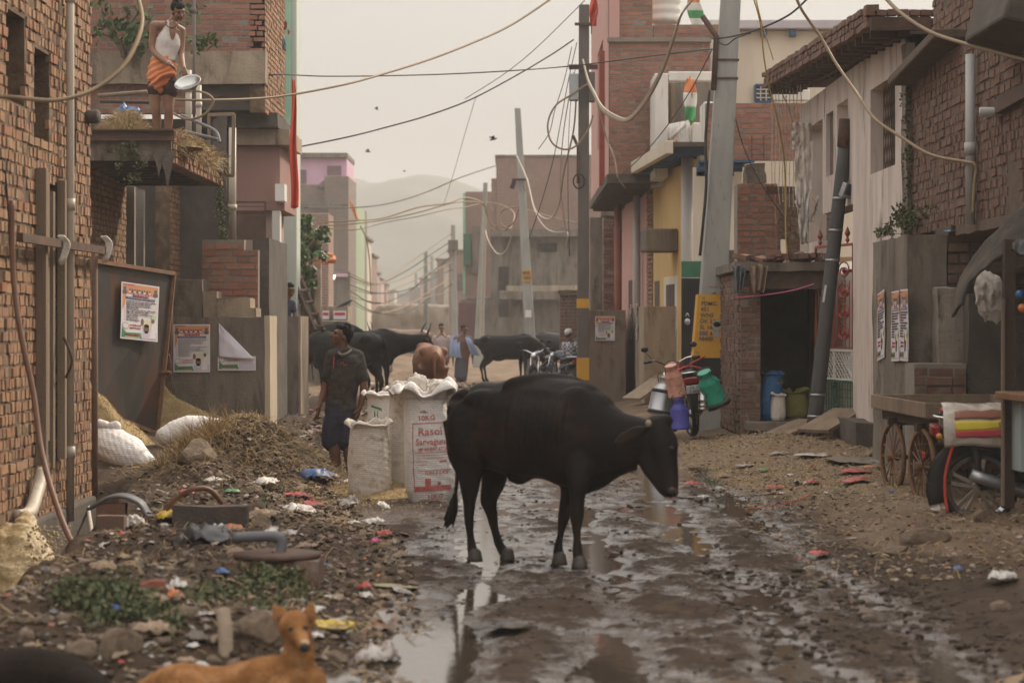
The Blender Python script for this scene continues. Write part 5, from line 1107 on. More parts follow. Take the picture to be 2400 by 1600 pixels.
# tree beside it
t = empty('leafy_tree', W(700, 690, 46), 'small sunlit leafy tree growing behind the leaning man', 'tree')
mb = MB(); mb.tube(crv([W(706, 690, 46), W(700, 640, 46), W(712, 590, 46), W(700, 545, 46)], 5), [.09-.004*k for k in range(16)], 7)
mb.tube(crv([W(706, 600, 46), W(730, 570, 46), W(750, 545, 46.2)], 5), .03, 6); mb.tube(crv([W(700, 630, 46), W(680, 600, 46), W(670, 580, 46)], 5), .03, 6); mb.build('trunk', m_bark, t, smooth=True)
mb = MB(); random.seed(77)
for px, py, rx, ry, n_ in ((692, 600, 40, 40, 420), (700, 545, 30, 34, 300), (745, 552, 24, 16, 130), (705, 640, 46, 26, 330), (676, 575, 22, 30, 150), (668, 640, 20, 30, 120), (760, 600, 14, 12, 40), (722, 520, 12, 14, 50)):
    leaves(mb, W(px, py, 46), (rx*46/FPX, .45, ry*46/FPX), n_, .14, clump=14)
mb.build('crown', m_leaf, t)
crump('orange_bag', 'orange plastic bag caught on the wall top beside the leafy tree', 'bag', W(768, 612, 50), .4, .3, .25, mat('orange_plastic', [(.55, .18, .07), (.7, .28, .12)], 8, .5, .3, 20), 18, tilt=R(50))
# big tarp covered load at the end of the street
t = empty('tarp_shelter', W(955, 775, 140), 'big dusty grey tarpaulin shelter standing across the end of the street', 'shelter')
def tarp(u, v):
    px = lerp(868, 1052, u); top = 712+8*abs(u-.5)+(26*max(0, (.12-u)/.12)**1.5); return W(px, lerp(792, top, min(1, v*1.4)), 140+(max(0, v-.7)*9))+Vector((0, -.35*math.sin(min(1, v*1.4)*1.6)+.10*math.sin(u*34)+.2*float(fbm(u*8, v*4, 3, 3)), 0))
mb = MB(); mb.sheet(tarp, 90, 20); mb.build('sheet', mat('dusty_tarp', [(.30, .25, .20), (.42, .36, .30)], .8, .9, .4, 6, streak=.3), t, smooth=True, thick=.02)
t = empty('water_tank', W(884, 805, 70), 'white domed plastic tank standing on the ground behind the cows', 'water tank')
mb = MB(); mb.lathe([(.02, 0), (.30, 0), (.30, .48), (.26, .62), (.14, .70), (.02, .73)], (X(884, 70), 70, .05), n=20); mb.build('tank', m_whitep, t, smooth=True)
# hazy houses to the far end
rgF = random.Random(5)
cols = [('far_cream', (.5, .44, .36)), ('far_brick', None), ('far_grey', (.3, .27, .24)), ('far_pink', (.5, .33, .3)), ('far_brick2', None)]
spec = [(-1, 838, 856, 560, 133), (-1, 850, 872, 600, 156), (-1, 858, 880, 640, 182), (-1, 872, 892, 655, 210), (1, 1052, 1086, 590, 165), (1, 1040, 1066, 620, 190), (1, 1024, 1046, 610, 212), (1, 1008, 1030, 640, 240), (1, 985, 1012, 655, 280), (-1, 880, 905, 668, 266), (-1, 895, 925, 682, 329), (1, 960, 990, 676, 350), (0, 925, 965, 690, 420)]
where = ['nearest on the side of the lime green house', 'second beyond the lime green house', 'third beyond the lime green house', 'fourth beyond the lime green house', 'nearest beyond the mint edged block', 'second beyond the mint edged block', 'third beyond the mint edged block', 'fourth beyond the mint edged block', 'fifth beyond the mint edged block', 'fifth beyond the lime green house', 'sixth beyond the lime green house', 'sixth beyond the mint edged block', 'at the very end of the street']
for i, (sd_, pa, pb, yt, dd) in enumerate(spec):
    cn_, cc = cols[i % 5]; m_ = m_brfar if cc is None else mat(cn_, [cc], .8, .9, .15, 6, streak=.3)
    x0, x1 = X(pa, dd), X(pb, dd)
    if sd_ < 0: x0 -= 3
    if sd_ > 0: x1 += 3
    zt_ = Zp(yt, dd); h = empty('hazy_house', ((x0+x1)/2, dd, 0), '%s house fading into the haze, %s' % (('cream', 'brick', 'grey', 'pink', 'tall brick')[i % 5], where[i]), 'house', 'houses fading into the haze')
    pbox('wall', m_, h, x0, x1, dd, dd+6, 0, zt_, .03); pbox('roof', m_conc, h, x0-.15, x1+.15, dd-.2, dd+6.2, zt_, zt_+.18, .03)
    for k in range(3):
        for fl in range(max(1, int(zt_//3))):
            wx = lerp(x0+.5, x1-.5, (k+.5)/3); mb = MB(); mb.bb(wx-.4, wx+.4, dd-.05, dd-.002, fl*3+1.0, fl*3+2.2); mb.build('window', m_conc_dark, h)
# ------------------------------------------------------------------ poles
def pole(label, b, t_, wb, wt, m, square=True, name='utility_pole', dep=None):
    e = empty(name, b, label, 'pole'); mb = MB(); b, t_ = Vector(b), Vector(t_); n_ = 10
    if square:
        vs = []
        for k in range(n_+1):
            c = lerp(b, t_, k/n_); w_ = lerp(wb, wt, k/n_)/2; dd = (dep or 1)*w_
            for sx_, sy_ in ((-1, -1), (1, -1), (1, 1), (-1, 1)): vs.append(c+Vector((sx_*w_, sy_*dd, 0)))
        mb.add(vs, [(k*4+q, k*4+(q+1) % 4, k*4+4+(q+1) % 4, k*4+4+q) for k in range(n_) for q in range(4)]+[(3, 2, 1, 0), (n_*4, n_*4+1, n_*4+2, n_*4+3)])
        mb.build('shaft', m, e, bevel=.018)
    else:
        mb.tube([lerp(b, t_, k/n_) for k in range(n_+1)], [lerp(wb, wt, k/n_)/2 for k in range(n_+1)], 18); mb.build('shaft', m, e, smooth=True)
    return e
# wide leaning concrete pole with painted foot
d = 34.0
P3b, P3t = W(1652, 905, d), W(1716, -60, d)
P3b.z = .0
e = pole('wide leaning concrete pole with yellow and black painted foot behind the milk motorcycle', P3b, P3t, 70*d/FPX, 43*d/FPX, m_pole)
def p3(py, off=0): return lerp(W(1652, 905, d), W(1716, -60, d), (905-py)/965)
def p3w(py): return lerp(70, 43, (905-py)/965)*d/FPX
def band(name, m, pa, pb, lft=0, par=None, off=.006):
    vs = []
    for py in (pa, pb):
        c = p3(py); w_ = p3w(py)/2+off
        for sx_, sy_ in ((-1, -1), (1, -1), (1, 1), (-1, 1)): vs.append(c+Vector((sx_*w_, sy_*w_, 0)))
    mb = MB(); mb.add(vs, [(q, (q+1) % 4, 4+(q+1) % 4, 4+q) for q in range(4)]); return mb.build(name, m, par or e)
m_ypaint = mat('worn_yellow_paint', [(.52, .27, .035), (.62, .34, .05)], 3, .75, .3, 40, dirt=(.22, .19, .15), dscale=9, dpos=(.60, .68))
band('yellow_band', m_ypaint, 838, 690); band('black_band', m_black, 903, 838, off=.005); band('clamp', m_iron, 146, 141, off=.018); band('clamp', m_iron, 189, 184, off=.018)
mb = MB(); c = p3(345); mb.tube([p3(215)+Vector((-.30*.6, -.2, 0)), p3(90)+Vector((-.19, -.2, 0)), p3(84)+Vector((-.24, -.2, .03)), W(1646, 38, d-.2)], .042, 8); mb.build('conduit', m_iron, e, smooth=True)
for i, (s_, py) in enumerate((('FDMC', 716), ('451', 729), ('WN5', 743), ('DK 51', 757), ('SL 163', 771), ('EBE 61', 785), ('98400', 798))):
    c = p3(py); text(s_, .085, c+Vector((-.155, -p3w(py)/2-.006, 0)), (1, 0, 0), (.06, 0, 1), m_inkpr, e, bold=.002)
mb = MB()
for c_, r_ in ((p3(757), .06), (p3(765), .07), (p3(783), .05)): mb.lathe([(.001, 0), (r_, 0), (r_, .003), (.001, .003)], c_+Vector((.10, -p3w(757)/2-.012, 0)), (R(90), 0, 0), 14)
mb.build('worn_patch', m_pole, e)
mb = MB(); c = p3(683); mb.box(c+Vector((.0, -.19, 0)), (.15, .006, .24), (0, R(8), 0)); mb.build('sticker', m_paper, e)
text('NOTICE', .035, c+Vector((-.055, -.196, .06)), (1, 0, -.14), (.14, 0, 1), m_redpr, e)
mb = MB(); mb.bar(c+Vector((-.05, -.199, -.07)), c+Vector((.05, -.199, -.02)), .01, .03); mb.build('sticker_mark', m_inkpr, e)
crump('torn_poster', 'torn teal strip of cloth tied to the edge of the yellow pole foot', 'cloth', p3(800)+Vector((.24, -.18, 0)), .08, .6, .03, mat('teal_cloth', [(.05, .22, .20), (.08, .32, .29)], 7, .8, .4, 20), 52, tilt=R(85))
pipe('black_conduit', 'thick black cable conduit curving down the side of the wide leaning pole', [p3(215)+Vector((-.24, -.18, 0)), p3(330)+Vector((-.25, -.2, 0)), p3(430)+Vector((-.20, -.24, 0)), p3(540)+Vector((-.21, -.24, 0)), p3(600)+Vector((-.22, -.2, 0))], .022, m_dkplast)
# dark straight pole
d = 42.0
e = pole('straight dark pole with a yellow band and a coiled black cable in mid street', W(1366, 905, d), W(1369, 12, d), 27*d/FPX, 24*d/FPX, m_pole_dk)
for (ya, yb, mm, nm) in ((838, 700, m_pole_dk, 'shaft_band'), (722, 700, m_ypaint, 'yellow_band'), (890, 838, m_ypaint, 'yellow_band')):
    if nm == 'shaft_band': continue
    c0, c1 = W(1366, ya, d), W(1367, yb, d); w_ = 28.5*d/FPX/2; mb = MB(); mb.bb(c0.x-w_, c0.x+w_, d-w_, d+w_, c0.z, c1.z); mb.build(nm, m_ypaint, e)
for py, l_ in ((57, 20), (155, 34), (160, 34)): mb = MB(); mb.bar(W(1367-l_, py, d-.15), W(1367+l_, py, d-.15), .05, .05); mb.build('cross_arm', m_iron, e)
mb = MB(); mb.box(W(1345, 205, d-.2), (.17, .2, .5)); mb.build('junction_box', m_alu, e, bevel=.02)
mb = MB(); mb.box(W(1387, 205, d-.1), (.12, .2, .55)); mb.build('junction_box', m_pole_dk, e, bevel=.02)
mb = MB(); mb.tube([W(1343, 318, d-.2), W(1355, 345, d-.2), W(1355, 430, d-.2)], .03, 7); mb.build('bracket', m_iron, e)
t = empty('cable_coil', W(1357, 425, d-.25), 'small black coil of cable hung on the dark pole', 'cable coil')
mb = MB()
for k in range(4): mb.tube([W(1357, 425, d-.25-.02*k)+Vector((math.cos(a_*.4)*.105, 0, math.sin(a_*.4)*.135)) for a_ in range(17)], .014, 5)
mb.build('coil', m_wireb, t, smooth=True)
# leaning grey tube pole beside the red gate
d = 29.6
e = pole('dark grey tubular pole leaning beside the ornate gate, with a lamp box', W(1904, 1034, d), W(1982, 330, d), 36*d/FPX, 31*d/FPX, mat('old_steel_tube', [(.06, .059, .058), (.10, .098, .095)], 3, .65, .35, 40, streak=.2, metal=.2, dirt=(.12, .08, .06), dscale=5, dpos=(.58, .7)), square=False)
mb = MB(); mb.tube([W(1979, 345, d), W(1984, 280, d)], .098, 16); mb.build('wood_sleeve', m_iron, e, smooth=True)
mb = MB()
for py in (465, 540, 610, 925, 975): c = lerp(W(1904, 1034, d), W(1982, 330, d), (1034-py)/704); mb.tube([c+Vector((0, 0, -.015)), c+Vector((0, 0, .015))], lerp(36, 31, (1034-py)/704)*d/FPX/2+.006, 16)
mb.build('weld_ring', m_alu, e, smooth=True)
mb = MB(); c = W(1986, 447, d-.15); mb.box(c, (.16, .10, .19), (R(20), R(10), R(25))); mb.build('lamp_box', m_alu, e, bevel=.01); mb = MB(); mb.box(c+Vector((.035, -.065, 0)), (.12, .01, .15), (R(20), R(10), R(25))); mb.build('lamp_glass', m_dkplast, e)
text('4', .001, c, (1, 0, 0), (0, 0, 1), m_inkpr, e) if False else None
mb = MB(); mb.poly([W(1933, 668, d-.12), W(1938, 668, d-.12), W(1932, 708, d-.12), W(1927, 708, d-.12)], (0, .004, 0)); mb.build('white_sticker', m_paper, e)
# far poles
e = pole('grey concrete pole with a small yellow plate, leaning over the far black cow', W(1247, 880, 63), W(1213, 254, 63), 27*63/FPX, 14*63/FPX, m_pole)
mb = MB(); c = W(1235, 646, 62.8); mb.box(c, (.24, .01, .30), (0, R(-3), 0)); mb.build('number_plate', m_ypaint, e); text('MVR', .125, c+Vector((-.115, -.01, .03)), (1, 0, 0), (0, 0, 1), m_inkpr, e, bold=.004, wide=.2); text('1833', .125, c+Vector((-.115, -.01, -.10)), (1, 0, 0), (0, 0, 1), m_inkpr, e, bold=.004, wide=.2)
mb = MB(); mb.bar(W(1200, 421, 62.8), W(1234, 421, 62.8), .06, .06); mb.build('cross_arm', m_iron, e); mb = MB(); mb.box(W(1203, 432, 62.7), (.12, .12, .25), (0, .3, 0)); mb.build('insulator_bundle', m_dkplast, e)
mb = MB(); mb.box(W(1238, 735, 62.7), (.17, .01, .2)); mb.build('sticker', m_paper, e)
e = pole('far pole with a pale strip as sunlit edge, beyond the man with the scarf', W(1120, 860, 80), W(1138, 428, 80), 24*80/FPX, 10*80/FPX, m_pole)
mb = MB(); mb.bar(W(1134, 480, 79.8), W(1125, 800, 79.8), .05, .05); mb.build('sunlit_edge_strip', m_wirew, e)  # pale strip painted along the shaft as its sunlit edge, no duct
e = pole('hazy pole with a meter box, farther down the street', W(1066, 840, 96), W(1062, 527, 96), 15*96/FPX, 10*96/FPX, m_pole); mb = MB(); mb.box(W(1062, 574, 95.7), (.42, .3, .42)); mb.build('meter_box', m_conc, e, bevel=.02)
for i, (px, yt, yb, dd) in enumerate(((998, 590, 800, 128), (1012, 600, 800, 150), (975, 640, 790, 190))): pole('%s hazy pole toward the end of the street' % ('nearest thin', 'second thin', 'third thin')[i], W(px, yb, dd), W(px, yt, dd), .3, .2, m_pole)
# ------------------------------------------------------------------ cables
def cable(label, pts, r, m, cat='cable', n=6, sm=8):
    mb = MB(); mb.tube(crv([W(*p) for p in pts], sm), r, n); return mb.build('cable', m, None, smooth=True, label=label, cat=cat)
cable('thick blurred tan cable looping low across the near brick house', [(-60, 222, 15.5), (40, 229, 15.5), (130, 235, 15.6), (215, 212, 15.8), (285, 160, 16), (322, 95, 16.2), (333, 40, 16.4), (318, -20, 16.6)], .017, m_wiret)
cable('long tan cable sagging from the canopy up across the sky', [(400, 232, 29), (480, 235, 29), (640, 228, 30), (800, 200, 31), (900, 173, 32), (1000, 142, 33), (1100, 104, 34), (1200, 58, 35), (1310, -15, 36)], .017, m_wiret)
cable('hose loop curling off the canopy beside the steel basin', [(398, 262, 28.9), (440, 280, 28.8), (480, 268, 28.7), (500, 240, 28.7), (488, 222, 28.7), (460, 213, 28.8)], .016, m_wiret)
cable('thin black cable strung level from the brick overhang to the wide pole', [(600, 184, 36), (650, 175, 36), (760, 179, 37), (900, 178, 38), (1050, 174, 39), (1200, 166, 39), (1340, 155, 40), (1500, 135, 38), (1640, 118, 35), (1680, 116, 34)], .011, m_wireb)
cable('dark cable rising from the long red cloth to the dark pole top', [(698, 345, 40), (760, 333, 40), (830, 318, 40), (900, 300, 40.5), (1000, 272, 41), (1100, 235, 41), (1200, 183, 41.5), (1290, 130, 42), (1345, 93, 42)], .014, m_wireb)
cable('thin dark line running up behind the dark pole top', [(1090, 232, 50), (1180, 175, 48), (1260, 110, 45), (1370, 2, 42)], .008, m_wireb)
cable('hair thin line dropping steeply in front of the hills', [(1040, 480, 70), (1062, 410, 66), (1085, 330, 62), (1110, 245, 58), (1118, 225, 57)], .007, m_wireb)
cable('dark line across the hills to the windowless brick block', [(715, 487, 60), (840, 486, 62), (920, 475, 65), (1000, 450, 68), (1080, 416, 70), (1163, 388, 75)], .018, m_wireb)
bund = [(760, 520, 60), (830, 519, 60), (900, 508, 61), (980, 489, 62), (1050, 474, 63), (1090, 466, 64)]
for i, (lb, dz) in enumerate((('upper tan cable of the twisted bundle spanning before the hills', 0), ('middle tan cable of the twisted bundle spanning before the hills', 7), ('lowest thin cable under the twisted bundle before the hills', 17))):
    cable(lb, [(x_, y_+dz+3*math.sin(x_*.05+i*2), d_) for x_, y_, d_ in bund]+[(1130, 476, 65), (1140, 500-10*i, 65), (1152, 525, 65), (1180, 540-8*i, 65), (1205, 520, 64), (1216, 490, 63)], .022-.004*i, m_wiret)
cable('tan loop of cable hanging between the two far poles', [(1140, 474, 70), (1175, 480, 68), (1205, 500, 66), (1195, 535, 64), (1172, 520, 64), (1180, 492, 64), (1216, 485, 63)], .018, m_wiret)
cable('pale knotted cable sagging low between the far poles', [(1138, 540, 70), (1145, 565, 69), (1165, 594, 68), (1185, 588, 66), (1200, 550, 64), (1214, 510, 63)], .016, m_wirew)
cable('pale double cable drooping from the leaning grey pole', [(1211, 365, 62), (1235, 420, 60), (1250, 480, 58), (1265, 505, 56), (1290, 512, 54), (1310, 480, 50), (1322, 400, 46), (1345, 300, 43), (1352, 180, 42)], .017, m_wirew)
cable('second pale cable drooping from the leaning grey pole down to a knot', [(1236, 420, 62), (1252, 490, 60), (1275, 530, 58), (1300, 544, 56), (1330, 545, 54), (1326, 575, 54)], .015, m_wirew)
cable('tan cable slanting from the leaning grey pole to the dark pole', [(1237, 492, 62), (1290, 508, 55), (1355, 524, 43)], .016, m_wiret)
for i, (q, r_, m_, lb) in enumerate((([(1352, 100, 42), (1330, 200, 41.8), (1300, 360, 41.6), (1270, 470, 41.5), (1240, 560, 41.5)], .008, m_wireb, 'first thin strand hanging beside the dark pole, tied to the box'),
        ([(1345, 170, 42), (1322, 300, 42), (1313, 420, 42), (1318, 480, 42), (1327, 545, 42)], .011, m_wiret, 'tan strand hanging straight down beside the dark pole'),
        ([(1340, 110, 42), (1322, 190, 42), (1300, 260, 42), (1288, 310, 42), (1262, 350, 42)], .008, m_wireb, 'knotted thin strand trailing away from the dark pole'),
        ([(1350, 150, 42), (1336, 260, 42), (1331, 420, 42), (1335, 600, 42)], .007, m_wireb, 'straightest thin strand hanging beside the dark pole'))): cable(lb, q, r_, m_)
cable('wide black and tan cable loop hanging off the dark pole', [(1380, 195, 41.7), (1340, 222, 41.7), (1302, 248, 41.7), (1284, 290, 41.7), (1292, 332, 41.7), (1320, 350, 41.7), (1350, 342, 41.7), (1378, 305, 41.7), (1390, 270, 41.7)], .019, m_wiret)
for i in range(3):
    cable(('uppermost', 'middle', 'lowest')[i]+' strand of the pale bundle swagged from the dark pole to the top of frame', [(1366, 140, 41.8), (1378, 185+4*i, 41.5), (1392, 215+4*i, 41), (1412, 250+5*i, 40.5), (1440, 270+5*i, 40), (1468, 279+3*i, 39.5), (1490, 262+4*i, 39), (1520, 220+6*i, 38), (1555, 150+7*i, 37), (1580, 80+6*i, 36), (1600, 30, 35.5), (1650, -30, 35)], .018, m_wirew if i < 2 else m_wiret)
cable('pale cable dropping down the brick tower corner to the balcony slab', [(1400, 240, 42.5), (1420, 320, 43.5), (1440, 370, 43.5), (1448, 415, 43.5), (1465, 440, 44)], .016, m_wirew)
cable('thin dark cable crossing before the white balcony', [(1668, 118, 34), (1620, 210, 36), (1560, 300, 38), (1500, 370, 40), (1445, 420, 43)], .009, m_wireb)
cable('twisted black cable from the wide pole out to the upper edge', [(1672, 92, 34), (1720, 85, 33), (1780, 68, 32), (1850, 35, 31), (1900, -10, 30)], .014, m_wireb)
cable('thin black cable sagging from the wide pole and up again', [(1672, 90, 34), (1700, 106, 33.5), (1725, 90, 33), (1760, 78, 32.5)], .009, m_wireb)
cable('yellow cable falling past the cream house, the one ending at the steel beam', [(1764, -10, 31), (1782, 55, 31.5), (1790, 130, 32), (1800, 190, 32.5), (1822, 280, 33), (1836, 360, 33.5), (1840, 420, 34), (1842, 560, 34), (1849, 620, 34)], .011, m_wirey)
cable('second yellow cable falling past the cream house to the canopy corner', [(1770, -10, 31), (1784, 50, 31.5), (1800, 100, 33), (1812, 140, 34.5)], .009, m_wirey)
cable('dark cable with a joint running from the canopy corner to the pink wall', [(1831, 215, 34), (1850, 260, 33.6), (1868, 330, 33), (1888, 380, 32.5), (1895, 440, 32.2), (1915, 480, 32)], .010, m_wiret)
cable('thin dark cable slanting down before the red brick upper storey', [(1680, 165, 34), (1712, 240, 34.3), (1745, 350, 34.5), (1790, 440, 34.5), (1845, 518, 34.8)], .009, m_wireb)
cable('big tan cable sweeping down before the pink house to the grey drainpipe', [(1860, -20, 24), (1880, 25, 24), (1925, 90, 24), (1960, 150, 23.8), (2005, 215, 23.5), (2050, 278, 23), (2110, 320, 22.5), (2180, 362, 22), (2262, 379, 21.4), (2283, 384, 21.3), (2288, 400, 21.3), (2284, 430, 21.3), (2280, 500, 21.3)], .016, m_wiret)
cable('thick tan cable crossing the top corner above the dark brick house', [(2060, -20, 22), (2110, 30, 21.5), (2180, 75, 20.8), (2270, 105, 20), (2400, 140, 19), (2460, 150, 18.5)], .018, m_wiret)
for i in range(9):
    y0, y1 = 655+i*9-(i % 3)*16, 545+i*17; sag = 22+9*(i % 4)
    cable('sagging street cable over the far end of the street, number %s from the highest' % ('one', 'two', 'three', 'four', 'five', 'six', 'seven', 'eight', 'nine')[i],
          [(822, y0, 84+i*2), (880, y0+sag*.6, 88), (950, lerp(y0, y1, .5)+sag, 92), (1010, lerp(y0, y1, .78)+sag*.5, 94), (1062, y1, 96)], .022, m_wireb if i % 2 else m_wiret)
cable('dark cable arching off the pole behind the pink building', [(845, 530, 80), (858, 560, 82), (866, 610, 84), (869, 690, 86)], .02, m_wireb)
# national flags on sticks: saffron, white, green
def flag(label, px0, py0, px1, py1, d, w_, cols, pl_=None):
    t = empty('flag', W(px0, py1, d), label, 'flag')
    if pl_: mb = MB(); mb.tube([W(*pl_[0], d+.05), W(*pl_[1], d+.05)], .014, 6); mb.build('flag_pole', m_wood, t)
    n_ = len(cols)
    for i, c in enumerate(cols):
        def ff(u, v, i=i):
            vv = (i+v)/n_; wd = w_*(.25+1.0*math.sin(min(1, vv*1.25+.1)*2.4)); px = lerp(px0, px1, vv)+(u-.5)*wd; return W(px, lerp(py0, py1, vv), d+.05*math.sin(u*8+vv*7))
        mb = MB(); mb.sheet(ff, 10, 10); mb.build('stripe', c, t, smooth=True, thick=.004)
saf = mat('saffron_cloth', [(.62, .20, .07), (.72, .27, .10)], 5, .8, .3, 14); gcl = mat('green_cloth', [(.05, .25, .09), (.08, .33, .13)], 5, .8, .3, 14)
flag('saffron white and green flag hanging furled on the white balcony rail', 1617, 183, 1618, 285, 41.8, 26, [saf, m_whitep, gcl], ((1617, 180), (1630, 300)))
flag('saffron white and green flag drooping high on the brick tower roof', 1622, -12, 1640, 80, 44.5, 30, [saf, m_whitep, gcl, m_whitep, gcl], ((1638, -10), (1642, 110)))
flag('small red pennant flying beside the top of the dark pole', 1392, -5, 1390, 62, 45, 17, [mat('red_cloth', [(.5, .05, .03)]), saf if False else mat('red_cloth', [(.5, .05, .03)])], ((1386, 0), (1386, 80)))
flag('orange pennant hanging by the lime green house', 820, 470, 838, 515, 82, 7, [saf])
# birds
def bird(label, c, s_, rot=0, fly=True, m=None):
    t = empty('bird', c, label, 'bird'); Mr = Euler((0, rot, R(20))).to_matrix(); c = Vector(c); mb = MB(); pt = lambda v: c+Mr @ (Vector(v)*s_)
    mb.tube([pt((-.5, 0, -.02)), pt((-.2, 0, 0)), pt((.15, 0, .03)), pt((.38, 0, .06)), pt((.5, 0, .05))], [.02*s_, .10*s_, .12*s_, .075*s_, .01*s_], 8)
    if fly:
        for q in (1, -1): mb.add([pt((.2, 0, .05)), pt((-.1, 0, .05)), pt((-.35, q*.35, .28)), pt((-.05, q*.6, .42)), pt((.1, q*.3, .26))], [(0, 1, 2, 4), (4, 2, 3)])
    else: mb.tube([pt((-.1, .03, 0)), pt((-.1, .03, -.25))], .012, 4); mb.tube([pt((.02, -.03, 0)), pt((.02, -.03, -.25))], .012, 4)
    mb.build('body', m or m_dkplast, t, smooth=False)
bird('pigeon flying against the pale sky above the far poles', W(1156, 327, 60), .24, R(-10)); bird('small bird flying high left of the flying pigeon', W(882, 256, 70), .16, R(30)); bird('tiny dark bird just above the hills', W(948, 402, 90), .13)
bird('long thin bird gliding low over the hills beside the pink building', W(862, 356, 80), .22, R(5)); bird('crow perched on the poster plinth behind the cows', W(808, 712, 53.5), .42, R(-20), False)
# ------------------------------------------------------------------ cattle
def hidebump(k=.004): return lambda a: k*fbm(a[:, 0]*9, a[:, 2]*9+a[:, 1]*7, 4, 3)
D0 = 15.4
def C(px, py, d=15.4): return W(px, py, d)
t = empty('cow', C(1230, 1345, 15.4), 'thin black cow standing side on in the muddy middle of the street, head lowered', 'cow')
t.location.z = ORG[t.name].z = 0.0
cowt = [
 ([C(1074, 965, 15.68), C(1090, 974, 15.67), C(1118, 980, 15.64), C(1165, 996, 15.58), C(1225, 1002, 15.48), C(1290, 1003, 15.38), C(1348, 1018, 15.27), C(1395, 1026, 15.2), C(1436, 1032, 15.12), C(1478, 1030, 15.05), C(1520, 1022, 15.0)],
  [(.09, .12), (.15, .19), (.215, .26), (.225, .31), (.275, .345), (.28, .35), (.235, .365), (.175, .315), (.12, .235), (.092, .175), (.085, .125)], 5),
 ([C(1538, 1000, 15.0), C(1552, 1040, 14.98), C(1560, 1085, 14.95), C(1566, 1125, 14.92), C(1570, 1146, 14.9)], [(.085, .085), (.105, .098), (.083, .078), (.068, .066), (.058, .060)], 5, (0, -1, 0)),
 ([C(1512, 1040, 15.0), C(1528, 1085, 14.97), C(1548, 1130, 14.93), C(1562, 1152, 14.91)], [(.09, .06), (.085, .055), (.052, .045), (.04, .04)], 5, (0, -1, 0)),
 # hind legs
 ([C(1098, 985, 15.60), C(1098, 1060, 15.56), C(1101, 1125, 15.56), C(1100, 1180, 15.57), C(1099, 1215, 15.58), C(1102, 1252, 15.58), C(1107, 1284, 15.57), C(1110, 1297, 15.56)], [(.18, .12), (.15, .10), (.078, .06), (.045, .042), (.036, .034), (.026, .027), (.036, .036), (.044, .046)], 5, (0, -1, 0)),
 ([C(1150, 1000, 15.74), C(1158, 1070, 15.78), C(1158, 1122, 15.80), C(1146, 1168, 15.80), C(1152, 1202, 15.80), C(1161, 1245, 15.80), C(1171, 1278, 15.80), C(1184, 1295, 15.78)], [(.17, .12), (.13, .09), (.09, .06), (.064, .045), (.045, .038), (.029, .028), (.034, .034), (.044, .044)], 5, (0, -1, 0)),
 # fore legs
 ([C(1333, 1040, 15.36), C(1334, 1110, 15.37), C(1330, 1160, 15.37), C(1322, 1208, 15.37), C(1314, 1250, 15.37), C(1308, 1286, 15.37), C(1310, 1303, 15.36)], [(.12, .08), (.080, .055), (.048, .042), (.043, .041), (.025, .026), (.035, .035), (.044, .044)], 5, (0, -1, 0)),
 ([C(1362, 1030, 15.16), C(1356, 1120, 15.06), C(1353, 1165, 15.05), C(1352, 1208, 15.05), C(1352, 1255, 15.05), C(1354, 1296, 15.05), C(1357, 1312, 15.03)], [(.13, .08), (.080, .058), (.052, .046), (.049, .046), (.026, .028), (.037, .037), (.046, .046)], 5, (0, -1, 0)),
 # dewlap, brisket
 ([C(1366, 1120, 15.2), C(1400, 1118, 15.17), C(1440, 1090, 15.1), C(1490, 1078, 15.03)], [(.06, .12), (.035, .085), (.026, .09), (.03, .07)], 5),
 ([C(1195, 1105, 15.45), C(1220, 1112, 15.45), C(1245, 1105, 15.44)], [(.04, .06), (.028, .075), (.04, .05)], 4),
 # tail
 ([C(1090, 924, 15.68), C(1066, 942, 15.73), C(1054, 1000, 15.77), C(1062, 1045, 15.78), C(1071, 1085, 15.76), C(1071, 1125, 15.75), C(1067, 1165, 15.75)], [.045, .042, .028, .024, .02, .017, .016], 6)]
rib = []
for k in range(9):
    px = 1196+k*15; dS = lerp(15.205, 15.05, (px-1196)/120); rib.append(([C(px+14, 925, dS+.085), C(px+2, 960, dS+.022), C(px-5, 1005, dS+.004), C(px-4, 1050, dS+.03), C(px+6, 1085, dS+.09)], [.012, .017, .018, .016, .010], 4))
cowb = [(C(1134, 938, 15.47), (.15, .055, .075)), (C(1134, 938, 15.77), (.14, .05, .07)), (C(1082, 968, 15.60), (.06, .06, .07)), (C(1356, 935, 15.24), (.17, .09, .125)), (C(1278, 905, 15.38), (.30, .06, .095)), (C(1350, 1000, 15.16), (.19, .085, .27)),
        (C(1577, 1046, 14.96), (.038, .05, .045)), (C(1556, 985, 15.0), (.062, .062, .045)), (C(1540, 1100, 14.96), (.07, .05, .06)), (C(1575, 1150, 14.9), (.045, .055, .038)), (C(1108, 1010, 15.50), (.19, .09, .24))]
organic('body', m_cow, t, tubes=cowt+rib, blobs=cowb, voxel=.0125, smooth=9, disp=hidebump(.004))
organic('ear', m_cow, t, tubes=[([C(1512, 1004, 14.93), C(1490, 1014, 14.88), C(1462, 1028, 14.85), C(1440, 1041, 14.84)], [(.02, .02), (.045, .016), (.042, .014), (.012, .008)], 5, (0, -1, 0))], voxel=.006, smooth=2)
organic('ear', m_cow, t, tubes=[([C(1535, 1000, 15.1), C(1545, 1008, 15.2), C(1548, 1020, 15.3)], [(.02, .02), (.04, .015), (.012, .008)], 5)], voxel=.006, smooth=2)
mb = MB(); mb.ell(C(1520, 992, 14.93), (.022, .025, .026)); mb.build('horn_bud', mat('pale_horn', [(.20, .14, .10), (.30, .22, .16)], 9, .6, .3, 40), t, smooth=True)
mb = MB(); mb.ell(C(1574, 1050, 14.872), (.018, .012, .014)); mb.build('eye', m_black, t, smooth=True)
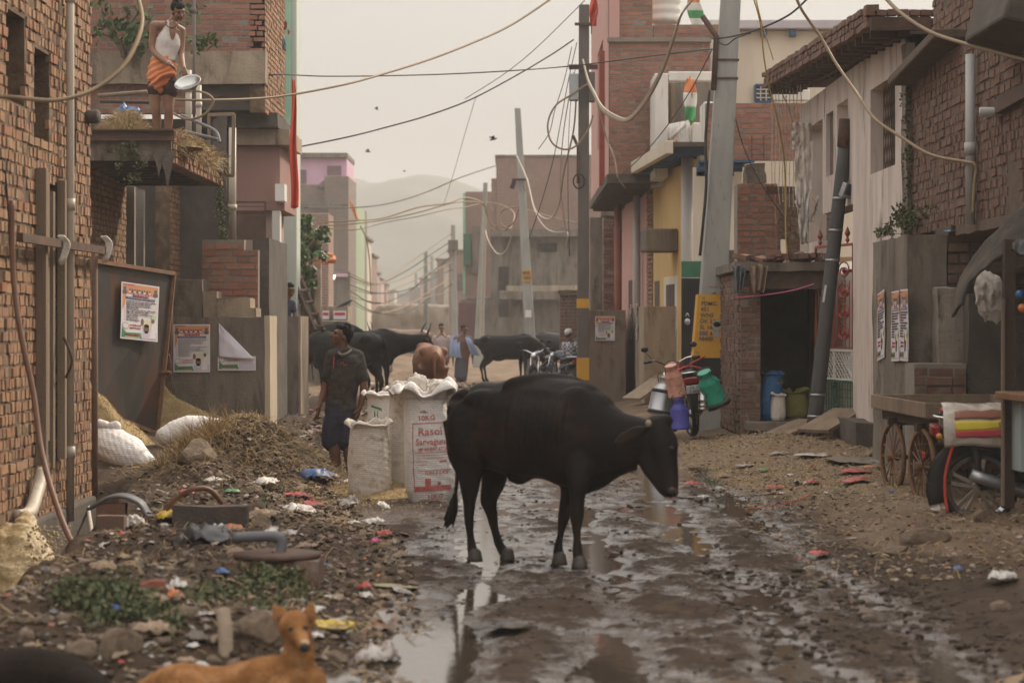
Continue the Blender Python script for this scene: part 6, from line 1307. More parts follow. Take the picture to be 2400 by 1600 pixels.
organic('muzzle', mat('damp_muzzle', [(.03, .022, .018), (.07, .045, .035)], 9, .35, .4, 60), t, tubes=[([C(1571, 1146, 14.89), C(1580, 1153, 14.885)], [(.045, .05), (.032, .045)], 3, (0, -1, 0))], voxel=.008, smooth=2)
tf_ = []
rg = random.Random(2)
for k in range(26): a_ = rg.uniform(-1, 1); b_ = rg.uniform(-1, 1); tf_.append(([C(1067+a_*2, 1158, 15.75+b_*.01), C(1060+a_*9, 1195, 15.75+b_*.04), C(1050+a_*13, 1228+rg.uniform(-14, 16), 15.75+b_*.04)], [.012, .014, .003], 3))
organic('tail_tuft', m_hair, t, tubes=tf_, voxel=.007, smooth=1)
for (px, py, dd) in ((1113, 1304, 15.55), (1189, 1302, 15.77), (1311, 1312, 15.35), (1358, 1322, 15.02)):
    mb = MB(); mb.lathe([(.055, -.02), (.052, .0), (.042, .05), (.02, .07)], C(px, py+4, dd), n=14); mb.build('hoof', m_horn, t, smooth=True)
def cow_at(label, o, hd, s, m, neck=((.78, 0, 1.08), (.98, 0, 1.12)), head=((1.06, 0, 1.16), (1.22, 0, .92)), horns=0, tail=None, patches=None, hornm=None):
    t = empty('cow', o, label, 'cow'); Rm = Euler((0, 0, R(hd))).to_matrix()
    def P(p): return Vector(o)+Rm @ (Vector(p)*s)
    def q(r): return tuple(x*s for x in r) if isinstance(r, tuple) else r*s
    n0, n1 = neck; h0, h1 = head; hm_ = tuple((a+b)/2 for a, b in zip(h0, h1))
    tb = [([P(x) for x in ((-.80, 0, 1.06), (-.62, 0, 1.03), (-.3, 0, .96), (0, 0, .93), (.33, 0, .95), (.55, 0, 1.0), n0, n1, h0)], [q(x) for x in ((.10, .11), (.21, .25), (.27, .31), (.29, .33), (.25, .34), (.19, .29), (.12, .20), (.10, .15), (.09, .11))], 5),
          ([P(h0), P(hm_), P(h1)], [q((.095, .095)), q((.08, .085)), q((.055, .06))], 5)]
    for y in (-.13, .13):
        k = .06 if y > 0 else -.04
        tb.append(([P(x) for x in ((-.58, y*.9, .88), (-.52+k, y, .66), (-.68+k, y, .44), (-.66+k, y, .26), (-.64+k, y, .10), (-.60+k, y, .03))], [q(x) for x in ((.18, .11), (.11, .08), (.05, .045), (.032, .032), (.036, .036), (.05, .05))], 5, (0, 1, 0)))
        tb.append(([P(x) for x in ((.40, y*.9, .80), (.42-k, y, .55), (.42-k, y, .40), (.42-k, y, .24), (.42-k, y, .10), (.45-k, y, .03))], [q(x) for x in ((.12, .09), (.06, .05), (.045, .043), (.03, .03), (.036, .036), (.05, .05))], 5, (0, 1, 0)))
    tb.append(([P(x) for x in (tail or ((-.86, 0, 1.14), (-.93, 0, .95), (-.92, 0, .6), (-.9, 0, .38)))], [q(.04), q(.028), q(.018), q(.02)], 6))
    organic('body', m, t, tubes=tb, blobs=[(P((-.60, .15, 1.15)), q((.12, .08, .09))), (P((-.60, -.15, 1.15)), q((.12, .08, .09))), (P((.42, 0, 1.24)), q((.16, .07, .07))), (P((.5, 0, .72)), q((.14, .06, .12))), (P((-.25, 0, .64)), q((.2, .16, .08)))], voxel=.022*s, smooth=4, disp=hidebump(.005))
    hv = (Vector(h1)-Vector(h0)).normalized()
    for y in (-1, 1):
        a = Vector(h0)+Vector((0, y*.08, .03)); organic('ear', m, t, tubes=[([P(a), P(a+Vector((-.03, y*.10, -.02))), P(a+Vector((-.05, y*.19, -.07)))], [q((.03, .02)), q((.05, .018)), q((.012, .01))], 4)], voxel=.012*s, smooth=1)
        if horns: mb = MB(); mb.tube(crv([P(a+Vector((0, -y*.02, .03))), P(a+Vector((-.02, y*.09, .13*horns))), P(a+Vector((.02, y*.10, .28*horns))), P(a+Vector((.06, y*.04, .40*horns)))], 4), [.032*s*(1-.85*k/12) for k in range(13)], 8); mb.build('horn', hornm or m_horn, t, smooth=True)
    return t
GZ = lambda x, y: Hs(x, y)
def on(px, d, dz=0): x = (px-1200)*d/FPX; return Vector((x, d, Hs(x, d)+dz))
cow_at('big black cow side on behind the man in the dark shirt', on(738, 45.5), 8, 1.14, m_cow2, tail=((-.86, 0, 1.2), (-.98, -.02, 1.12), (-1.0, -.02, .8), (-.98, 0, .5)), neck=((.8, .05, .95), (1.0, .1, .7)), head=((1.08, .12, .62), (1.14, .14, .3)))
cow_at('black cow turned away with its bony rump beside the horned cow', on(805, 43.2), 148, 1.08, m_cow2, neck=((.8, 0, .9), (.95, 0, .7)), head=((1.05, 0, .6), (1.12, 0, .3)))
cow_at('black horned cow half hidden behind the man, looking out over the feed sacks', on(845, 46.5), 22, 1.12, m_cow2, neck=((.80, .05, 1.02), (1.05, .0, 1.05)), head=((1.24, -.06, 1.10), (1.36, -.2, .84)), horns=.72)
cow_at('black cow feeding with head down beside the lower grey wall', on(560, 41.5, -.05), 6, 1.0, m_cow2, neck=((.75, 0, .75), (.9, 0, .5)), head=((1.0, 0, .42), (1.03, -.02, .12)), horns=.9, hornm=mat('pale_horn', [(.20, .14, .10)]))
cow_at('reddish brown cow seen from behind between the feed sacks and the walking men', on(1004, 37.0), 101, .90, m_cowbr, neck=((.8, 0, .85), (.95, 0, .7)), head=((1.05, 0, .6), (1.12, 0, .3)), tail=((-.86, 0, 1.14), (-.90, .03, .95), (-.88, .02, .6), (-.86, 0, .38)))
cow_at('pale brown cow mostly hidden beyond the black horned cow', on(948, 66), 165, .98, mat('dun_cow_hide', [(.16, .10, .075), (.24, .16, .12)], 3, .6, .25, 60), horns=.8)
cow_at('far black cow side on under the leaning grey pole', on(1190, 62.5), 4, 1.02, m_cow2, tail=((-.86, 0, 1.14), (-1.0, -.1, .9), (-1.12, -.15, .55), (-1.35, -.15, .5)), neck=((.8, 0, .92), (1.0, 0, .75)), head=((1.12, 0, .68), (1.22, -.05, .35)))
m_pied = mat('pied_cow_hide', [(.014, .012, .011), (.016, .013, .012), (.55, .5, .44)], 3.2, .6, .2, 60); MATS['pied_cow_hide'].node_tree.nodes['Color Ramp'].color_ramp.interpolation = 'CONSTANT'
cow_at('black and white cow behind the parked motorcycles', on(1310, 64), 165, 1.05, m_pied, neck=((.78, 0, 1.05), (.98, 0, 1.12)), head=((1.08, .05, 1.14), (1.2, .16, .88)))
# ------------------------------------------------------------------ dogs
m_dog = mat('tan_dog_fur', [(.22, .09, .03), (.36, .165, .06), (.52, .29, .14)], 9, .85, 1.2, 60, spec=.1)
dd = 10.25
def Dg(px, py, k=0): return W(px, py, dd+k)
t = empty('dog', Dg(600, 1640), 'tan dog lying in the rubble with its head raised and ears pricked', 'dog')
organic('body', m_dog, t, tubes=[
 ([Dg(345, 1625, .1), Dg(420, 1606, .05), Dg(520, 1612, .08), Dg(620, 1596, .03), Dg(690, 1590, 0), Dg(722, 1600, -.02)], [(.08, .07), (.12, .105), (.12, .10), (.13, .115), (.12, .11), (.09, .09)], 5),
 ([Dg(690, 1590, 0), Dg(697, 1545, -.02), Dg(700, 1505, -.03), Dg(694, 1475, -.03)], [(.10, .10), (.082, .08), (.066, .07), (.068, .07)], 5, (0, 1, 0)),
 ([Dg(700, 1480, -.08), Dg(708, 1502, -.15), Dg(713, 1518, -.19)], [(.048, .048), (.030, .030), (.021, .021)], 5),
 ([Dg(720, 1600, -.05), Dg(735, 1640, -.12), Dg(700, 1660, -.3)], [.05, .035, .03], 4), ([Dg(660, 1610, -.1), Dg(665, 1650, -.2), Dg(640, 1662, -.4)], [.05, .035, .03], 4),
 ([Dg(430, 1610, -.05), Dg(480, 1640, -.15), Dg(430, 1655, -.25)], [.09, .05, .03], 4),
 ([Dg(345, 1625, .1), Dg(320, 1640, 0), Dg(330, 1655, -.2), Dg(380, 1660, -.3)], [.035, .025, .02, .012], 4)],
 blobs=[(Dg(691, 1466, -.03), (.077, .085, .072)), (Dg(700, 1488, -.06), (.055, .06, .05))], voxel=.009, smooth=4, disp=lambda a: .003*fbm(a[:, 0]*30, a[:, 2]*30, 3, 3))
for x0, x1, y1 in ((670, 642, 1428), (716, 733, 1420)):
    organic('ear', m_dog, t, tubes=[([Dg(x0, 1462, -.03), Dg(lerp(x0, x1, .5), 1440, -.035), Dg(x1, y1-9, -.03)], [(.046, .020), (.036, .016), (.009, .008)], 5, (0, 1, 0))], voxel=.005, smooth=1)
    mb = MB(); mb.ell(Dg(lerp(x0, x1, .38), 1452, -.052), (.016, .008, .026), (0, R(-18 if x0 < 690 else 18), 0)); mb.build('ear_hollow', mat('brown_ear', [(.16, .07, .03)], 5, .9, 0), t, smooth=True)
mb = MB(); mb.ell(Dg(714, 1517, -.212), (.024, .016, .019)); mb.build('nose', m_black, t, smooth=True)
for px, py in ((684, 1473), (716, 1470)): mb = MB(); mb.ell(Dg(px, py, -.112), (.015, .010, .009)); mb.build('eye', m_black, t, smooth=True)
mb = MB(); mb.ell(Dg(712, 1506, -.165), (.028, .030, .02)); mb.build('pale_muzzle', mat('pale_fur', [(.45, .29, .16), (.55, .38, .24)], 5, .9, .4, 90), t, smooth=True)
dd = 9.75
t = empty('dog', Dg(100, 1660), 'dark dog curled up asleep in the near corner beside the tan dog', 'dog')
organic('body', mat('dark_dog_fur', [(.012, .008, .006), (.028, .019, .014)], 5, .85, .8, 60, spec=.08), t, tubes=[([Dg(-90, 1610), Dg(0, 1590), Dg(80, 1585), Dg(150, 1592), Dg(215, 1612, -.05), Dg(240, 1640, -.1)], [(.10, .09), (.14, .12), (.145, .125), (.13, .11), (.09, .08), (.05, .05)], 5), ([Dg(190, 1600, -.1), Dg(225, 1615, -.2), Dg(248, 1640, -.25)], [.07, .06, .03], 4)], voxel=.012, smooth=4)
# ------------------------------------------------------------------ people
def headrot(yaw, pitch, roll=0): return Euler((0, 0, R(yaw))).to_matrix() @ Euler((R(pitch), 0, 0)).to_matrix() @ Euler((0, R(roll), 0)).to_matrix()
def head_shapes(c, M3, s=1.0):
    P = lambda x, y, z: Vector(c)+M3 @ (Vector((x, y, z))*s); T = lambda *a: tuple(k*s for k in a)
    bl = [(P(0, .012, .025), T(.074, .092, .088), M3), (P(0, -.03, -.03), T(.058, .062, .068), M3), (P(0, -.048, -.078), T(.036, .036, .026), M3), (P(0, -.075, .03), T(.052, .018, .018), M3),
          (P(.078, .012, -.012), T(.010, .020, .032), M3), (P(-.078, .012, -.012), T(.010, .020, .032), M3), (P(.04, -.06, -.02), T(.022, .022, .02), M3), (P(-.04, -.06, -.02), T(.022, .022, .02), M3), (P(0, -.083, -.053), T(.026, .012, .013), M3)]
    tb = [([P(0, -.086, .018), P(0, -.101, -.006), P(0, -.112, -.026)], T(.009, .012, .016), 3)]
    return tb, bl
def face_bits(c, M3, par, s=1.0, brow=True, must=False):
    P = lambda x, y, z: Vector(c)+M3 @ (Vector((x, y, z))*s)
    for x in (-.03, .03):
        mb = MB(); mb.ell(P(x, -.083, .004), (.014*s, .006*s, .006*s), M3, 8, 6); mb.build('eye', m_hair, par, smooth=True)
        if brow: mb = MB(); mb.tube([P(x-.02, -.087, .026), P(x, -.093, .031), P(x+.02, -.086, .026)], .0045*s, 5); mb.build('eyebrow', m_hair, par, smooth=True)
    mb = MB(); mb.ell(P(0, -.094, -.055), (.022*s, .005*s, .004*s), M3, 8, 6); mb.build('mouth', mat('lip', [(.12, .045, .035)], 5, .5, 0), par, smooth=True)
    if must: mb = MB(); mb.ell(P(0, -.095, -.043), (.026*s, .006*s, .006*s), M3, 8, 6); mb.build('moustache', m_hair, par, smooth=True)
def hair(c, M3, par, s=1.0, vol=1.0, front=0.0, m=None, seed=1):
    P = lambda x, y, z: Vector(c)+M3 @ (Vector((x, y, z))*s); T = lambda *a: tuple(k*s for k in a)
    bl = [(P(0, .035, .048), T(.080*vol, .082, .078*vol), M3), (P(0, -.022-front, .088), T(.064, .05, .034*vol), M3), (P(0, .07, -.01), T(.062, .035, .05), M3), (P(.064, .02, .035), T(.016, .035, .035), M3), (P(-.064, .02, .035), T(.016, .035, .035), M3)]
    rg = random.Random(seed)
    for _ in range(int(26*vol)):
        a_ = rg.uniform(0, 6.28); b_ = rg.uniform(.1, 1.1); v_ = Vector((math.cos(a_)*math.sin(b_)*.078, math.sin(a_)*math.sin(b_)*.085+.03, .045+math.cos(b_)*.085*vol)); bl.append((Vector(c)+M3 @ (v_*s), .015*s, M3))
    organic('hair', m or m_hair, par, blobs=bl, voxel=.006*s, smooth=1, disp=lambda a: .004*fbm(a[:, 0]*45, a[:, 2]*45, seed, 3))
def hand_tubes(w, dirv, side, s=1.0, curl=.5, spread=1.0):
    """palm and five separate fingers: w wrist, dirv direction of the fingers, side the thumb side, both unit-ish"""
    w = Vector(w); d = Vector(dirv).normalized(); sd = (Vector(side)-d*Vector(side).dot(d)).normalized(); n = d.cross(sd)
    tb = [([w, w+d*.045*s, w+d*.085*s], [(.026*s, .020*s), (.036*s, .019*s), (.036*s, .016*s)], 4, n)]
    for k, (o_, L) in enumerate(((.028, .070), (.010, .080), (-.009, .074), (-.027, .058))):
        b = w+d*.082*s+sd*o_*s; a1 = (d+sd*o_*4*spread+n*curl*.5).normalized(); a2 = (d+n*curl*1.6).normalized(); a3 = (d*.5+n*curl*2.4).normalized()
        tb.append(([b, b+a1*L*.42*s, b+a1*L*.42*s+a2*L*.33*s, b+a1*L*.42*s+a2*L*.33*s+a3*L*.25*s], [.0098*s, .0088*s, .008*s, .007*s], 3))
    b = w+d*.022*s+sd*.026*s; a1 = (d*.7+sd*.8+n*.3).normalized(); a2 = (d+sd*.25+n*.4).normalized(); tb.append(([b, b+a1*.038*s, b+a1*.038*s+a2*.03*s], [.0125*s, .0105*s, .0085*s], 3))
    return tb
UPY = (0, 1, 0)
# --- the man in the dark shirt
d = 23.4
t = empty('person', W(800, 1140, d), 'man in a dark short sleeved shirt and navy shorts looking up beside the sacks', 'person')
p = lambda px, py, k=0: W(px, py, d+k)
HC = p(801, 788); HM = headrot(-72, -16, 4)
htb, hbl = head_shapes(HC, HM)
J = dict(sl=p(779, 832, -.06), sr=p(838, 836, .05), el=p(764, 898, -.02), er=p(853, 906, 0), wl=p(748, 950, -.08), wr=p(843, 956, -.04))
legs = [([p(783, 990), p(783, 1045, -.02), p(788, 1085, .0), p(791, 1130, .02)], [(.085, .09), (.060, .062), (.055, .058), (.036, .038)], 5, UPY), ([p(811, 990), p(816, 1045, -.02), p(820, 1085, 0), p(822, 1130, .02)], [(.085, .09), (.060, .062), (.053, .058), (.036, .038)], 5, UPY)]
arms = [([J['sl'], J['el'], J['wl']], [(.050, .050), (.040, .040), (.026, .028)], 6, UPY), ([J['sr'], J['er'], J['wr']], [(.055, .055), (.043, .045), (.029, .031)], 6, UPY)]
organic('body', m_skindk, t, tubes=[([p(798, 990), p(800, 940), p(803, 880), p(806, 838), p(805, 822), p(803, 800)], [(.14, .10), (.13, .09), (.15, .10), (.12, .08), (.06, .06), (.052, .056)], 5, UPY)]+legs+arms+htb
        +hand_tubes(J['wl'], (-.16, -.2, -1), (-.3, -1, 0), 1.05, .25)+hand_tubes(J['wr'], (-.28, -.1, -1), (-.4, -1, 0), 1.05, .5)
        +[([p(791, 1132, 0), p(788, 1136, -.10), p(787, 1138, -.2)], [(.035, .035), (.042, .028), (.04, .02)], 4), ([p(822, 1132, 0), p(824, 1136, -.10), p(826, 1138, -.2)], [(.035, .035), (.042, .028), (.04, .02)], 4)], blobs=hbl, voxel=.0075, smooth=3)
shirtm = mat('dark_melange_shirt', [(.035, .030, .028), (.055, .047, .043), (.075, .065, .058)], 18, .95, .7, 22, spec=.1)
def wrink(a): return .0075*fbm(a[:, 0]*9+a[:, 2]*7, a[:, 2]*16-a[:, 0]*6, 4, 3)
organic('shirt', shirtm, t, tubes=[([p(800, 962), p(800, 935), p(803, 885), p(808, 848), p(806, 832)], [(.178, .125), (.162, .115), (.180, .13), (.175, .115), (.085, .075)], 6, UPY), ([J['sl'], lerp(J['sl'], J['el'], .78)], [(.068, .068), (.063, .066)], 6, UPY), ([J['sr'], lerp(J['sr'], J['er'], .72)], [(.075, .075), (.070, .072)], 6, UPY),
        ([J['sl']+Vector((0, 0, .01)), p(808, 826), J['sr']+Vector((0, 0, .01))], [.055, .07, .06], 5)], voxel=.009, smooth=3, disp=wrink)
mb = MB(); mb.tube(crv([p(793, 826, -.09), p(800, 832, -.115), p(812, 829, -.09), p(822, 820, -.02), p(816, 813, .03)], 4), (.016), 6); mb.build('collar', mat('faded_collar', [(.14, .12, .10)], 9, .9, .3, 30), t, smooth=True)
mb = MB(); [mb.ell(p(px, py, -.138), (.005, .004, .005), n=6, m=4) for px, py in ((781, 850), (780, 866), (778, 882), (772, 908), (770, 930))]; mb.bar(p(783, 835, -.13), p(781, 862, -.137), .01, .01); mb.build('red_button', m_redpr, t)
mb = MB(); mb.tube([p(798, 854, -.137), p(804, 848, -.137), p(806, 857, -.137), p(813, 853, -.136)], .004, 5); mb.build('pocket_mark', m_redpr, t)
organic('shorts', cloth('navy_shorts', (.045, .042, .060)), t, tubes=[([p(799, 940), p(798, 975)], [(.160, .115), (.165, .13)], 4, UPY), ([p(785, 975), p(779, 1000), p(776, 1034)], [(.10, .12), (.105, .12), (.102, .11)], 5, UPY), ([p(812, 975), p(813, 1000), p(812, 1038)], [(.10, .12), (.10, .12), (.095, .11)], 5, UPY)], voxel=.011, smooth=3, disp=wrink)
hair(HC, HM, t, vol=1.12, front=.012, seed=4); face_bits(HC, HM, t)
# --- the man on the canopy
d = 28.4
t = empty('person', W(381, 318, d), 'young man in white vest and orange waist wrap holding a basin on the canopy', 'person')
p = lambda px, py, k=0: W(px, py, d+k)
HC = p(419, 27, -.06); HM = headrot(30, 26, -10)
htb, hbl = head_shapes(HC, HM)
SL, SR, EL, ER, WL, WR = p(362, 62, -.02), p(426, 74, .06), p(359, 118, -.04), p(425, 130, .02), p(398, 151, -.26), p(431, 160, -.24)
organic('body', m_skin, t, tubes=[([p(381, 180), p(386, 140), p(396, 95, .01), p(400, 68, .01), p(404, 56, 0), p(410, 42, -.02)], [(.145, .10), (.125, .09), (.145, .10), (.13, .085), (.07, .06), (.052, .055)], 5, UPY),
        ([SL+Vector((0, 0, .01)), p(402, 62), SR+Vector((0, 0, .01))], [.058, .06, .052], 5),
        ([SL, EL, WL], [(.055, .055), (.043, .045), (.028, .030)], 6, UPY), ([SR, ER, WR], [(.05, .05), (.040, .042), (.027, .029)], 6, UPY),
        ([p(366, 190), p(363, 235), p(366, 259, -.02), p(368, 285, .01), p(370, 312, 0)], [(.095, .10), (.072, .075), (.058, .06), (.056, .06), (.036, .04)], 5, UPY), ([p(396, 190), p(396, 235), p(396, 259, -.02), p(395, 285, .01), p(394, 314, 0)], [(.095, .10), (.072, .075), (.058, .06), (.056, .06), (.036, .04)], 5, UPY),
        ([p(370, 314, 0), p(366, 318, -.16)], [(.035, .035), (.04, .025)], 3), ([p(394, 316, 0), p(396, 320, -.16)], [(.035, .035), (.04, .025)], 3)]
        +htb+hand_tubes(WL, (.78, -.25, -.62), (.2, -.9, .3), 1.0, .5)+hand_tubes(WR, (.25, -.2, -1), (-1, -.3, 0), 1.0, .55), blobs=hbl, voxel=.0078, smooth=3)
vestm = cloth('white_vest', (.62, .56, .52), b=.4)
organic('vest', vestm, t, tubes=[([p(385, 141), p(388, 122), p(394, 100), p(397, 86), p(399, 72), p(401, 60, .01)], [(.152, .108), (.148, .106), (.158, .118), (.135, .112), (.100, .100), (.080, .085)], 6, UPY)], voxel=.008, smooth=2, disp=lambda a: .006*fbm(a[:, 0]*8+a[:, 2]*4, a[:, 2]*14-a[:, 0]*8, 14, 3))
organic('chest', m_skin, t, tubes=[([p(404, 92, -.108), p(405, 74, -.102), p(406, 55, -.055)], [(.018, .012), (.045, .022), (.055, .04)], 5, UPY), ([p(406, 58, 0), p(408, 44, -.01)], [(.068, .08), (.054, .056)], 3, UPY)], voxel=.007, smooth=2)
orm = mat('orange_wrap', [(.48, .15, .055), (.60, .21, .09), (.66, .26, .13)], 9, .9, .6, 22)
organic('waist_wrap', orm, t, tubes=[([p(386, 142), p(382, 160), p(376, 185), p(372, 196)], [(.165, .120), (.178, .135), (.178, .15), (.165, .14)], 6, UPY), ([p(360, 200, -.10), p(385, 178, -.15), p(408, 176, -.10)], [(.04, .02), (.05, .025), (.05, .03)], 5)], voxel=.010, smooth=2,
        disp=lambda a: .011*np.sin(a[:, 2]*75-a[:, 0]*40+3*fbm(a[:, 0]*6, a[:, 2]*6, 3, 2))*.6+.006*fbm(a[:, 0]*12, a[:, 2]*20, 3, 3))
organic('shorts', cloth('brown_shorts', (.055, .032, .028)), t, tubes=[([p(382, 180), p(381, 194)], [(.155, .125), (.16, .13)], 3, UPY), ([p(366, 192), p(364, 211)], [(.108, .115), (.106, .112)], 4, UPY), ([p(397, 192), p(398, 213)], [(.108, .115), (.108, .112)], 4, UPY)], voxel=.011, smooth=2, disp=wrink)
hair(HC, HM, t, vol=1.18, front=.03, seed=9); face_bits(HC, HM, t)
mb = MB()
for k in range(15):
    a_ = math.pi*k/14; c = p(403, 56, -.085)+Vector((-math.cos(a_)*.075, -.045*math.sin(a_), -.085*math.sin(a_)+.03)); mb.ell(c, .009, n=6, m=4)
mb.build('bead_necklace', mat('maroon_beads', [(.12, .03, .035), (.25, .08, .08)], 40, .4, 0), t, smooth=True)
mb = MB(); ax = (EL-WL).normalized()
for k in (0.02, .032): mb.tube([WL+ax*k, WL+ax*(k+.004)], .034, 14)
mb.build('bangle', m_alu, t, smooth=True)
t = empty('steel_basin', W(441, 199, 28.1), 'shallow polished steel basin held by the man on the canopy', 'basin')
mb = MB(); Mb = Euler((R(38), R(-14), 0)).to_matrix(); mb.lathe([(.001, 0), (.115, 0), (.12, .003), (.150, .055), (.162, .062), (.168, .066), (.166, .070), (.158, .066), (.146, .058), (.116, .007), (.001, .005)], W(443, 203, 28.05), Mb, 40, False); mb.build('bowl', m_steel, t, smooth=True)
# --- farther people
def person_far(label, d, head, yaw, pitch, sh, el, wr, hip, knee, ank, skin, s=1.0, lower=None, top=None, extra=None, lean=0, hr=True, hips=True, feet=True):
    p = lambda q, k=0: W(q[0], q[1], d+(q[2] if len(q) > 2 else 0)+k)
    t = empty('person', p((hip[0], ank[0][1] if ank else hip[1]+80)), label, 'person'); HC = p(head); HM = headrot(yaw, pitch); htb, hbl = head_shapes(HC, HM, s)
    mid = lambda a, b: tuple((x+y)/2 for x, y in zip(a[:2], b[:2])); sc = mid(sh[0], sh[1]); w_ = abs(sh[0][0]-sh[1][0])*d/FPX/2
    tb = [([p(hip), p(mid(hip, sc)), p((sc[0], sc[1]+8)), p((sc[0], sc[1]-2)), p((lerp(sc[0], head[0], .6), lerp(sc[1], head[1], .55)))], [(w_*.85*s, .10*s), (w_*.78, .09*s), (w_*.95, .10*s), (w_*.7, .07*s), (.052*s, .055*s)], 4, UPY),
          ([p(sh[0]), p(sh[1])], [.052*s, .052*s], 3)]
    for k in (0, 1):
        tb.append(([p(sh[k]), p(el[k]), p(wr[k])], [.05*s, .04*s, .027*s], 5, UPY)); dv = (p(wr[k])-p(el[k])).normalized(); tb += hand_tubes(p(wr[k]), dv+Vector((0, -.2, -.2)), (.3, -1, 0), s, .4)
        if knee: tb.append(([p((hip[0]+(8 if k else -8), hip[1])), p(knee[k]), p(ank[k])], [.085*s, .058*s, .036*s], 5, UPY)); tb.append(([p(ank[k]), p(ank[k])+Vector((0, -.16, -.045))], [(.033, .033), (.038, .022)], 3))
    organic('body', skin, t, tubes=tb, blobs=hbl, voxel=.012, smooth=2)
    if top:
        m_, slv = top; tt = [([p((hip[0], hip[1]-2)), p(mid(hip, sc)), p((sc[0], sc[1]+8)), p((sc[0], sc[1]+1))], [(w_*.98, .12*s), (w_*.92, .115*s), (w_*1.06, .125*s), (w_*.95, .10*s)], 4, UPY)]
        for k in (0, 1): tt.append(([p(sh[k]), lerp(p(sh[k]), p(el[k]), 1) if slv > 1 else lerp(p(sh[k]), p(el[k]), slv)]+([lerp(p(el[k]), p(wr[k]), .85)] if slv > 1 else []), [.07*s, .058*s]+([.045*s] if slv > 1 else []), 4, UPY))
        organic('shirt', m_, t, tubes=tt, voxel=.014, smooth=2, disp=wrink)
    if lower: organic(lower[0], lower[1], t, tubes=[([p(a[0]) for a in q], [a[1] for a in q], 4, UPY) for q in lower[2]], voxel=.014, smooth=2, disp=wrink)
    if hr: hair(HC, HM, t, s, seed=int(d)); 
    face_bits(HC, HM, t, s, must=False)
    return t, p, HC, HM
person_far('man in a dark blue shirt leaning on the lower grey wall', 37.9, (680, 681), 35, 8, ((656, 708), (684, 712)), ((654, 736), (692, 738)), ((656, 762, -.2), (694, 760, -.2)), (668, 765), None, None, m_skindk, .95, top=(mat('blue_checked_shirt', [(.035, .04, .075), (.06, .07, .12)], 9, .9, .5, 20), .55))
t, p_, hc_, hm_ = person_far('shirtless man with a pale blue scarf and grey lungi walking toward the camera', 61.5, (1088, 772), 55, 10, ((1067, 793), (1103, 792)), ((1062, 822), (1107, 818)), ((1062, 848, -.1), (1108, 842)), (1084, 842), ((1078, 870), (1092, 870)), ((1070, 893), (1090, 893)), m_skindk, 1.0,
    lower=('lungi', cloth('grey_lungi', (.10, .10, .12)), [[((1082, 836), (.15, .11)), ((1080, 858), (.17, .14)), ((1080, 884), (.18, .15))]]), hr=False)
hair(hc_, hm_, t, .97, vol=.85, seed=3)
def scarf(name, ptsL, wd, m, par, d):
    mb = MB(); c = crv([W(x, y_, d+k) for x, y_, k in ptsL], 6)
    def f(u, v): i = v*(len(c)-1); a = c[int(i)]; b = c[min(len(c)-1, int(i)+1)]; q = lerp(a, b, i-int(i)); return q+Vector(((u-.5)*wd(v), -.02*math.sin(u*14), -.03*(u-.5)))
    mb.sheet(f, 14, 24); mb.build(name, m, par, smooth=True, thick=.008)
sc_m = cloth('pale_blue_scarf', (.28, .34, .50))
scarf('scarf', [(1098, 793, .02), (1086, 786, .08), (1070, 790, 0), (1066, 815, -.15), (1068, 838, -.16)], lambda v: .10+.24*v, sc_m, t, 61.5); scarf('scarf', [(1074, 787, .06), (1094, 788, 0), (1100, 800, -.14), (1108, 818, -.15), (1115, 832, -.12)], lambda v: .10+.14*v, sc_m, t, 61.5)
person_far('man in a pale pink shirt walking behind the brown cow', 62, (1035, 769), 10, 5, ((1019, 791), (1051, 791)), ((1014, 818), (1054, 818)), ((1018, 842), (1052, 842)), (1035, 840), ((1029, 868), (1042, 868)), ((1028, 893), (1043, 893)), m_skin, .98, top=(cloth('pale_pink_shirt', (.42, .35, .34)), .9), lower=('trousers', cloth('dark_trousers', (.05, .05, .06)), [[((1035, 838), (.15, .11)), ((1035, 846), (.15, .11))], [((1029, 846), (.08, .09)), ((1028, 890), (.07, .08))], [((1042, 846), (.08, .09)), ((1043, 890), (.07, .08))]]))
t, p_, hc_, hm_ = person_far('man with a white head wrap and checked shirt sitting on a parked motorcycle', 51, (1332, 783), -150, 0, ((1323, 807), (1350, 807)), ((1322, 832), (1356, 830)), ((1318, 842, .25), (1352, 842, .25)), (1340, 858), ((1326, 872, .2), (1350, 872, .2)), ((1326, 905), (1352, 905)), m_skindk, .95, top=(mat('checked_shirt', [(.10, .11, .16), (.16, .17, .22)], 4, .9, .2, 20), .9), hr=False)
ck = MATS['checked_shirt'].node_tree; chk = ck.nodes.new('ShaderNodeTexChecker'); chk.inputs['Scale'].default_value = 22; chk.inputs[1].default_value = (.55, .54, .54, 1); chk.inputs[2].default_value = (.10, .11, .17, 1); tcx = ck.nodes.new('ShaderNodeTexCoord'); lnk(ck, tcx.outputs['Object'], chk.inputs[0]); lnk(ck, chk.outputs[0], ck.nodes['Principled BSDF'].inputs['Base Color'])
organic('head_wrap', cloth('white_wrap', (.6, .58, .56)), t, blobs=[(hc_+Vector((0, 0, .045)), (.098, .11, .085)), (hc_+Vector((.03, .02, .09)), (.06, .06, .04))], voxel=.012, smooth=2, disp=lambda a: .01*fbm(a[:, 0]*25, a[:, 2]*25, 3, 3))
organic('trousers', cloth('dark_trousers', (.05, .05, .06)), t, tubes=[([W(1330, 858, 51), W(1324, 870, 51.2), W(1325, 900, 51)], [.1, .08, .07], 4), ([W(1348, 858, 51), W(1352, 870, 51.2), W(1353, 900, 51)], [.1, .08, .07], 4)], voxel=.016, smooth=2)
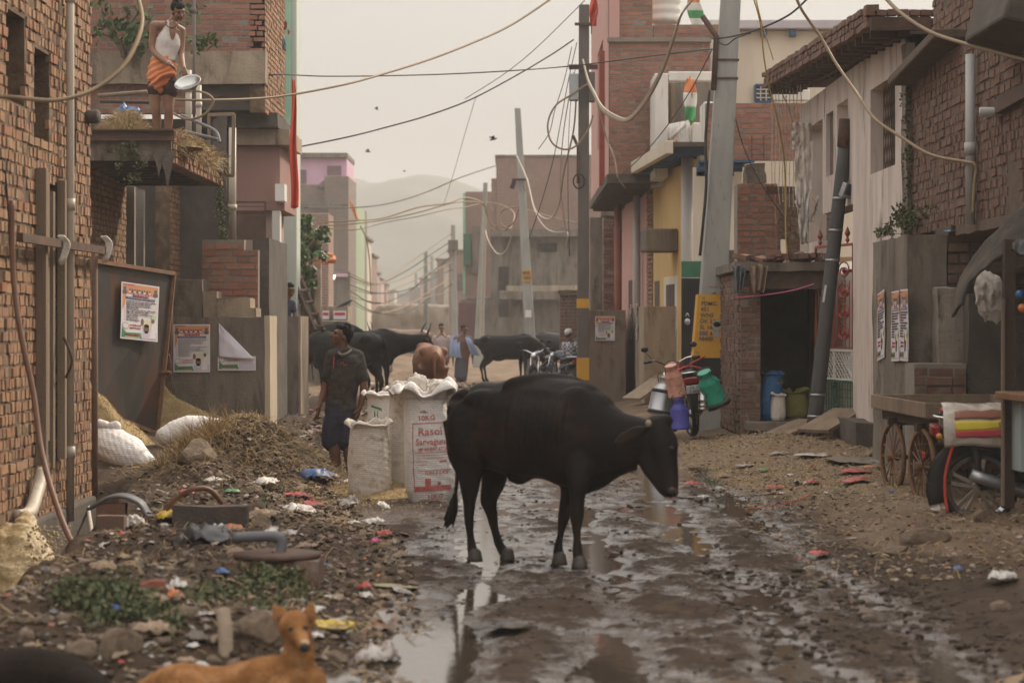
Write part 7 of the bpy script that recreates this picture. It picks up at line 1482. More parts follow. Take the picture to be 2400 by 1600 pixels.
# ------------------------------------------------------------------ writing and prints on sacks
def sack_print(par, f, Mr, items, wx, m=mat('faded_red_print', [(.46, .10, .09), (.56, .20, .18)], 16, .7, 0), hgt=1.0, z0=0.0):
    """bend flat shapes round the side of the sack that faces the camera"""
    us = np.linspace(.56, .94, 160); cx = par.location.x; xs_ = np.array([(f(u, .5)-Vector(par.location)).x for u in us])
    def onto(x, z, lift=.006):
        u = float(np.interp(x, xs_, us)); v = min(.985, max(.0, z/hgt)); p_ = f(u, v); a = u*2*math.pi; return p_+Vector((math.cos(a), math.sin(a), 0))*lift
    for it in items:
        if it[0] == 'T':
            _, s_, x, z, size, slope, wide = it; c = bpy.data.curves.new('t', 'FONT'); c.body = s_; c.size = size; c.extrude = 0; c.offset = .0012; c.align_x = 'CENTER'; c.resolution_u = 2
            ob = bpy.data.objects.new('t', c); COL.objects.link(ob); me = bpy.data.meshes.new_from_object(ob.evaluated_get(bpy.context.evaluated_depsgraph_get())); bpy.data.objects.remove(ob)
            w_ = max(q.co.x for q in me.vertices)-min(q.co.x for q in me.vertices); k = wide/w_ if wide else 1
            for q in me.vertices: X_ = q.co.x*k; q.co = onto(x+X_, z+q.co.y+slope*X_)
            link_mesh(me, 'lettering', m, par)
        else:
            _, x0, z0_, x1, z1, slope, nm = it; mb = MB(); mb.sheet(lambda u, v: onto(lerp(x0, x1, u), lerp(z0_, z1, v)+slope*lerp(x0, x1, u)), max(2, int(abs(x1-x0)/.02)), max(1, int(abs(z1-z0_)/.02))); mb.build(nm, m, par)
c = Vector((X(866, 21.4), 21.4, -.03)); sackmesh('feed_sack', 'short open white sack in front of the man in the dark shirt', c, .68, .39, .33, m_sackd, 61, lean=-.01, flop=1.2, group='feed sacks standing in the street')
c = Vector((X(905, 22.1), 22.15, -.03)); t, f, Mr = sackmesh('feed_sack', 'slim white sack with a green print behind the short open sack', c, .93, .33, .28, m_sack, 62, lean=-.04, flop=.7, group='feed sacks standing in the street')
sack_print(t, f, Mr, [('R', -.10, .50, -.09, .80, 0, 'print_line'), ('R', -.07, .50, -.062, .80, 0, 'print_line'), ('R', -.13, .80, -.02, .82, -.3, 'print_line')], .33, m_greenpr, .93)
c = Vector((X(958, 21.7), 21.75, -.03)); sackmesh('feed_sack', 'tan soiled sack squeezed between the printed sack and the slim one', c, .98, .36, .30, m_sackd, 63, lean=-.03, flop=.9, group='feed sacks standing in the street')
c = Vector((X(1009, 20.95), 20.95, -.03)); t, f, Mr = sackmesh('feed_sack', 'large white sack with red printing nearest the black cow', c, .96, .44, .34, m_sack, 64, lean=-.05, flop=1.3, group='feed sacks standing in the street')
sl_ = .05
sack_print(t, f, Mr, [('T', '10KG', -.01, .765, .062, sl_, .16), ('R', -.15, .735, .19, .742, sl_, 'print_frame'), ('R', -.155, .10, -.147, .735, 0, 'print_frame'), ('T', 'Rasoi', .015, .63, .10, sl_, .22), ('T', 'Sarvaguna', .025, .545, .078, sl_, .30), ('T', 'MP WHEAT ATTA', .03, .485, .048, sl_, .26), ('R', -.13, .468, .18, .473, sl_, 'print_line'),
    ('R', -.12, .445, .18, .449, sl_, 'print_line'), ('R', -.12, .42, .16, .424, sl_, 'print_line'), ('R', -.12, .39, -.02, .394, sl_, 'print_line'), ('R', -.12, .36, -.03, .364, sl_, 'print_line'), ('R', .08, .38, .14, .395, sl_, 'print_block'), ('R', -.11, .305, .18, .311, sl_, 'print_line'), ('T', '12 KG X 5 PCS', .05, .275, .036, sl_, .20),
    ('R', -.05, .16, .0, .235, sl_, 'print_figure'), ('R', .06, .17, .09, .20, sl_, 'print_figure'), ('R', -.145, .12, .18, .165, sl_*1.3, 'print_band'), ('T', '10KG', .04, .05, .058, sl_, .14), ('R', -.12, .035, .17, .04, sl_, 'print_line')], .44, hgt=.96)
crump('feed_sack', 'crumpled husk caked sack mouth heaped on top of the standing feed sacks', 'sack', Vector((X(978, 21.4), 21.4, .93)), .52, .3, .24, m_sackd, 66, n=30)
crump('feed_sack', 'pointed flap of husk caked sacking rising over the printed sack', 'sack', Vector((X(1035, 21.0), 21.1, .98)), .26, .22, .12, m_sackd, 67, tilt=R(70), n=24)
# ------------------------------------------------------------------ motorcycles
m_chrome = mat('chrome', [(.5, .5, .5), (.6, .6, .6)], 5, .2, 0, metal=1); m_bodyred = mat('red_lacquer', [(.10, .008, .008), (.15, .012, .012)], 4, .25, 0); m_bodyblue = mat('blue_black_lacquer', [(.02, .03, .045), (.03, .05, .07)], 4, .25, 0)
m_taill = mat('red_lens', [(.16, .008, .008), (.24, .015, .015)], 5, .2, .1, 60); m_redlens = mat('bright_red_lens', [(.45, .03, .02), (.6, .06, .04)], 5, .3, .1, 60)
def motorcycle(label, o, hd, roll=0, s=1.0, body=None, spokes='alloy', plate=None, mud=None, skip=()):
    t = empty('motorcycle', o, label, 'motorcycle'); body = body or m_bodyblue
    M3 = Euler((0, 0, R(hd))).to_matrix() @ Euler((R(roll), 0, 0)).to_matrix(); P = lambda x, y, z: Vector(o)+M3 @ (Vector((x, y, z))*s)
    for nm, x in (('front_wheel', 1.25), ('rear_wheel', 0)):
        wz = .30; prof = [(.262, -.035), (.285, -.05), (.308, -.03), (.313, 0), (.308, .03), (.285, .05), (.262, .035), (.262, -.035)]
        wh = MB(); wh.lathe([(r*s, z*s) for r, z in prof], P(x, 0, wz), M3 @ Euler((R(90), 0, 0)).to_matrix(), 36, False); w_ = wh.build(nm, m_black, t, smooth=True)
        rm = MB(); rm.lathe([(.228*s, -.02*s), (.264*s, -.032*s), (.264*s, .032*s), (.228*s, .02*s), (.228*s, -.02*s)], P(x, 0, wz), M3 @ Euler((R(90), 0, 0)).to_matrix(), 36, False); rm.lathe([(.05*s, -.05*s), (.05*s, .05*s)], P(x, 0, wz), M3 @ Euler((R(90), 0, 0)).to_matrix(), 14)
        if spokes == 'alloy':
            for k in range(5):
                a = R(18+72*k)
                for da in (-.16, .16): rm.bar(P(x+.04*math.cos(a+da*2), 0, wz+.04*math.sin(a+da*2)), P(x+.24*math.cos(a+da), 0, wz+.24*math.sin(a+da)), .03*s, .035*s, up=M3 @ Vector((0, 1, 0)))
        else:
            for k in range(22): a = R(360/22*k); rm.tube([P(x, 0, wz), P(x+.24*math.cos(a), 0, wz+.24*math.sin(a))], .004*s, 4)
        rm.build('rim', m_alu if spokes != 'alloy' else m_chrome, w_)
        fe = MB(); fe.tube([P(x+.36*math.cos(R(a)), 0, wz+.36*math.sin(R(a))) for a in (range(20, 200, 18) if x else range(5, 215, 18))], [(.065*s, .012*s)]*len(range(20, 200, 18) if x else range(5, 215, 18)), 8, up=M3 @ Vector((0, 1, 0))); fe.build('fender', m_dkplast if x == 0 else body, t, smooth=True)
    organic('tank', body, t, tubes=[([P(.52, 0, .83), P(.70, 0, .90), P(.88, 0, .86)], [(.09*s, .07*s), (.14*s, .11*s), (.10*s, .09*s)], 5)], voxel=.012, smooth=2)
    organic('seat', m_dkplast, t, tubes=[([P(-.25, 0, .86), P(.1, 0, .82), P(.52, 0, .80)], [(.10*s, .05*s), (.13*s, .05*s), (.09*s, .05*s)], 5)], voxel=.012, smooth=2)
    organic('side_panel', body, t, tubes=[([P(-.28, 0, .74), P(.1, 0, .66), P(.45, 0, .60)], [(.07*s, .05*s), (.11*s, .09*s), (.10*s, .10*s)], 5)], voxel=.014, smooth=2)
    mb = MB(); mb.box(P(.62, 0, .38), (.36*s, .24*s, .26*s), M3); [mb.box(P(.72, 0, .50+.025*k), (.2*s, .2*s, .008*s), M3) for k in range(6)]; mb.build('engine', m_alu, t, bevel=.02)
    mb = MB(); mb.tube([P(.95, 0, .95), P(.75, .0, .30), P(.35, 0, .30), P(.3, 0, .65)], .025*s, 8); mb.tube([P(0, .10, .30), P(.4, .08, .36)], .02*s, 8); mb.tube([P(0, -.10, .30), P(.4, -.08, .36)], .02*s, 8); mb.tube([P(0, .12, .32), P(-.05, .12, .68)], .03*s, 8); mb.tube([P(0, -.12, .32), P(-.05, -.12, .68)], .03*s, 8); mb.build('frame', m_dkplast, t, smooth=True)
    for y in (-.09, .09): mb = MB(); mb.tube([P(1.25, y, .30), P(1.02, y, .86)], .022*s, 8); mb.build('fork', m_chrome, t, smooth=True)
    mb = MB(); mb.tube(crv([P(.86, .38, 1.02), P(.90, .24, 1.03), P(.98, .08, .96), P(.98, -.08, .96), P(.90, -.24, 1.03), P(.86, -.38, 1.02)], 4), .013*s, 8); mb.build('handlebar', m_chrome, t, smooth=True)
    for y in (-.36, .36):
        mb = MB(); mb.tube([P(.88, y*.8, 1.025), P(.85, y*1.12, 1.02)], .02*s, 8); mb.build('grip', m_black, t, smooth=True)
        mb = MB(); mb.tube([P(.92, y*.7, 1.03), P(.98, y*.95, 1.16)], .006*s, 5); mb.ell(P(.98, y*.97, 1.20), (.02*s, .055*s, .04*s), M3); mb.build('mirror', m_dkplast, t, smooth=True)
    mb = MB(); mb.ell(P(1.06, 0, .88), (.07*s, .09*s, .09*s), M3); mb.build('headlight', m_chrome, t, smooth=True)
    mb = MB(); mb.tube(crv([P(.75, -.13, .3), P(.55, -.16, .2), P(.35, -.18, .28), P(-.08, -.20, .42)], 4), [.02*s]*5+[.035*s]*2+[.052*s]*6, 10); mb.build('exhaust', m_alu, t, smooth=True)
    mb = MB(); mb.tube(crv([P(.1, .14, .84), P(-.25, .15, .86), P(-.36, 0, .87), P(-.25, -.15, .86), P(.1, -.14, .84)], 4), .013*s, 8); mb.build('grab_rail', m_chrome, t, smooth=True)
    mb = MB(); mb.box(P(-.35, 0, .76), (.08*s, .25*s, .09*s), M3); mb.build('tail_light', m_taill, t, bevel=.02)
    mb = MB(); mb.box(P(-.44, 0, .46), (.01*s, .15*s, .28*s), M3 @ Euler((0, R(-18), 0)).to_matrix()); mb.build('mudguard_flap', m_dkplast, t, bevel=.01); mb = MB(); mb.box(P(-.445, 0, .56), (.02*s, .10*s, .035*s), M3); mb.build('reflector', m_redlens, t)
    for y in (-.16, .16): mb = MB(); mb.ell(P(-.33, y, .72), .028*s); mb.build('indicator', mat('amber_lens', [(.5, .2, .03)], 5, .3, 0), t, smooth=True)
    if plate:
        mb = MB(); mb.box(P(-.42, 0, .645), (.008*s, .24*s, .11*s), M3 @ Euler((0, R(-6), 0)).to_matrix()); mb.build('number_plate', mat('plate_white', [(.5, .5, .48), (.6, .6, .58)], 9, .6, .1, 40), t, bevel=.004)
        for i, l_ in enumerate(plate): text(l_, .055*s, P(-.43, 0, .655-.055*i), M3 @ Vector((0, -1, 0)), M3 @ Vector((0, 0, 1)), m_inkpr, t, align='CENTER', bold=.001, lift=.003)
    return t, P, M3
dB = 31.6
t, P, M3 = motorcycle('motorcycle hung with milk cans before the yellow footed pole, seen from behind', Vector((X(1624, dB), dB, Zp(1020, dB))), 98, -6, 1.02, m_bodyred, plate=['DL 13', 'S 6956'])
mb = MB(); mb.tube(crv([P(-.1, .2, .88), P(-.1, 0, .95), P(-.05, -.2, .9)], 4), .012, 6); mb.tube([P(0, -.05, .97), P(.1, -.3, 1.05)], .012, 5); mb.build('tied_strap', mat('red_cloth', [(.5, .05, .03)]), t, smooth=True)
def can(label, c, r, h, m, tilt, lid=True, bands=None, cat='milk can', strap=False):
    t = empty('milk_can', c, label, cat, 'milk cans hung on the motorcycle'); Mr = Euler(tilt).to_matrix(); mb = MB()
    mb.lathe([(.001, 0), (r*.97, 0), (r*1.03, .01), (r*1.03, .03), (r, .035), (r, h*.62), (r*.96, h*.68), (r*.62, h*.80), (r*.60, h*.82), (r*.60, h*.95), (r*.66, h*.97), (r*.66, h), (r*.58, h), (.001, h*.99)], c, Mr, 28, False); mb.build('body', m, t, smooth=True)
    if bands:
        b = MB()
        for z in bands: b.lathe([(r*1.01, h*z), (r*1.045, h*z), (r*1.045, h*(z+.09)), (r*1.01, h*(z+.09))], c, Mr, 28, False)
        b.build('rubber_band', m_dkplast, t, smooth=True)
    h_ = MB(); hp = lambda x, y, z: Vector(c)+Mr @ Vector((x, y, z)); h_.tube(crv([hp(-r*.6, 0, h*.85), hp(-r*.75, -.02, h*1.06), hp(0, -.03, h*1.16), hp(r*.75, -.02, h*1.06), hp(r*.6, 0, h*.85)], 4), .006, 5); h_.build('handle', m_iron, t, smooth=True)
    return t
dc = 30.9
m_pinkcan = mat('faded_pink_plastic', [(.46, .20, .15), (.58, .30, .23), (.62, .36, .29)], 4, .55, .15, 30, dirt=(.28, .17, .10), dscale=11, dpos=(.52, .62)); m_greencan = mat('green_plastic', [(.015, .24, .16), (.025, .32, .21)], 4, .45, .1, 30, dirt=(.06, .09, .07), dscale=12, dpos=(.54, .62)); m_bluecan = mat('violet_blue_plastic', [(.05, .05, .26), (.07, .07, .34)], 4, .5, .1, 30)
can('pale pink milk can with a narrow neck hung on the motorcycle', Vector((X(1588, dc), dc, Zp(927, dc))), .12, .44, m_pinkcan, (R(14), R(-14), 0))
can('bright green milk can hung on the motorcycle', Vector((X(1678, dc), dc, Zp(940, dc))), .145, .46, m_greencan, (R(18), R(-24), 0))
can('violet blue milk can hanging lowest on the motorcycle', Vector((X(1594, dc), dc-.1, Zp(1006, dc))), .125, .42, m_bluecan, (R(-2), R(-4), 0), bands=None)
can('big dented aluminium milk can on the pole side of the pink one', Vector((X(1546, dc+.1), dc+.2, Zp(974, dc))), .165, .52, m_alu, (R(-4), R(12), 0), bands=(.03, .58))
can('big aluminium milk can half hidden behind the green one', Vector((X(1694, dc), dc+.45, Zp(955, dc))), .165, .50, m_alu, (R(6), R(-26), 0), bands=(.03, .58))
t = empty('steel_canister', Vector((X(1647, dc), dc, Zp(960, dc))), 'small ribbed steel canister hanging between the green can and the mudguard', 'canister'); mb = MB(); mb.lathe([(.001, 0), (.068, 0), (.07, .02), (.066, .025), (.066, .06), (.071, .065), (.066, .07), (.066, .13), (.071, .135), (.066, .14), (.066, .20), (.05, .22), (.05, .24), (.001, .245)], Vector((X(1647, dc), dc-.05, Zp(960, dc))), n=24); mb.build('body', m_steel, t, smooth=True)
motorcycle('parked motorcycle facing the camera with chrome crash bar, beside the far black cow', on(1292, 52.5), -108, 5, 1.0, m_bodyblue, 'wire'); motorcycle('parked motorcycle with the checked shirt man on it, seen from behind', on(1335, 50.5), 112, 4, 1.0, m_bodyblue, 'wire', plate=None)
# near motorcycle, rear end out from behind the wooden post
dn = 18.3
t, P, M3 = motorcycle('motorcycle with alloy wheels and a bundle on its seat, half hidden behind the wooden post', Vector((X(2294, dn), dn, Zp(1226, dn)-.005)), -6, 3, 1.0, m_dkplast)
t = empty('seat_bundle', P(.1, 0, .9), 'clear plastic and printed sacking bundle tied over the seat of the near motorcycle', 'bundle')
def sb(u, v):
    x = lerp(-.30, .62, u); a = lerp(-1.9, 1.9, v); r = .215; return P(x, -math.sin(a)*r*1.0, .80+.17*math.cos(a)-.10*(abs(a)/1.9)**3)+Vector((.02*float(fbm(v*6, u*5, 4, 3)), 0, .022*float(fbm(u*7, v*9, 3, 4))))
mb = MB(); mb.sheet(sb, 40, 40); mb.build('plastic_cover', mat('cloudy_plastic', [(.26, .19, .14), (.48, .42, .36), (.56, .52, .47)], 5, .3, .5, 16), t, smooth=True, thick=.004)
def sband(name, v0, v1, m, u0=.1, off=.012):
    mb = MB(); mb.sheet(lambda u, v: sb(lerp(u0, 1, u), lerp(v0, v1, v))+M3 @ Vector((0, -off, 0)), 20, 4); mb.build(name, m, t, smooth=True, thick=.003)
sband('yellow_band', .80, .875, mat('yellow_print', [(.55, .42, .03), (.65, .52, .05)], 5, .6, .1)); sband('red_band', .875, .93, mat('red_print', [(.42, .045, .06)])); sband('brown_patch', .68, .78, mat('brown_patch_print', [(.20, .07, .04), (.28, .11, .06)], 6, .6, .1))
text('Sunrise Edible', .06, sb(.45, .862)+M3 @ Vector((0, -.02, 0)), M3 @ Vector((1, 0, .04)), (0, -.2, 1), m_inkpr, t)
mb = MB(); mb.tube(crv([P(-.30, .0, .93), P(-.2, -.20, .80), P(-.28, -.14, .4), P(-.26, -.12, .1)], 5), .014, 6); mb.build('red_rope', mat('red_cloth', [(.5, .05, .03)]), t, smooth=True); mb = MB(); mb.tube(crv([P(.20, 0, 1.0), P(.22, -.20, .84), P(.24, -.2, .62)], 5), .009, 5); mb.build('green_rope', m_leafdry, t, smooth=True)
# ------------------------------------------------------------------ handcart
t = empty('handcart', (3.95, 20.9, .05), 'flat wooden four wheeled handcart with rimmed tray, parked behind the near motorcycle', 'handcart')
ax0, ax1 = Vector((3.50, 22.1, 0)), Vector((3.58, 19.6, 0)); cd = (ax1-ax0); cs = Vector((1, .03, 0))
def CP(a, b, z): return ax0+cd*a+cs*b+Vector((0, 0, z))
mb = MB()
for k in range(7): mb.bar(CP(0, .08+k*.155, .80), CP(1, .08+k*.155, .80), .14, .022, )
mb.build('deck_planks', m_wood, t, bevel=.004)
for nm, a, b in (('side_board', CP(0, 0, .865), CP(1, 0, .865)), ('side_board', CP(0, 1.15, .865), CP(1, 1.15, .865)), ('end_board', CP(0, 0, .865), CP(0, 1.15, .865)), ('end_board', CP(1, 0, .865), CP(1, 1.15, .865))): mb = MB(); mb.bar(a, b, .03, .13); mb.build(nm, m_wood, t, bevel=.005)
mb = MB(); [mb.bar(CP(0.02, b, .74), CP(.98, b, .74), .07, .09) for b in (.12, 1.0)]; [mb.bar(CP(a, 0, .70), CP(a, 1.15, .70), .06, .07) for a in (.3, .8)]; mb.build('chassis', m_wooddk, t, bevel=.004)
for a in (.28, .80):
    for b in (.06, 1.08):
        c = CP(a, b, .36); Mw = Euler((R(90), 0, R(90+2))).to_matrix() @ Matrix.Identity(3); Mw = Euler((0, R(90), R(9))).to_matrix()
        wm_ = MB(); wm_.lathe([(.30, -.018), (.325, -.022), (.335, 0), (.325, .022), (.30, .018), (.30, -.018)], c, Mw, 36, False); w_ = wm_.build('wheel', m_rustp, t, smooth=True)
        sp_ = MB(); sp_.lathe([(.035, -.06), (.035, .06)], c, Mw, 12)
        for k in range(16): an = R(22.5*k); sp_.tube([c, c+Mw @ Vector((.31*math.cos(an), .31*math.sin(an), 0))], .006, 5)
        sp_.build('spokes', m_rustp, w_)
    mb = MB(); mb.bar(CP(a, 0, .36), CP(a, 1.15, .36), .04, .04); [mb.bar(CP(a, b, .36), CP(a, b, .70), .02, .02) for b in (.14, 1.0)]; mb.build('axle', m_iron, t)
# ------------------------------------------------------------------ wooden post stand with rubber flap roof
t = empty('lean_to', W(2362, 1180, 17.8), 'rickety lean to on a dark wooden post with a sagging rubber sheet roof', 'shelter')
mb = MB(); mb.bar(W(2362, 1190, 17.8), W(2365, 560, 17.8), .09, .10); mb.build('post', m_wooddk, t, bevel=.006); mb = MB(); mb.bar(W(2350, 1185, 17.75), W(2351, 700, 17.75), .02, .05); mb.build('post_edge', m_wood, t)
mb = MB(); mb.bar(W(2450, 1190, 16.6), W(2448, 500, 16.6), .1, .1); mb.build('post', m_wooddk, t, bevel=.006)
def roof(u, v): q = crv([W(2450, 555, 17.6), W(2380, 580, 17.7), W(2320, 612, 17.9), W(2268, 660, 18), W(2250, 712, 18)], 8); i = u*(len(q)-1); p_ = lerp(q[int(i)], q[min(len(q)-1, int(i)+1)], i-int(i)); return p_+Vector((.02, .4*v, .34*v*(1-u)+.03*float(fbm(u*6, v*4, 3, 3))-.10*v*u))
mb = MB(); mb.sheet(roof, 30, 14); mb.build('rubber_sheet', mat('dusty_rubber', [(.025, .02, .017), (.05, .04, .032), (.12, .09, .065)], 3, .9, .5, 30), t, smooth=True, thick=.02)
mb = MB(); mb.bar(W(2290, 640, 18.9), W(2450, 600, 18.9), .06, .08); mb.build('rafter', m_wooddk, t)
mb = MB(); mb.bar(W(2364, 925, 17.7), W(2450, 935, 17.2), .25, .06); mb.build('shelf_board', m_rustp, t, bevel=.01)
mb = MB(); mb.box(W(2420, 1020, 17.6), (.26, .3, .55)); mb.build('blue_grey_board', mat('blue_grey_paint', [(.22, .26, .27), (.34, .38, .38)], 4, .8, .3, 30, streak=.3), t, bevel=.01)
crump('hanging_sack', 'white torn sack hanging in the shade under the rubber sheet roof', 'sack', W(2318, 700, 18.6), .24, .42, .08, m_sackd, 71, tilt=R(86)); crump('black_tarpaulin', 'black plastic bundle piled on the lean to roof', 'tarpaulin', W(2440, 610, 17.4), .4, .4, .3, m_dkplast, 72)
for px, py, c_, nm in ((2390, 690, (.03, .12, .30), 'blue'), (2396, 722, (.6, .18, .05), 'orange')): mb = MB(); mb.ell(W(px, py, 17.5), .035, n=8, m=6); mb.build('plastic_ball', mat(nm+'_toy', [c_], 5, .4, 0), None, smooth=True, label='small %s plastic ball hanging beside the lean to post' % nm, cat='ball')
# ------------------------------------------------------------------ posters
def poster(label, o, U_, V_, w, h, torn=False, bend=.004, strip=False):
    U_ = Vector(U_).normalized(); V_ = Vector(V_).normalized(); Nn = U_.cross(V_); o = Vector(o); t = empty('poster', o, label, 'poster', None)
    def Q(a, b, k): return o+U_*(a*w)+V_*(b*h)+Nn*(.006+k*.0012+bend*math.sin(a*3+b*5)+.003*max(0, a-.85)*10*.3)
    def rect(nm, m, a0, b0, a1, b1, k):
        mb = MB(); mb.sheet(lambda u, v: Q(lerp(a0, a1, u), lerp(b0, b1, v), k), max(2, int(abs(a1-a0)*10)), max(2, int(abs(b1-b0)*10))); return mb.build(nm, m, t)
    def pol(nm, m, pts, k): mb = MB(); mb.add([Q(a, b, k) for a, b in pts], [tuple(range(len(pts)))]); return mb.build(nm, m, t)
    def disc(nm, m, a, b, ra, rb, k, n=14): return pol(nm, m, [(a+ra*math.cos(6.283*i/n), b+rb*math.sin(6.283*i/n)) for i in range(n)], k)
    top = 1 if not torn else .30
    rect('paper', m_paper, 0, 0, 1, top, 0)
    if not torn:
        rect('header', m_orange, .03, .80, .97, .975, 1); rect('header_red', m_redpr, .03, .955, .33, .975, 2)
        for i in range(9): disc('portrait', m_facepr, .22+i*.065, .875, .024, .022, 2); disc('portrait', m_inkpr if i % 2 else m_paper, .22+i*.065, .845, .028, .018, 3)
        for a in (.09, .90): disc('portrait', m_facepr, a, .895, .042, .035, 2); disc('portrait_body', m_inkpr, a, .83, .065, .04, 3)
        rect('title_band', m_redpr, .30, .765, .72, .825, 4); text('जरा सोचिए !!!', .06*h, Q(.51, .78, 6), U_, V_, m_paper, t, align='CENTER', wide=.36*w, lift=.001)
        rect('blue_band', m_bluepr, .11, .715, .89, .755, 4); text('आज के युवा की पुकार सुनो सरकार जवाब दो', .028*h, Q(.5, .725, 6), U_, V_, m_paper, t, align='CENTER', wide=.70*w, lift=.001)
        pol('orange_corner', m_orange, [(.03, .5), (.03, .80), (.14, .80), (.10, .62)], 1)
        rg = random.Random(int(o.x*100)); lines = ['महंगाई की मार से जनता परेशान क्यों है ?', 'युवाओं को रोजगार कब मिलेगा जवाब दो ?', 'किसानों की फसल का दाम कहां गया ?', 'बिजली पानी कब आएगा ?', 'गली की सड़क और नाली कब बनेगी बताओ ?', 'स्कूल और अस्पताल कब खुलेंगे ?', 'राशन की दुकान में अनाज कहां गया ?', 'सफाई कब होगी ?', 'गरीब का घर कब ?', 'बहन बेटी की सुरक्षा ?']
        for i, l_ in enumerate(lines): text(l_, .030*h, Q(.13, .668-i*.037, 3), U_, V_, m_inkpr, t, wide=w*(.80, .66, .66, .34, .80, .62, .72, .34, .34, .36)[i], lift=.001); disc('bullet', m_redpr, .08, .676-i*.037, .01, .007, 3)
        disc('white_panel', m_ltyel, .70, .28, .13, .11, 2); disc('crowd', m_facepr, .57, .33, .04, .06, 3); disc('leaflet', m_ltgreenpr, .88, .42, .07, .055, 4)
        pol('raised_arm', m_paper, [(.76, .05), (.93, .05), (.93, .33), (.85, .34), (.80, .22)], 4); disc('hand', m_facepr, .86, .36, .04, .04, 5)
        disc('face', m_facepr, .68, .21, .075, .075, 5); disc('face', m_hair, .68, .265, .07, .03, 6); disc('beard', m_hair, .68, .155, .05, .022, 6)
    disc('ring', m_inkpr, .12, .235, .085, .058, 2); disc('ring_centre', m_paper, .12, .235, .075, .05, 3)
    for i in (0, 1): text(('वह है भरोसे का साथी', 'क्योंकि वो अपना है')[i], .035*h, Q(.23, .245-i*.05, 3), U_, V_, m_redpr, t, wide=.30*w, lift=.001)
    pol('green_footer', m_greenpr, [(.03, .03), (.55, .03), (.52, .13), (.14, .12), (.03, .20)], 2); text('अधिकार मोर्चा', .05*h, Q(.29, .065, 4), U_, V_, m_redpr, t, align='CENTER', wide=.38*w, lift=.001); rect('footer_line', m_ltyel, .10, .035, .50, .05, 3)
    pol('shirt', mat('pale_violet_print', [(.50, .45, .54), (.58, .53, .62)]), [(.55, .03), (.97, .03), (.97, .15), (.85, .19), (.62, .17), (.55, .13)], 3)
    if torn:
        b = MB(); a0, a1, a2, a3 = Q(0, .98, 3), Q(.02, .28, 6), Q(.98, .23, 14), Q(.03, .99, 5)
        def fl(u, v): p_ = lerp(lerp(a3, a1, v), lerp(a3, a2, v), u); return p_+Nn*(.035*math.sin(u*3.1)*v+.012*float(fbm(u*5, v*5, 3, 3)))
        b.sheet(fl, 18, 18); b.build('folded_back_sheet', m_paperback, t, smooth=True, thick=.002)
    return t
a = W(407, 872, 30.0); poster('poster with orange header and green footer, next to the folded one on the grey wall', Vector((X(407, 30), 29.985, Zp(872, 30))), (1, 0, .0), (0, 0, 1), 86*30/FPX, 112*30/FPX)
poster('poster whose upper part has peeled and folded down over itself', Vector((X(511, 30), 29.985, Zp(868, 30))), (1, 0, 0), (0, 0, 1), 89*30/FPX, 112*30/FPX, torn=True)
U2 = (GB-GA).normalized(); V2 = (Zv-U2*Zv.dot(U2)).normalized(); o2 = lerp(GA, GB, .28)-Zv*.90+GC*.035
poster('poster pasted on the dark metal gate leaf', o2, U2, V2, .92, .70)
poster('poster on the brownish boundary wall beside the dark pole', Vector((X(1395, 45), 44.97, Zp(798, 45))), (1, 0, 0), (0, 0, 1), 46*45/FPX, 57*45/FPX)
for i, (px, zt_, lb) in enumerate(((2056, 612, 'poster highest and farthest of the three on the grey pier'), (2089, 616, 'middle of the three posters on the grey pier'), (2109, 618, 'poster nearest the brick edge on the grey pier'))):
    y_ = 3.94*FPX/(px-1200); poster(lb, Vector((3.945, y_, lerp(1.35, 1.38, i/2)-.14+EYE-1.62)), (0, -1, (.10, .02, 0)[i]), (0, (0.0, 0, 0)[i], 1), .50, .72)
for i, (px, lb) in enumerate(((1482, 'farther of two posters on the side face of the beige wall'), (1496, 'nearer of two posters on the side face of the beige wall'))): poster(lb, Vector((2.425, 2.43*FPX/(px-1200)+.6, 1.30)), (0, -1, 0), (0, 0, 1), .50, .70)
poster('poster at the outer edge of the beige wall beside the black metal door', Vector((X(1583, 42), 41.97, Zp(786, 42))), (1, 0, 0), (0, 0, 1), .36, .52)
for i, (px, lb) in enumerate(((756, 'half hidden poster on the plinth behind the cows, nearer the pillar'), (782, 'wider faded poster on the plinth behind the cows'))):
    t = empty('poster', Vector((X(px, 54), 53.95, Zp(748, 54))), lb, 'poster'); o_ = Vector((X(px, 54), 53.96, Zp(748, 54))); w_, h_ = (.16, .2)[0] if i == 0 else .30, .20
    mb = MB(); mb.poly([o_, o_+Vector((w_, 0, 0)), o_+Vector((w_, 0, h_)), o_+Vector((0, 0, h_))], (0, .003, 0)); mb.build('paper', m_paper, t); mb = MB(); o3 = o_+Vector((w_*.08, -.004, h_*.45)); mb.poly([o3, o3+Vector((w_*.84, 0, 0)), o3+Vector((w_*.84, 0, h_*.35)), o3+Vector((0, 0, h_*.35))]); mb.build('print', m_redpr, t)
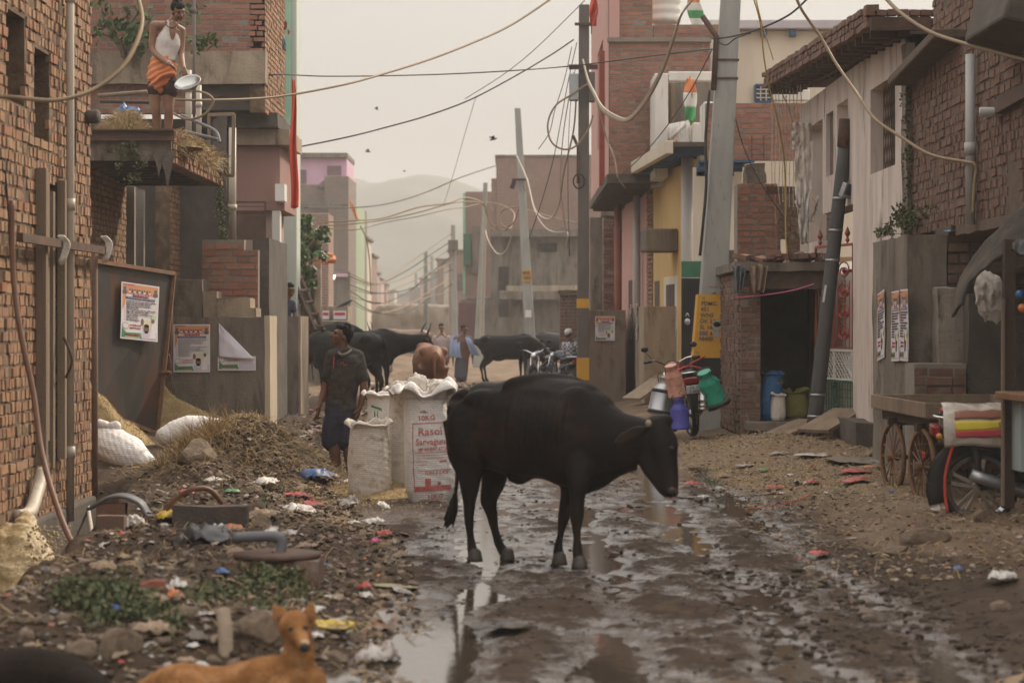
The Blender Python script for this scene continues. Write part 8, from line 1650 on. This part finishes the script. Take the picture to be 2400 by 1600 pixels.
# ------------------------------------------------------------------ rubbish, stones, weeds
def gp_(px, py, dz=0):
    d = 8640/(py-757)
    for _ in range(12): d = .5*d+.5*(EYE-Hs((px-1200)*d/FPX, d))*FPX/(py-757)
    x = (px-1200)*d/FPX; return Vector((x, d, Hs(x, d)+dz)), d
def pm(n, c, r=.45, b=.3): return mat(n, [tuple(x*.8 for x in c), c, tuple(min(1, x*1.1) for x in c)], 7, r, b, 18, dirt=(.11, .075, .05), dscale=9, dpos=(.46, .62))
PWh, PRd, PBl, PYe, PGr, POr, PBk, PTn, PPk, PCl = pm('dirty_white_plastic', (.52, .49, .45)), pm('red_packet', (.45, .05, .04)), pm('blue_packet', (.04, .12, .30)), pm('yellow_packet', (.55, .38, .03)), pm('green_packet', (.06, .26, .09)), pm('orange_packet', (.55, .20, .08)), pm('black_plastic', (.02, .02, .02)), pm('tan_rag', (.30, .22, .15), .9), pm('pink_packet', (.62, .06, .25)), pm('clear_plastic', (.36, .32, .29), .25)
L = [  # px, py, width px, aspect, height, material, label
 (400, 1222, 60, .6, .10, PYe, 'crumpled bright yellow plastic bag under the bent brown hose'), (620, 1128, 50, .7, .12, PWh, 'white crumpled bag on the slope of the dung heap'), (700, 1205, 70, .6, .10, PWh, 'white bag with red print at the foot of the dung heap'),
 (735, 1190, 46, .5, .06, PRd, 'red packet lying over the white bag at the foot of the dung heap'), (700, 1168, 56, .5, .06, PRd, 'flat red and white wrapper above the heap foot'), (745, 1125, 70, .6, .14, PBl, 'blue plastic bag beside the legs of the man in the dark shirt'), (822, 1192, 26, 1.3, .12, PCl, 'upright clear plastic cup like bag near the short open sack'),
 (310, 1240, 60, .7, .14, PWh, 'white crumpled bag beside the small stack of bricks'), (375, 1245, 44, .6, .08, PWh, 'small white bag between the brick stack and the black flap'), (505, 1265, 60, .8, .12, PWh, 'pale crumpled sheet below the grey slab'), (545, 1245, 40, .5, .06, POr, 'orange and white wrapper beside the pale crumpled sheet'),
 (225, 1250, 44, .5, .06, POr, 'orange and yellow wrapper beside the thin tan pipe'), (610, 1220, 70, .6, .10, PTn, 'brown ragged cloth lump near the grey slab'), (880, 1275, 24, .6, .04, PPk, 'tiny violet wrapper beyond the manhole'), (738, 1012, 34, .6, .05, PPk, 'bright pink wrapper left of the standing man'),
 (650, 965, 80, .35, .07, POr, 'orange patterned cloth lying by the lower grey wall'), (500, 1130, 40, .6, .06, PWh, 'small white scrap on the dung heap near its stone'), (545, 1150, 36, .4, .04, PGr, 'green wrapper on the dung heap'), (435, 1165, 34, .5, .05, PRd, 'dark red wrapper under the dung heap stone'),
 (1905, 1070, 80, .4, .03, PWh, 'flat torn white sheet on the husk strewn bank before the leaning pole'), (1830, 1065, 50, .4, .03, PCl, 'clear plastic scrap on the bank before the shed'), (1745, 1095, 40, .4, .03, PCl, 'crumpled clear bag on the bank before the shed, nearer the cow'),
 (1622, 1140, 30, .7, .05, PRd, 'red wrapper just beyond the muzzle of the black cow'), (1815, 1148, 34, .5, .05, PRd, 'red and white packet in the middle of the dry bank'), (1905, 1135, 30, .5, .04, PRd, 'small red packet right of the middle one on the dry bank'), (2005, 1110, 70, .35, .04, PRd, 'long red and orange wrapper near the handcart wheel'),
 (2010, 1130, 60, .4, .05, PRd, 'crumpled red packet nearest the handcart wheel'), (2052, 1088, 30, .8, .05, PCl, 'clear round plastic cup beside the grey pier'), (2060, 1065, 26, .7, .04, PWh, 'small white scrap at the foot of the grey pier'), (2040, 1100, 30, .5, .04, POr, 'orange wrapper in front of the grey pier'),
 (1790, 1105, 26, .6, .03, PGr, 'pale green wrapper on the dry bank'), (1650, 1170, 22, .6, .03, PWh, 'tiny white scrap in the mud right of the cow'), (2200, 1200, 36, .5, .04, PWh, 'white scrap under the motorcycle wheel'), (2350, 1365, 60, .5, .08, PWh, 'dirty white bag in the mud at the near corner'),
 (2245, 1340, 24, .5, .03, PBl, 'tiny blue scrap in the near mud'), (1920, 1305, 40, .5, .04, PRd, 'dull red scrap amid the trodden clods'), (715, 1290, 50, .5, .05, PTn, 'tan scrap of sacking near the manhole'), (770, 1460, 0, .5, .1, PTn, ''), (560, 1325, 40, .4, .05, PTn, 'tan rag behind the manhole block'),
 (415, 1388, 44, .5, .07, PWh, 'white and orange carton among the green weeds'), (410, 1410, 26, 1.2, .07, POr, 'orange cup under the white carton in the weeds'), (520, 1345, 30, .5, .05, PBl, 'blue and white scrap left of the manhole block'), (770, 1478, 100, .45, .05, PYe, 'crumpled yellow brown sheet right of the tan dog'),
 (365, 1490, 84, .5, .08, PTn, 'long dusty pale cloth lump in the near rubble'), (885, 1560, 90, .6, .12, PCl, 'bluish clear bag at the puddle edge'), (925, 1380, 90, .35, .02, pm('yellowish_board', (.33, .29, .17), .8), 'flat yellowish board floating at the puddle head'), (855, 1385, 30, .7, .05, PRd, 'dark red cup lying on the bank by the puddle'),
 (875, 1232, 50, .5, .07, PWh, 'white and red scrap on the bank behind the cow tail'), (900, 1260, 30, .7, .06, PRd, 'brick red scrap on the bank behind the cow tail'), (1180, 1478, 130, .3, .05, PBk, 'black torn plastic half sunk in the mud ruts'), (1440, 1300, 34, .7, .07, pm('dark_clod', (.06, .04, .03), .9), 'dark clod lying in the mud in front of the cow'),
 (1500, 1185, 26, .6, .05, pm('dark_clod', (.06, .04, .03), .9), 'small dark clod under the head of the cow'), (680, 925, 30, .5, .05, PWh, 'white scrap under the feeding cow'), (860, 905, 60, .6, .14, PWh, 'heap of pale bags under the black horned cow'), (900, 905, 50, .6, .14, PTn, 'heap of tan bags under the neck of the black horned cow'),
 (920, 925, 46, .6, .10, PPk, 'pinkish bag in the rubbish pile under the black horned cow'), (770, 925, 40, .5, .08, PRd, 'red scrap behind the elbow of the standing man')]
k_ = 0
for px, py, wpx, asp, hh, m_, lb in L:
    if not lb: continue
    c, d = gp_(px, py); w_ = wpx*d/FPX*1.15; k_ += 1
    nm = 'crumpled_bag' if 'bag' in lb else ('wrapper' if 'wrapper' in lb or 'packet' in lb else ('clod' if 'clod' in lb else 'scrap'))
    crump(nm, lb, {'crumpled_bag': 'bag', 'wrapper': 'wrapper', 'clod': 'clod', 'scrap': 'scrap'}[nm], c+Vector((0, 0, .012)), w_, w_*asp*2.2, hh*.9, m_, 100+k_, rot=U(-.5, .5), n=16, flat=k_ % 3 == 0)
# stones
def rock_mesh(seed, sharp=.3, cuts=3):
    bm = bmesh.new(); bmesh.ops.create_icosphere(bm, subdivisions=cuts, radius=1); rg = random.Random(seed); pl_ = [(Vector((rg.gauss(0, 1), rg.gauss(0, 1), rg.gauss(0, 1))).normalized(), rg.uniform(.5, .85)) for _ in range(9)]
    for v in bm.verts:
        for n_, q in pl_:
            k = v.co.dot(n_)-q
            if k > 0: v.co -= n_*k
        v.co *= 1+.09*float(fbm(v.co.x*2.4+seed, v.co.y*2.4+v.co.z*2, seed, 3))
    me = bpy.data.meshes.new('stone'); bm.to_mesh(me); bm.free(); me.materials.append(m_stone); return me
RM = [rock_mesh(s) for s in range(6)]
def rock(c, s, label, seed, group=None, rz=0, mm=None, name='stone', cat='stone'):
    me = RM[seed % 6]
    if mm: me = me.copy(); me.materials.clear(); me.materials.append(mm)
    o = bpy.data.objects.new(name, me); COL.objects.link(o); o.location = c; o.scale = s; o.rotation_euler = (U(-.2, .2), U(-.2, .2), rz); tag(o, label, cat, group); return o
R_ = [(455, 1100, 90, .8, 'big tan stone embedded in the straw side of the dung heap'), (2175, 1265, 110, .45, 'long flat brown slab of stone below the motorcycle wheel'), (2100, 1290, 70, .35, 'low brown stone beside the long flat slab'), (2310, 1215, 50, .9, 'mossy upright stone block by the lean to post'),
      (600, 1490, 110, .9, 'big dark rounded boulder behind the tan dog'), (440, 1440, 70, .7, 'squarish grey stone in the weeds'), (605, 1235, 66, .8, 'pale pinkish stone near the flat grey slab'), (280, 1560, 90, 1.1, 'pointed stone between the two dogs'), (190, 1540, 80, .8, 'tan crumbling stone above the dark dog'),
      (350, 1375, 70, .5, 'broken red brick lump among the weeds'), (1600, 930, 40, .8, 'grey stone behind the milk motorcycle wheel'), (2350, 1420, 60, .6, 'dark wet stone at the near muddy corner'), (430, 1375, 60, .6, 'tan lump among the rubble'), (620, 935, 50, .8, 'grey stone at the foot of the lower wall')]
for i, (px, py, wp, zs, lb) in enumerate(R_):
    c, d = gp_(px, py+10); s_ = wp*d/FPX/2*1.15; rock(c+Vector((0, s_*.6, s_*zs*.35)), (s_, s_*.8, s_*zs), lb, i, rz=U(-.6, .6), mm=mat('broken_red_brick', [(.26, .09, .06), (.36, .14, .09)], 4, .95, .8, 16) if 'red brick' in lb else None)
rgS = random.Random(31); lab = {0: 'small brown stone lying loose in the rubbish bank beside the wall', 1: 'small stone lying loose on the dry bank before the pink house', 2: 'small tan rock among the rubble round the dogs'}
for i in range(105):
    z_ = 2 if i < 48 else (0 if i < 80 else 1)
    if z_ == 2: px, py, wp = rgS.uniform(60, 860), rgS.uniform(1440, 1590), rgS.uniform(20, 62)
    elif z_ == 0: px, py, wp = rgS.uniform(300, 900), rgS.uniform(1160, 1420), rgS.uniform(10, 30)
    else: px, py, wp = rgS.uniform(1600, 2350), rgS.uniform(1040, 1330), rgS.uniform(8, 22)
    c, d = gp_(px, py); s_ = wp*d/FPX/2
    if c.x < float(drain_edge(d))+.25: continue
    o = rock(c+Vector((0, 0, s_*.2)), (s_*rgS.uniform(.8, 1.3), s_*rgS.uniform(.7, 1.2), s_*rgS.uniform(.45, .9)), lab[z_], i, group=('stones in the rubbish bank', 'stones on the dry bank', 'rubble round the dogs')[(0, 1, 2)[z_]], rz=rgS.uniform(0, 6), mm=None)
# trodden plastic scraps too alike to tell apart
base = []
for k in range(7):
    o = crump('plastic_scrap', None, None, Vector((0, 0, 0)), .12, .11, .035+.012*(k % 3), PWh, 300+k, n=14); base.append(o.data); bpy.data.objects.remove(o)
PSc = (('white', PWh, PCl, PWh), ('coloured', PRd, POr, PBl), ('brown', PTn, PTn, m_conc))
for i in range(150):
    z_ = i % 5; kd = PSc[(0, 2, 1, 2, 0)[z_]]
    if i < 100: px, py = rgS.uniform(230, 960), rgS.uniform(1110, 1590); wh_ = 'in the rubbish bank beside the wall'
    elif i < 128: px, py = rgS.uniform(1620, 2120), rgS.uniform(1040, 1170); wh_ = 'on the dry bank before the houses'
    else: px, py = rgS.uniform(640, 930), rgS.uniform(900, 1000); wh_ = 'in the pile behind the standing man'
    c, d = gp_(px, py)
    if c.x < float(drain_edge(d))+.2 and d < 21: continue
    me = base[i % 7].copy(); me.materials.clear(); me.materials.append(kd[1+i % 3]); o = bpy.data.objects.new('plastic_scrap', me); COL.objects.link(o)
    s_ = rgS.uniform(.35, 1.15)*(1.3 if i >= 128 else (1, .55)[kd[0] == 'coloured']); o.location = c+Vector((0, 0, .005)); o.scale = (s_, s_*rgS.uniform(.6, 1), s_); o.rotation_euler = (U(-.25, .25), U(-.25, .25), rgS.uniform(0, 6)); tag(o, 'small %s scrap trodden %s' % (kd[0], wh_), 'scrap', 'small scraps '+wh_)
# slabs, bricks, hoses and the manhole
def blockobj(name, label, cat, px, py, sx_, sy_, sz_, m, rz=0, tilt=0, dz=0): c, d = gp_(px, py); return rough_block(name, m, None, c.x-sx_/2, c.x+sx_/2, c.y-sy_/2, c.y+sy_/2, c.z-.03+dz, c.z+sz_+dz, .012, .06, label=label, cat=cat)
blockobj('stone_slab', 'flat broken concrete slab propped above the brick stack by the drain', 'slab', 205, 1215, .50, .25, .05, m_conc, dz=.10); blockobj('brick', 'brick on top of the small stack by the drain', 'brick', 262, 1232, .22, .12, .075, m_brick_dark, dz=.10); blockobj('brick', 'brick at the bottom of the small stack by the drain', 'brick', 262, 1240, .20, .12, .10, m_brick_dark)
blockobj('stone_slab', 'grey slab on edge behind the crumpled sheets', 'slab', 495, 1225, .56, .12, .13, m_conc_dark)
c, d = gp_(640, 1345); t = empty('manhole', c, 'low brick manhole block with a rusty rim and pipe elbow among weeds', 'manhole')
rough_block('base', m_brick_dark, t, c.x-.24, c.x+.26, c.y, c.y+.45, c.z-.12, c.z+.07, .015, .06); mb = MB(); mb.lathe([(.24, 0), (.26, .01), (.26, .03), (.2, .04), (.001, .04)], c+Vector((.0, .22, .07)), n=26, caps=False); mb.build('rusty_rim', m_iron, t, smooth=True)
mb = MB(); mb.tube(crv([c+Vector((.02, .2, .09)), c+Vector((.03, .2, .17)), c+Vector((-.02, .2, .20)), c+Vector((-.26, .22, .19))], 5), .032, 10); mb.build('pipe_elbow', m_dkpipe, t, smooth=True)
def gpipe(label, pts, r, m, cat='pipe'): mb = MB(); mb.tube(crv([gp_(px, py)[0]+Vector((0, 0, dz)) for px, py, dz in pts], 6), r, 8); return mb.build('loose_pipe', m, None, smooth=True, label=label, cat=cat)
gpipe('bent brown hose arching out of the rubbish with a black coupling', [(375, 1215, .02), (410, 1215, .14), (450, 1215, .22), (490, 1215, .22), (520, 1215, .12)], .02, m_hose, 'hose'); gpipe('thin tan pipe lying beside the brick stack', [(165, 1215, .06), (190, 1235, .04), (225, 1245, .02)], .02, m_pvcw)
gpipe('thin black wire trailing on the mud beneath the cow head', [(1560, 1155, .02), (1600, 1168, .015), (1700, 1166, .015), (1820, 1160, .015)], .007, m_wireb, 'wire'); gpipe('short thick broken pipe standing in the near rubble', [(530, 1510, -.05), (528, 1508, .08), (522, 1506, .16)], .035, m_conc_warm); gpipe('red string trailing across the dry bank', [(1740, 1195, .01), (1790, 1190, .012), (1860, 1178, .012), (1900, 1160, .01)], .004, mat('red_cloth', [(.5, .05, .03)]), 'string')
c, d = gp_(330, 1215)
mb = MB(); mb.sheet(lambda u, v: c+Vector((lerp(-.42, .12, u)+.02*math.sin(v*4), .3*v, .07+.10*math.sin(min(1, u*1.2)*3.0)-.32*max(0, u-.75)*2)), 30, 6); mb.build('rubber_flap', m_dkpipe, None, smooth=True, thick=.02, label='folded grey rubber sheet curling over the brick stack', cat='rubber sheet')
c, d = gp_(470, 1275); crump('black_sheet', 'torn black rubber sheet folded in the middle of the rubbish bank', 'rubber sheet', c, .42, .6, .16, m_dkplast, 201, n=20)
c, d = gp_(2010, 1085); crump('flattened_board', 'curled grey brown mat lying on the bank before the grey pier', 'mat', c, .62, .9, .07, m_conc, 202, n=20)
c, d = gp_(1120, 1490)
# ramp planks by the leaning pole
for i, (x0, y0, x1, y1, lb) in enumerate(((1770, 1040, 1900, 985, 'weathered plank sloping up to the shed floor'), (1905, 1010, 1990, 960, 'second weathered plank sloping to the pink house door'), (1480, 935, 1560, 880, 'stone slab leaning on the beige boundary wall'))):
    mb = MB(); d_ = (30, 29, 41.5)[i]; mb.bar(W(x0, y0, d_-.2), W(x1, y1, d_+.3), .5, .05); mb.build('plank', m_wood if i < 2 else m_conc_warm, None, bevel=.006, label=lb, cat='plank' if i < 2 else 'slab')
# stuff nobody could count
def scatter(n, fn, mk, rg):
    mb = MB()
    for _ in range(n): mk(mb, fn(rg), rg)
    return mb
def zone_left(rg): y = 10+26*rg.random()**1.6; e_ = float(bank_edge(y)); x = rg.uniform(max(float(drain_edge(y))+.2, -y*.24) if y < 21 else -3.2, e_+.3); return x, y
def zone_right(rg): y = rg.uniform(14, 32); return rg.uniform(1.7+.5*rg.random(), min(4.4, y*.24)), y
def zone_mid(rg): y = rg.uniform(28, 60); return rg.uniform(-2.6, 1.6)-.3, y
def scrap(mb, xy, rg, s0=.012, s1=.05):
    x, y = xy; z = Hs(x, y)+rg.uniform(.004, .02); s = rg.uniform(s0, s1); a = rg.uniform(0, 6.28); M3 = Euler((rg.uniform(-.5, .5), rg.uniform(-.5, .5), a)).to_matrix()
    mb.add([Vector((x, y, z))+M3 @ (Vector(q)*s) for q in ((-1, -.5, 0), (.1, -.7, .25), (1, -.2, 0), (.7, .6, .15), (-.6, .6, .1))], [(0, 1, 4), (1, 3, 4), (1, 2, 3)])
m_scrap = mat('mixed_scraps', [(.12, .09, .065), (.2, .15, .11)], 9, .85, 0, icols=[(.06, .045, .035), (.16, .11, .075), (.24, .18, .125), (.10, .07, .05), (.34, .29, .24), (.13, .09, .06), (.20, .15, .11), (.26, .065, .045), (.42, .38, .34), (.09, .07, .055), (.18, .13, .09), (.10, .13, .15)])
rg = random.Random(91)
mb = scatter(5200, zone_left, lambda mb, xy, rg: scrap(mb, xy, rg, .010, .020+.022*rg.random()), rg)
for _ in range(1500): scrap(mb, zone_right(rg), rg, .008, .028)
for _ in range(2600): scrap(mb, zone_mid(rg), rg, .02, .075)
mb.build('litter', m_scrap, None, (0, 0, 0), kind='stuff', label='small scraps of rubbish strewn over both banks')
LMP = []
for s in range(4):
    bm = bmesh.new(); bmesh.ops.create_icosphere(bm, subdivisions=1, radius=1); r2 = random.Random(s)
    for v in bm.verts: v.co *= r2.uniform(.65, 1.2)
    LMP.append(([v.co.copy() for v in bm.verts], [tuple(v.index for v in f.verts) for f in bm.faces])); bm.free()
def lump(mb, xy, rg, s0=.012, s1=.05, fl=.6):
    x, y = xy; s = s0+(s1-s0)*rg.random()**2.2; vs, fs = LMP[rg.randrange(4)]; M3 = Euler((rg.uniform(0, 6), rg.uniform(0, 6), rg.uniform(0, 6))).to_matrix(); c = Vector((x, y, Hs(x, y)+s*.15)); mb.add([c+Vector(((M3 @ v).x*s, (M3 @ v).y*s, (M3 @ v).z*s*fl)) for v in vs], fs)
mb = MB()
for _ in range(7000): lump(mb, zone_left(rg), rg, .008, .034)
for _ in range(1500): lump(mb, (rg.gauss(-2.5, .5), rg.gauss(22.4, .7)), rg, .01, .035)
for _ in range(1500): lump(mb, zone_mid(rg), rg, .02, .07)
mb.build('dirt_clods', mat('dark_clods', [(.035, .022, .014), (.075, .048, .031), (.12, .082, .054)], 9, .95, .6, 60, island=.45), None, (0, 0, 0), kind='stuff', label='crumbled dark earth and dung over the rubbish bank')
mb = MB()
def roadz(rg): y = 9.8+14*rg.random()**1.3; return rg.uniform(-.7, 3.2), y
for _ in range(2600): lump(mb, roadz(rg), rg, .004, .026, .45)
for _ in range(900): y = rg.uniform(9.5, 15); lump(mb, (rg.uniform(1.2, 2.6), y), rg, .01, .045, .5)
mb.build('mud_clods', mat('wet_clods', [(.030, .019, .012), (.06, .04, .026)], 9, .75, .6, 60, spec=.3), None, (0, 0, 0), kind='stuff', label='trodden wet clods of mud across the street')
mb = MB()
for _ in range(1800): lump(mb, zone_right(rg), rg, .006, .03)
mb.build('gravel', mat('dry_crumbs', [(.20, .145, .095), (.30, .225, .155)], 9, .95, .5, 60, island=.4), None, (0, 0, 0), kind='stuff', label='dry crumbs and grit on the bank before the houses')
mb = MB()
def strawroot():
    k = rg.random()
    if k < .45: x, y = rg.gauss(-2.75, .45), rg.gauss(22.5, .6)
    elif k < .75: x, y = zone_left(rg)
    else: x, y = zone_right(rg)
    return (x, y, Hs(x, y)+.01), (rg.uniform(-1, 1), rg.uniform(-1, .6), rg.uniform(.0, .6))
stalks(mb, 5200, strawroot, .16, .0035, rg, .9)
def tuft(): x, y = rg.gauss(-3.05, .16), rg.gauss(22.1, .2); return (x, y, Hs(x, y)), (rg.uniform(-.8, .8), rg.uniform(-.8, .2), 1)
stalks(mb, 500, tuft, .30, .004, rg, .5)
mb.build('straw', m_straw, None, (0, 0, 0), kind='stuff', label='loose straw scattered over the dung heap and banks')
mb = MB()
def huskspot():
    k = rg.random()
    if k < .5: x, y = rg.gauss(-1.55, .45), rg.gauss(21.6, 1.0)
    else: x, y = zone_right(rg); y = 20+abs(y-20)
    return x, y
for _ in range(6500):
    x, y = huskspot(); s = rg.uniform(.006, .016); M3 = Euler((rg.uniform(-.6, .6), rg.uniform(-.6, .6), rg.uniform(0, 6))).to_matrix(); mb.add([Vector((x, y, Hs(x, y)+.008))+M3 @ (Vector(q)*s) for q in ((-1.2, 0, 0), (0, -.45, .1), (1.2, 0, 0), (0, .45, .1))], [(0, 1, 2, 3)])
mb.build('husk_flakes', m_huskbit, None, (0, 0, 0), kind='stuff', label='spilled grain husk round the sacks and on the dry bank')
heap('husk_heap', m_husk, (X(905, 21.7), 21.8, -.06), .95, 1.0, .20, 'low spill of yellow husk round the feet of the sacks', 'husk heap', 4000, m_huskbit, L=.02, rr=.006, seed=12, nn=40, pw=1.2)
heap('dung_heap', mat('dark_dung', [(.024, .015, .010), (.052, .034, .022), (.10, .068, .043)], 7, .96, 1.3, 40), (-2.72, 22.9, .10), 1.02, 1.0, .52, 'dark heap of dung and straw with dry stalks over its crown', 'dung heap', 1900, m_straw, L=.13, rr=.003, seed=14, nn=60)
# weeds
mb = MB()
for px, py, rx, n_, h_ in ((175, 1410, 60, 520, .10), (260, 1400, 60, 480, .09), (330, 1440, 60, 420, .09), (230, 1450, 50, 260, .07), (620, 1365, 60, 420, .08), (700, 1350, 50, 460, .09), (560, 1400, 60, 240, .06), (480, 1400, 60, 260, .06), (640, 1420, 60, 200, .05), (390, 1470, 40, 160, .06), (620, 1180, 20, 60, .05), (700, 1390, 40, 150, .06)):
    for _ in range(n_):
        qx, qy = px+rg.gauss(0, rx*.5), py+rg.gauss(0, 14)
        c, d = gp_(qx, max(1000, qy)); leaves(mb, c+Vector((0, 0, h_*rg.random())), .012, 1, .034, rg)
mb.build('weeds', m_leafdry, None, (0, 0, 0), kind='stuff', label='low green weeds creeping over the near rubble and the manhole')
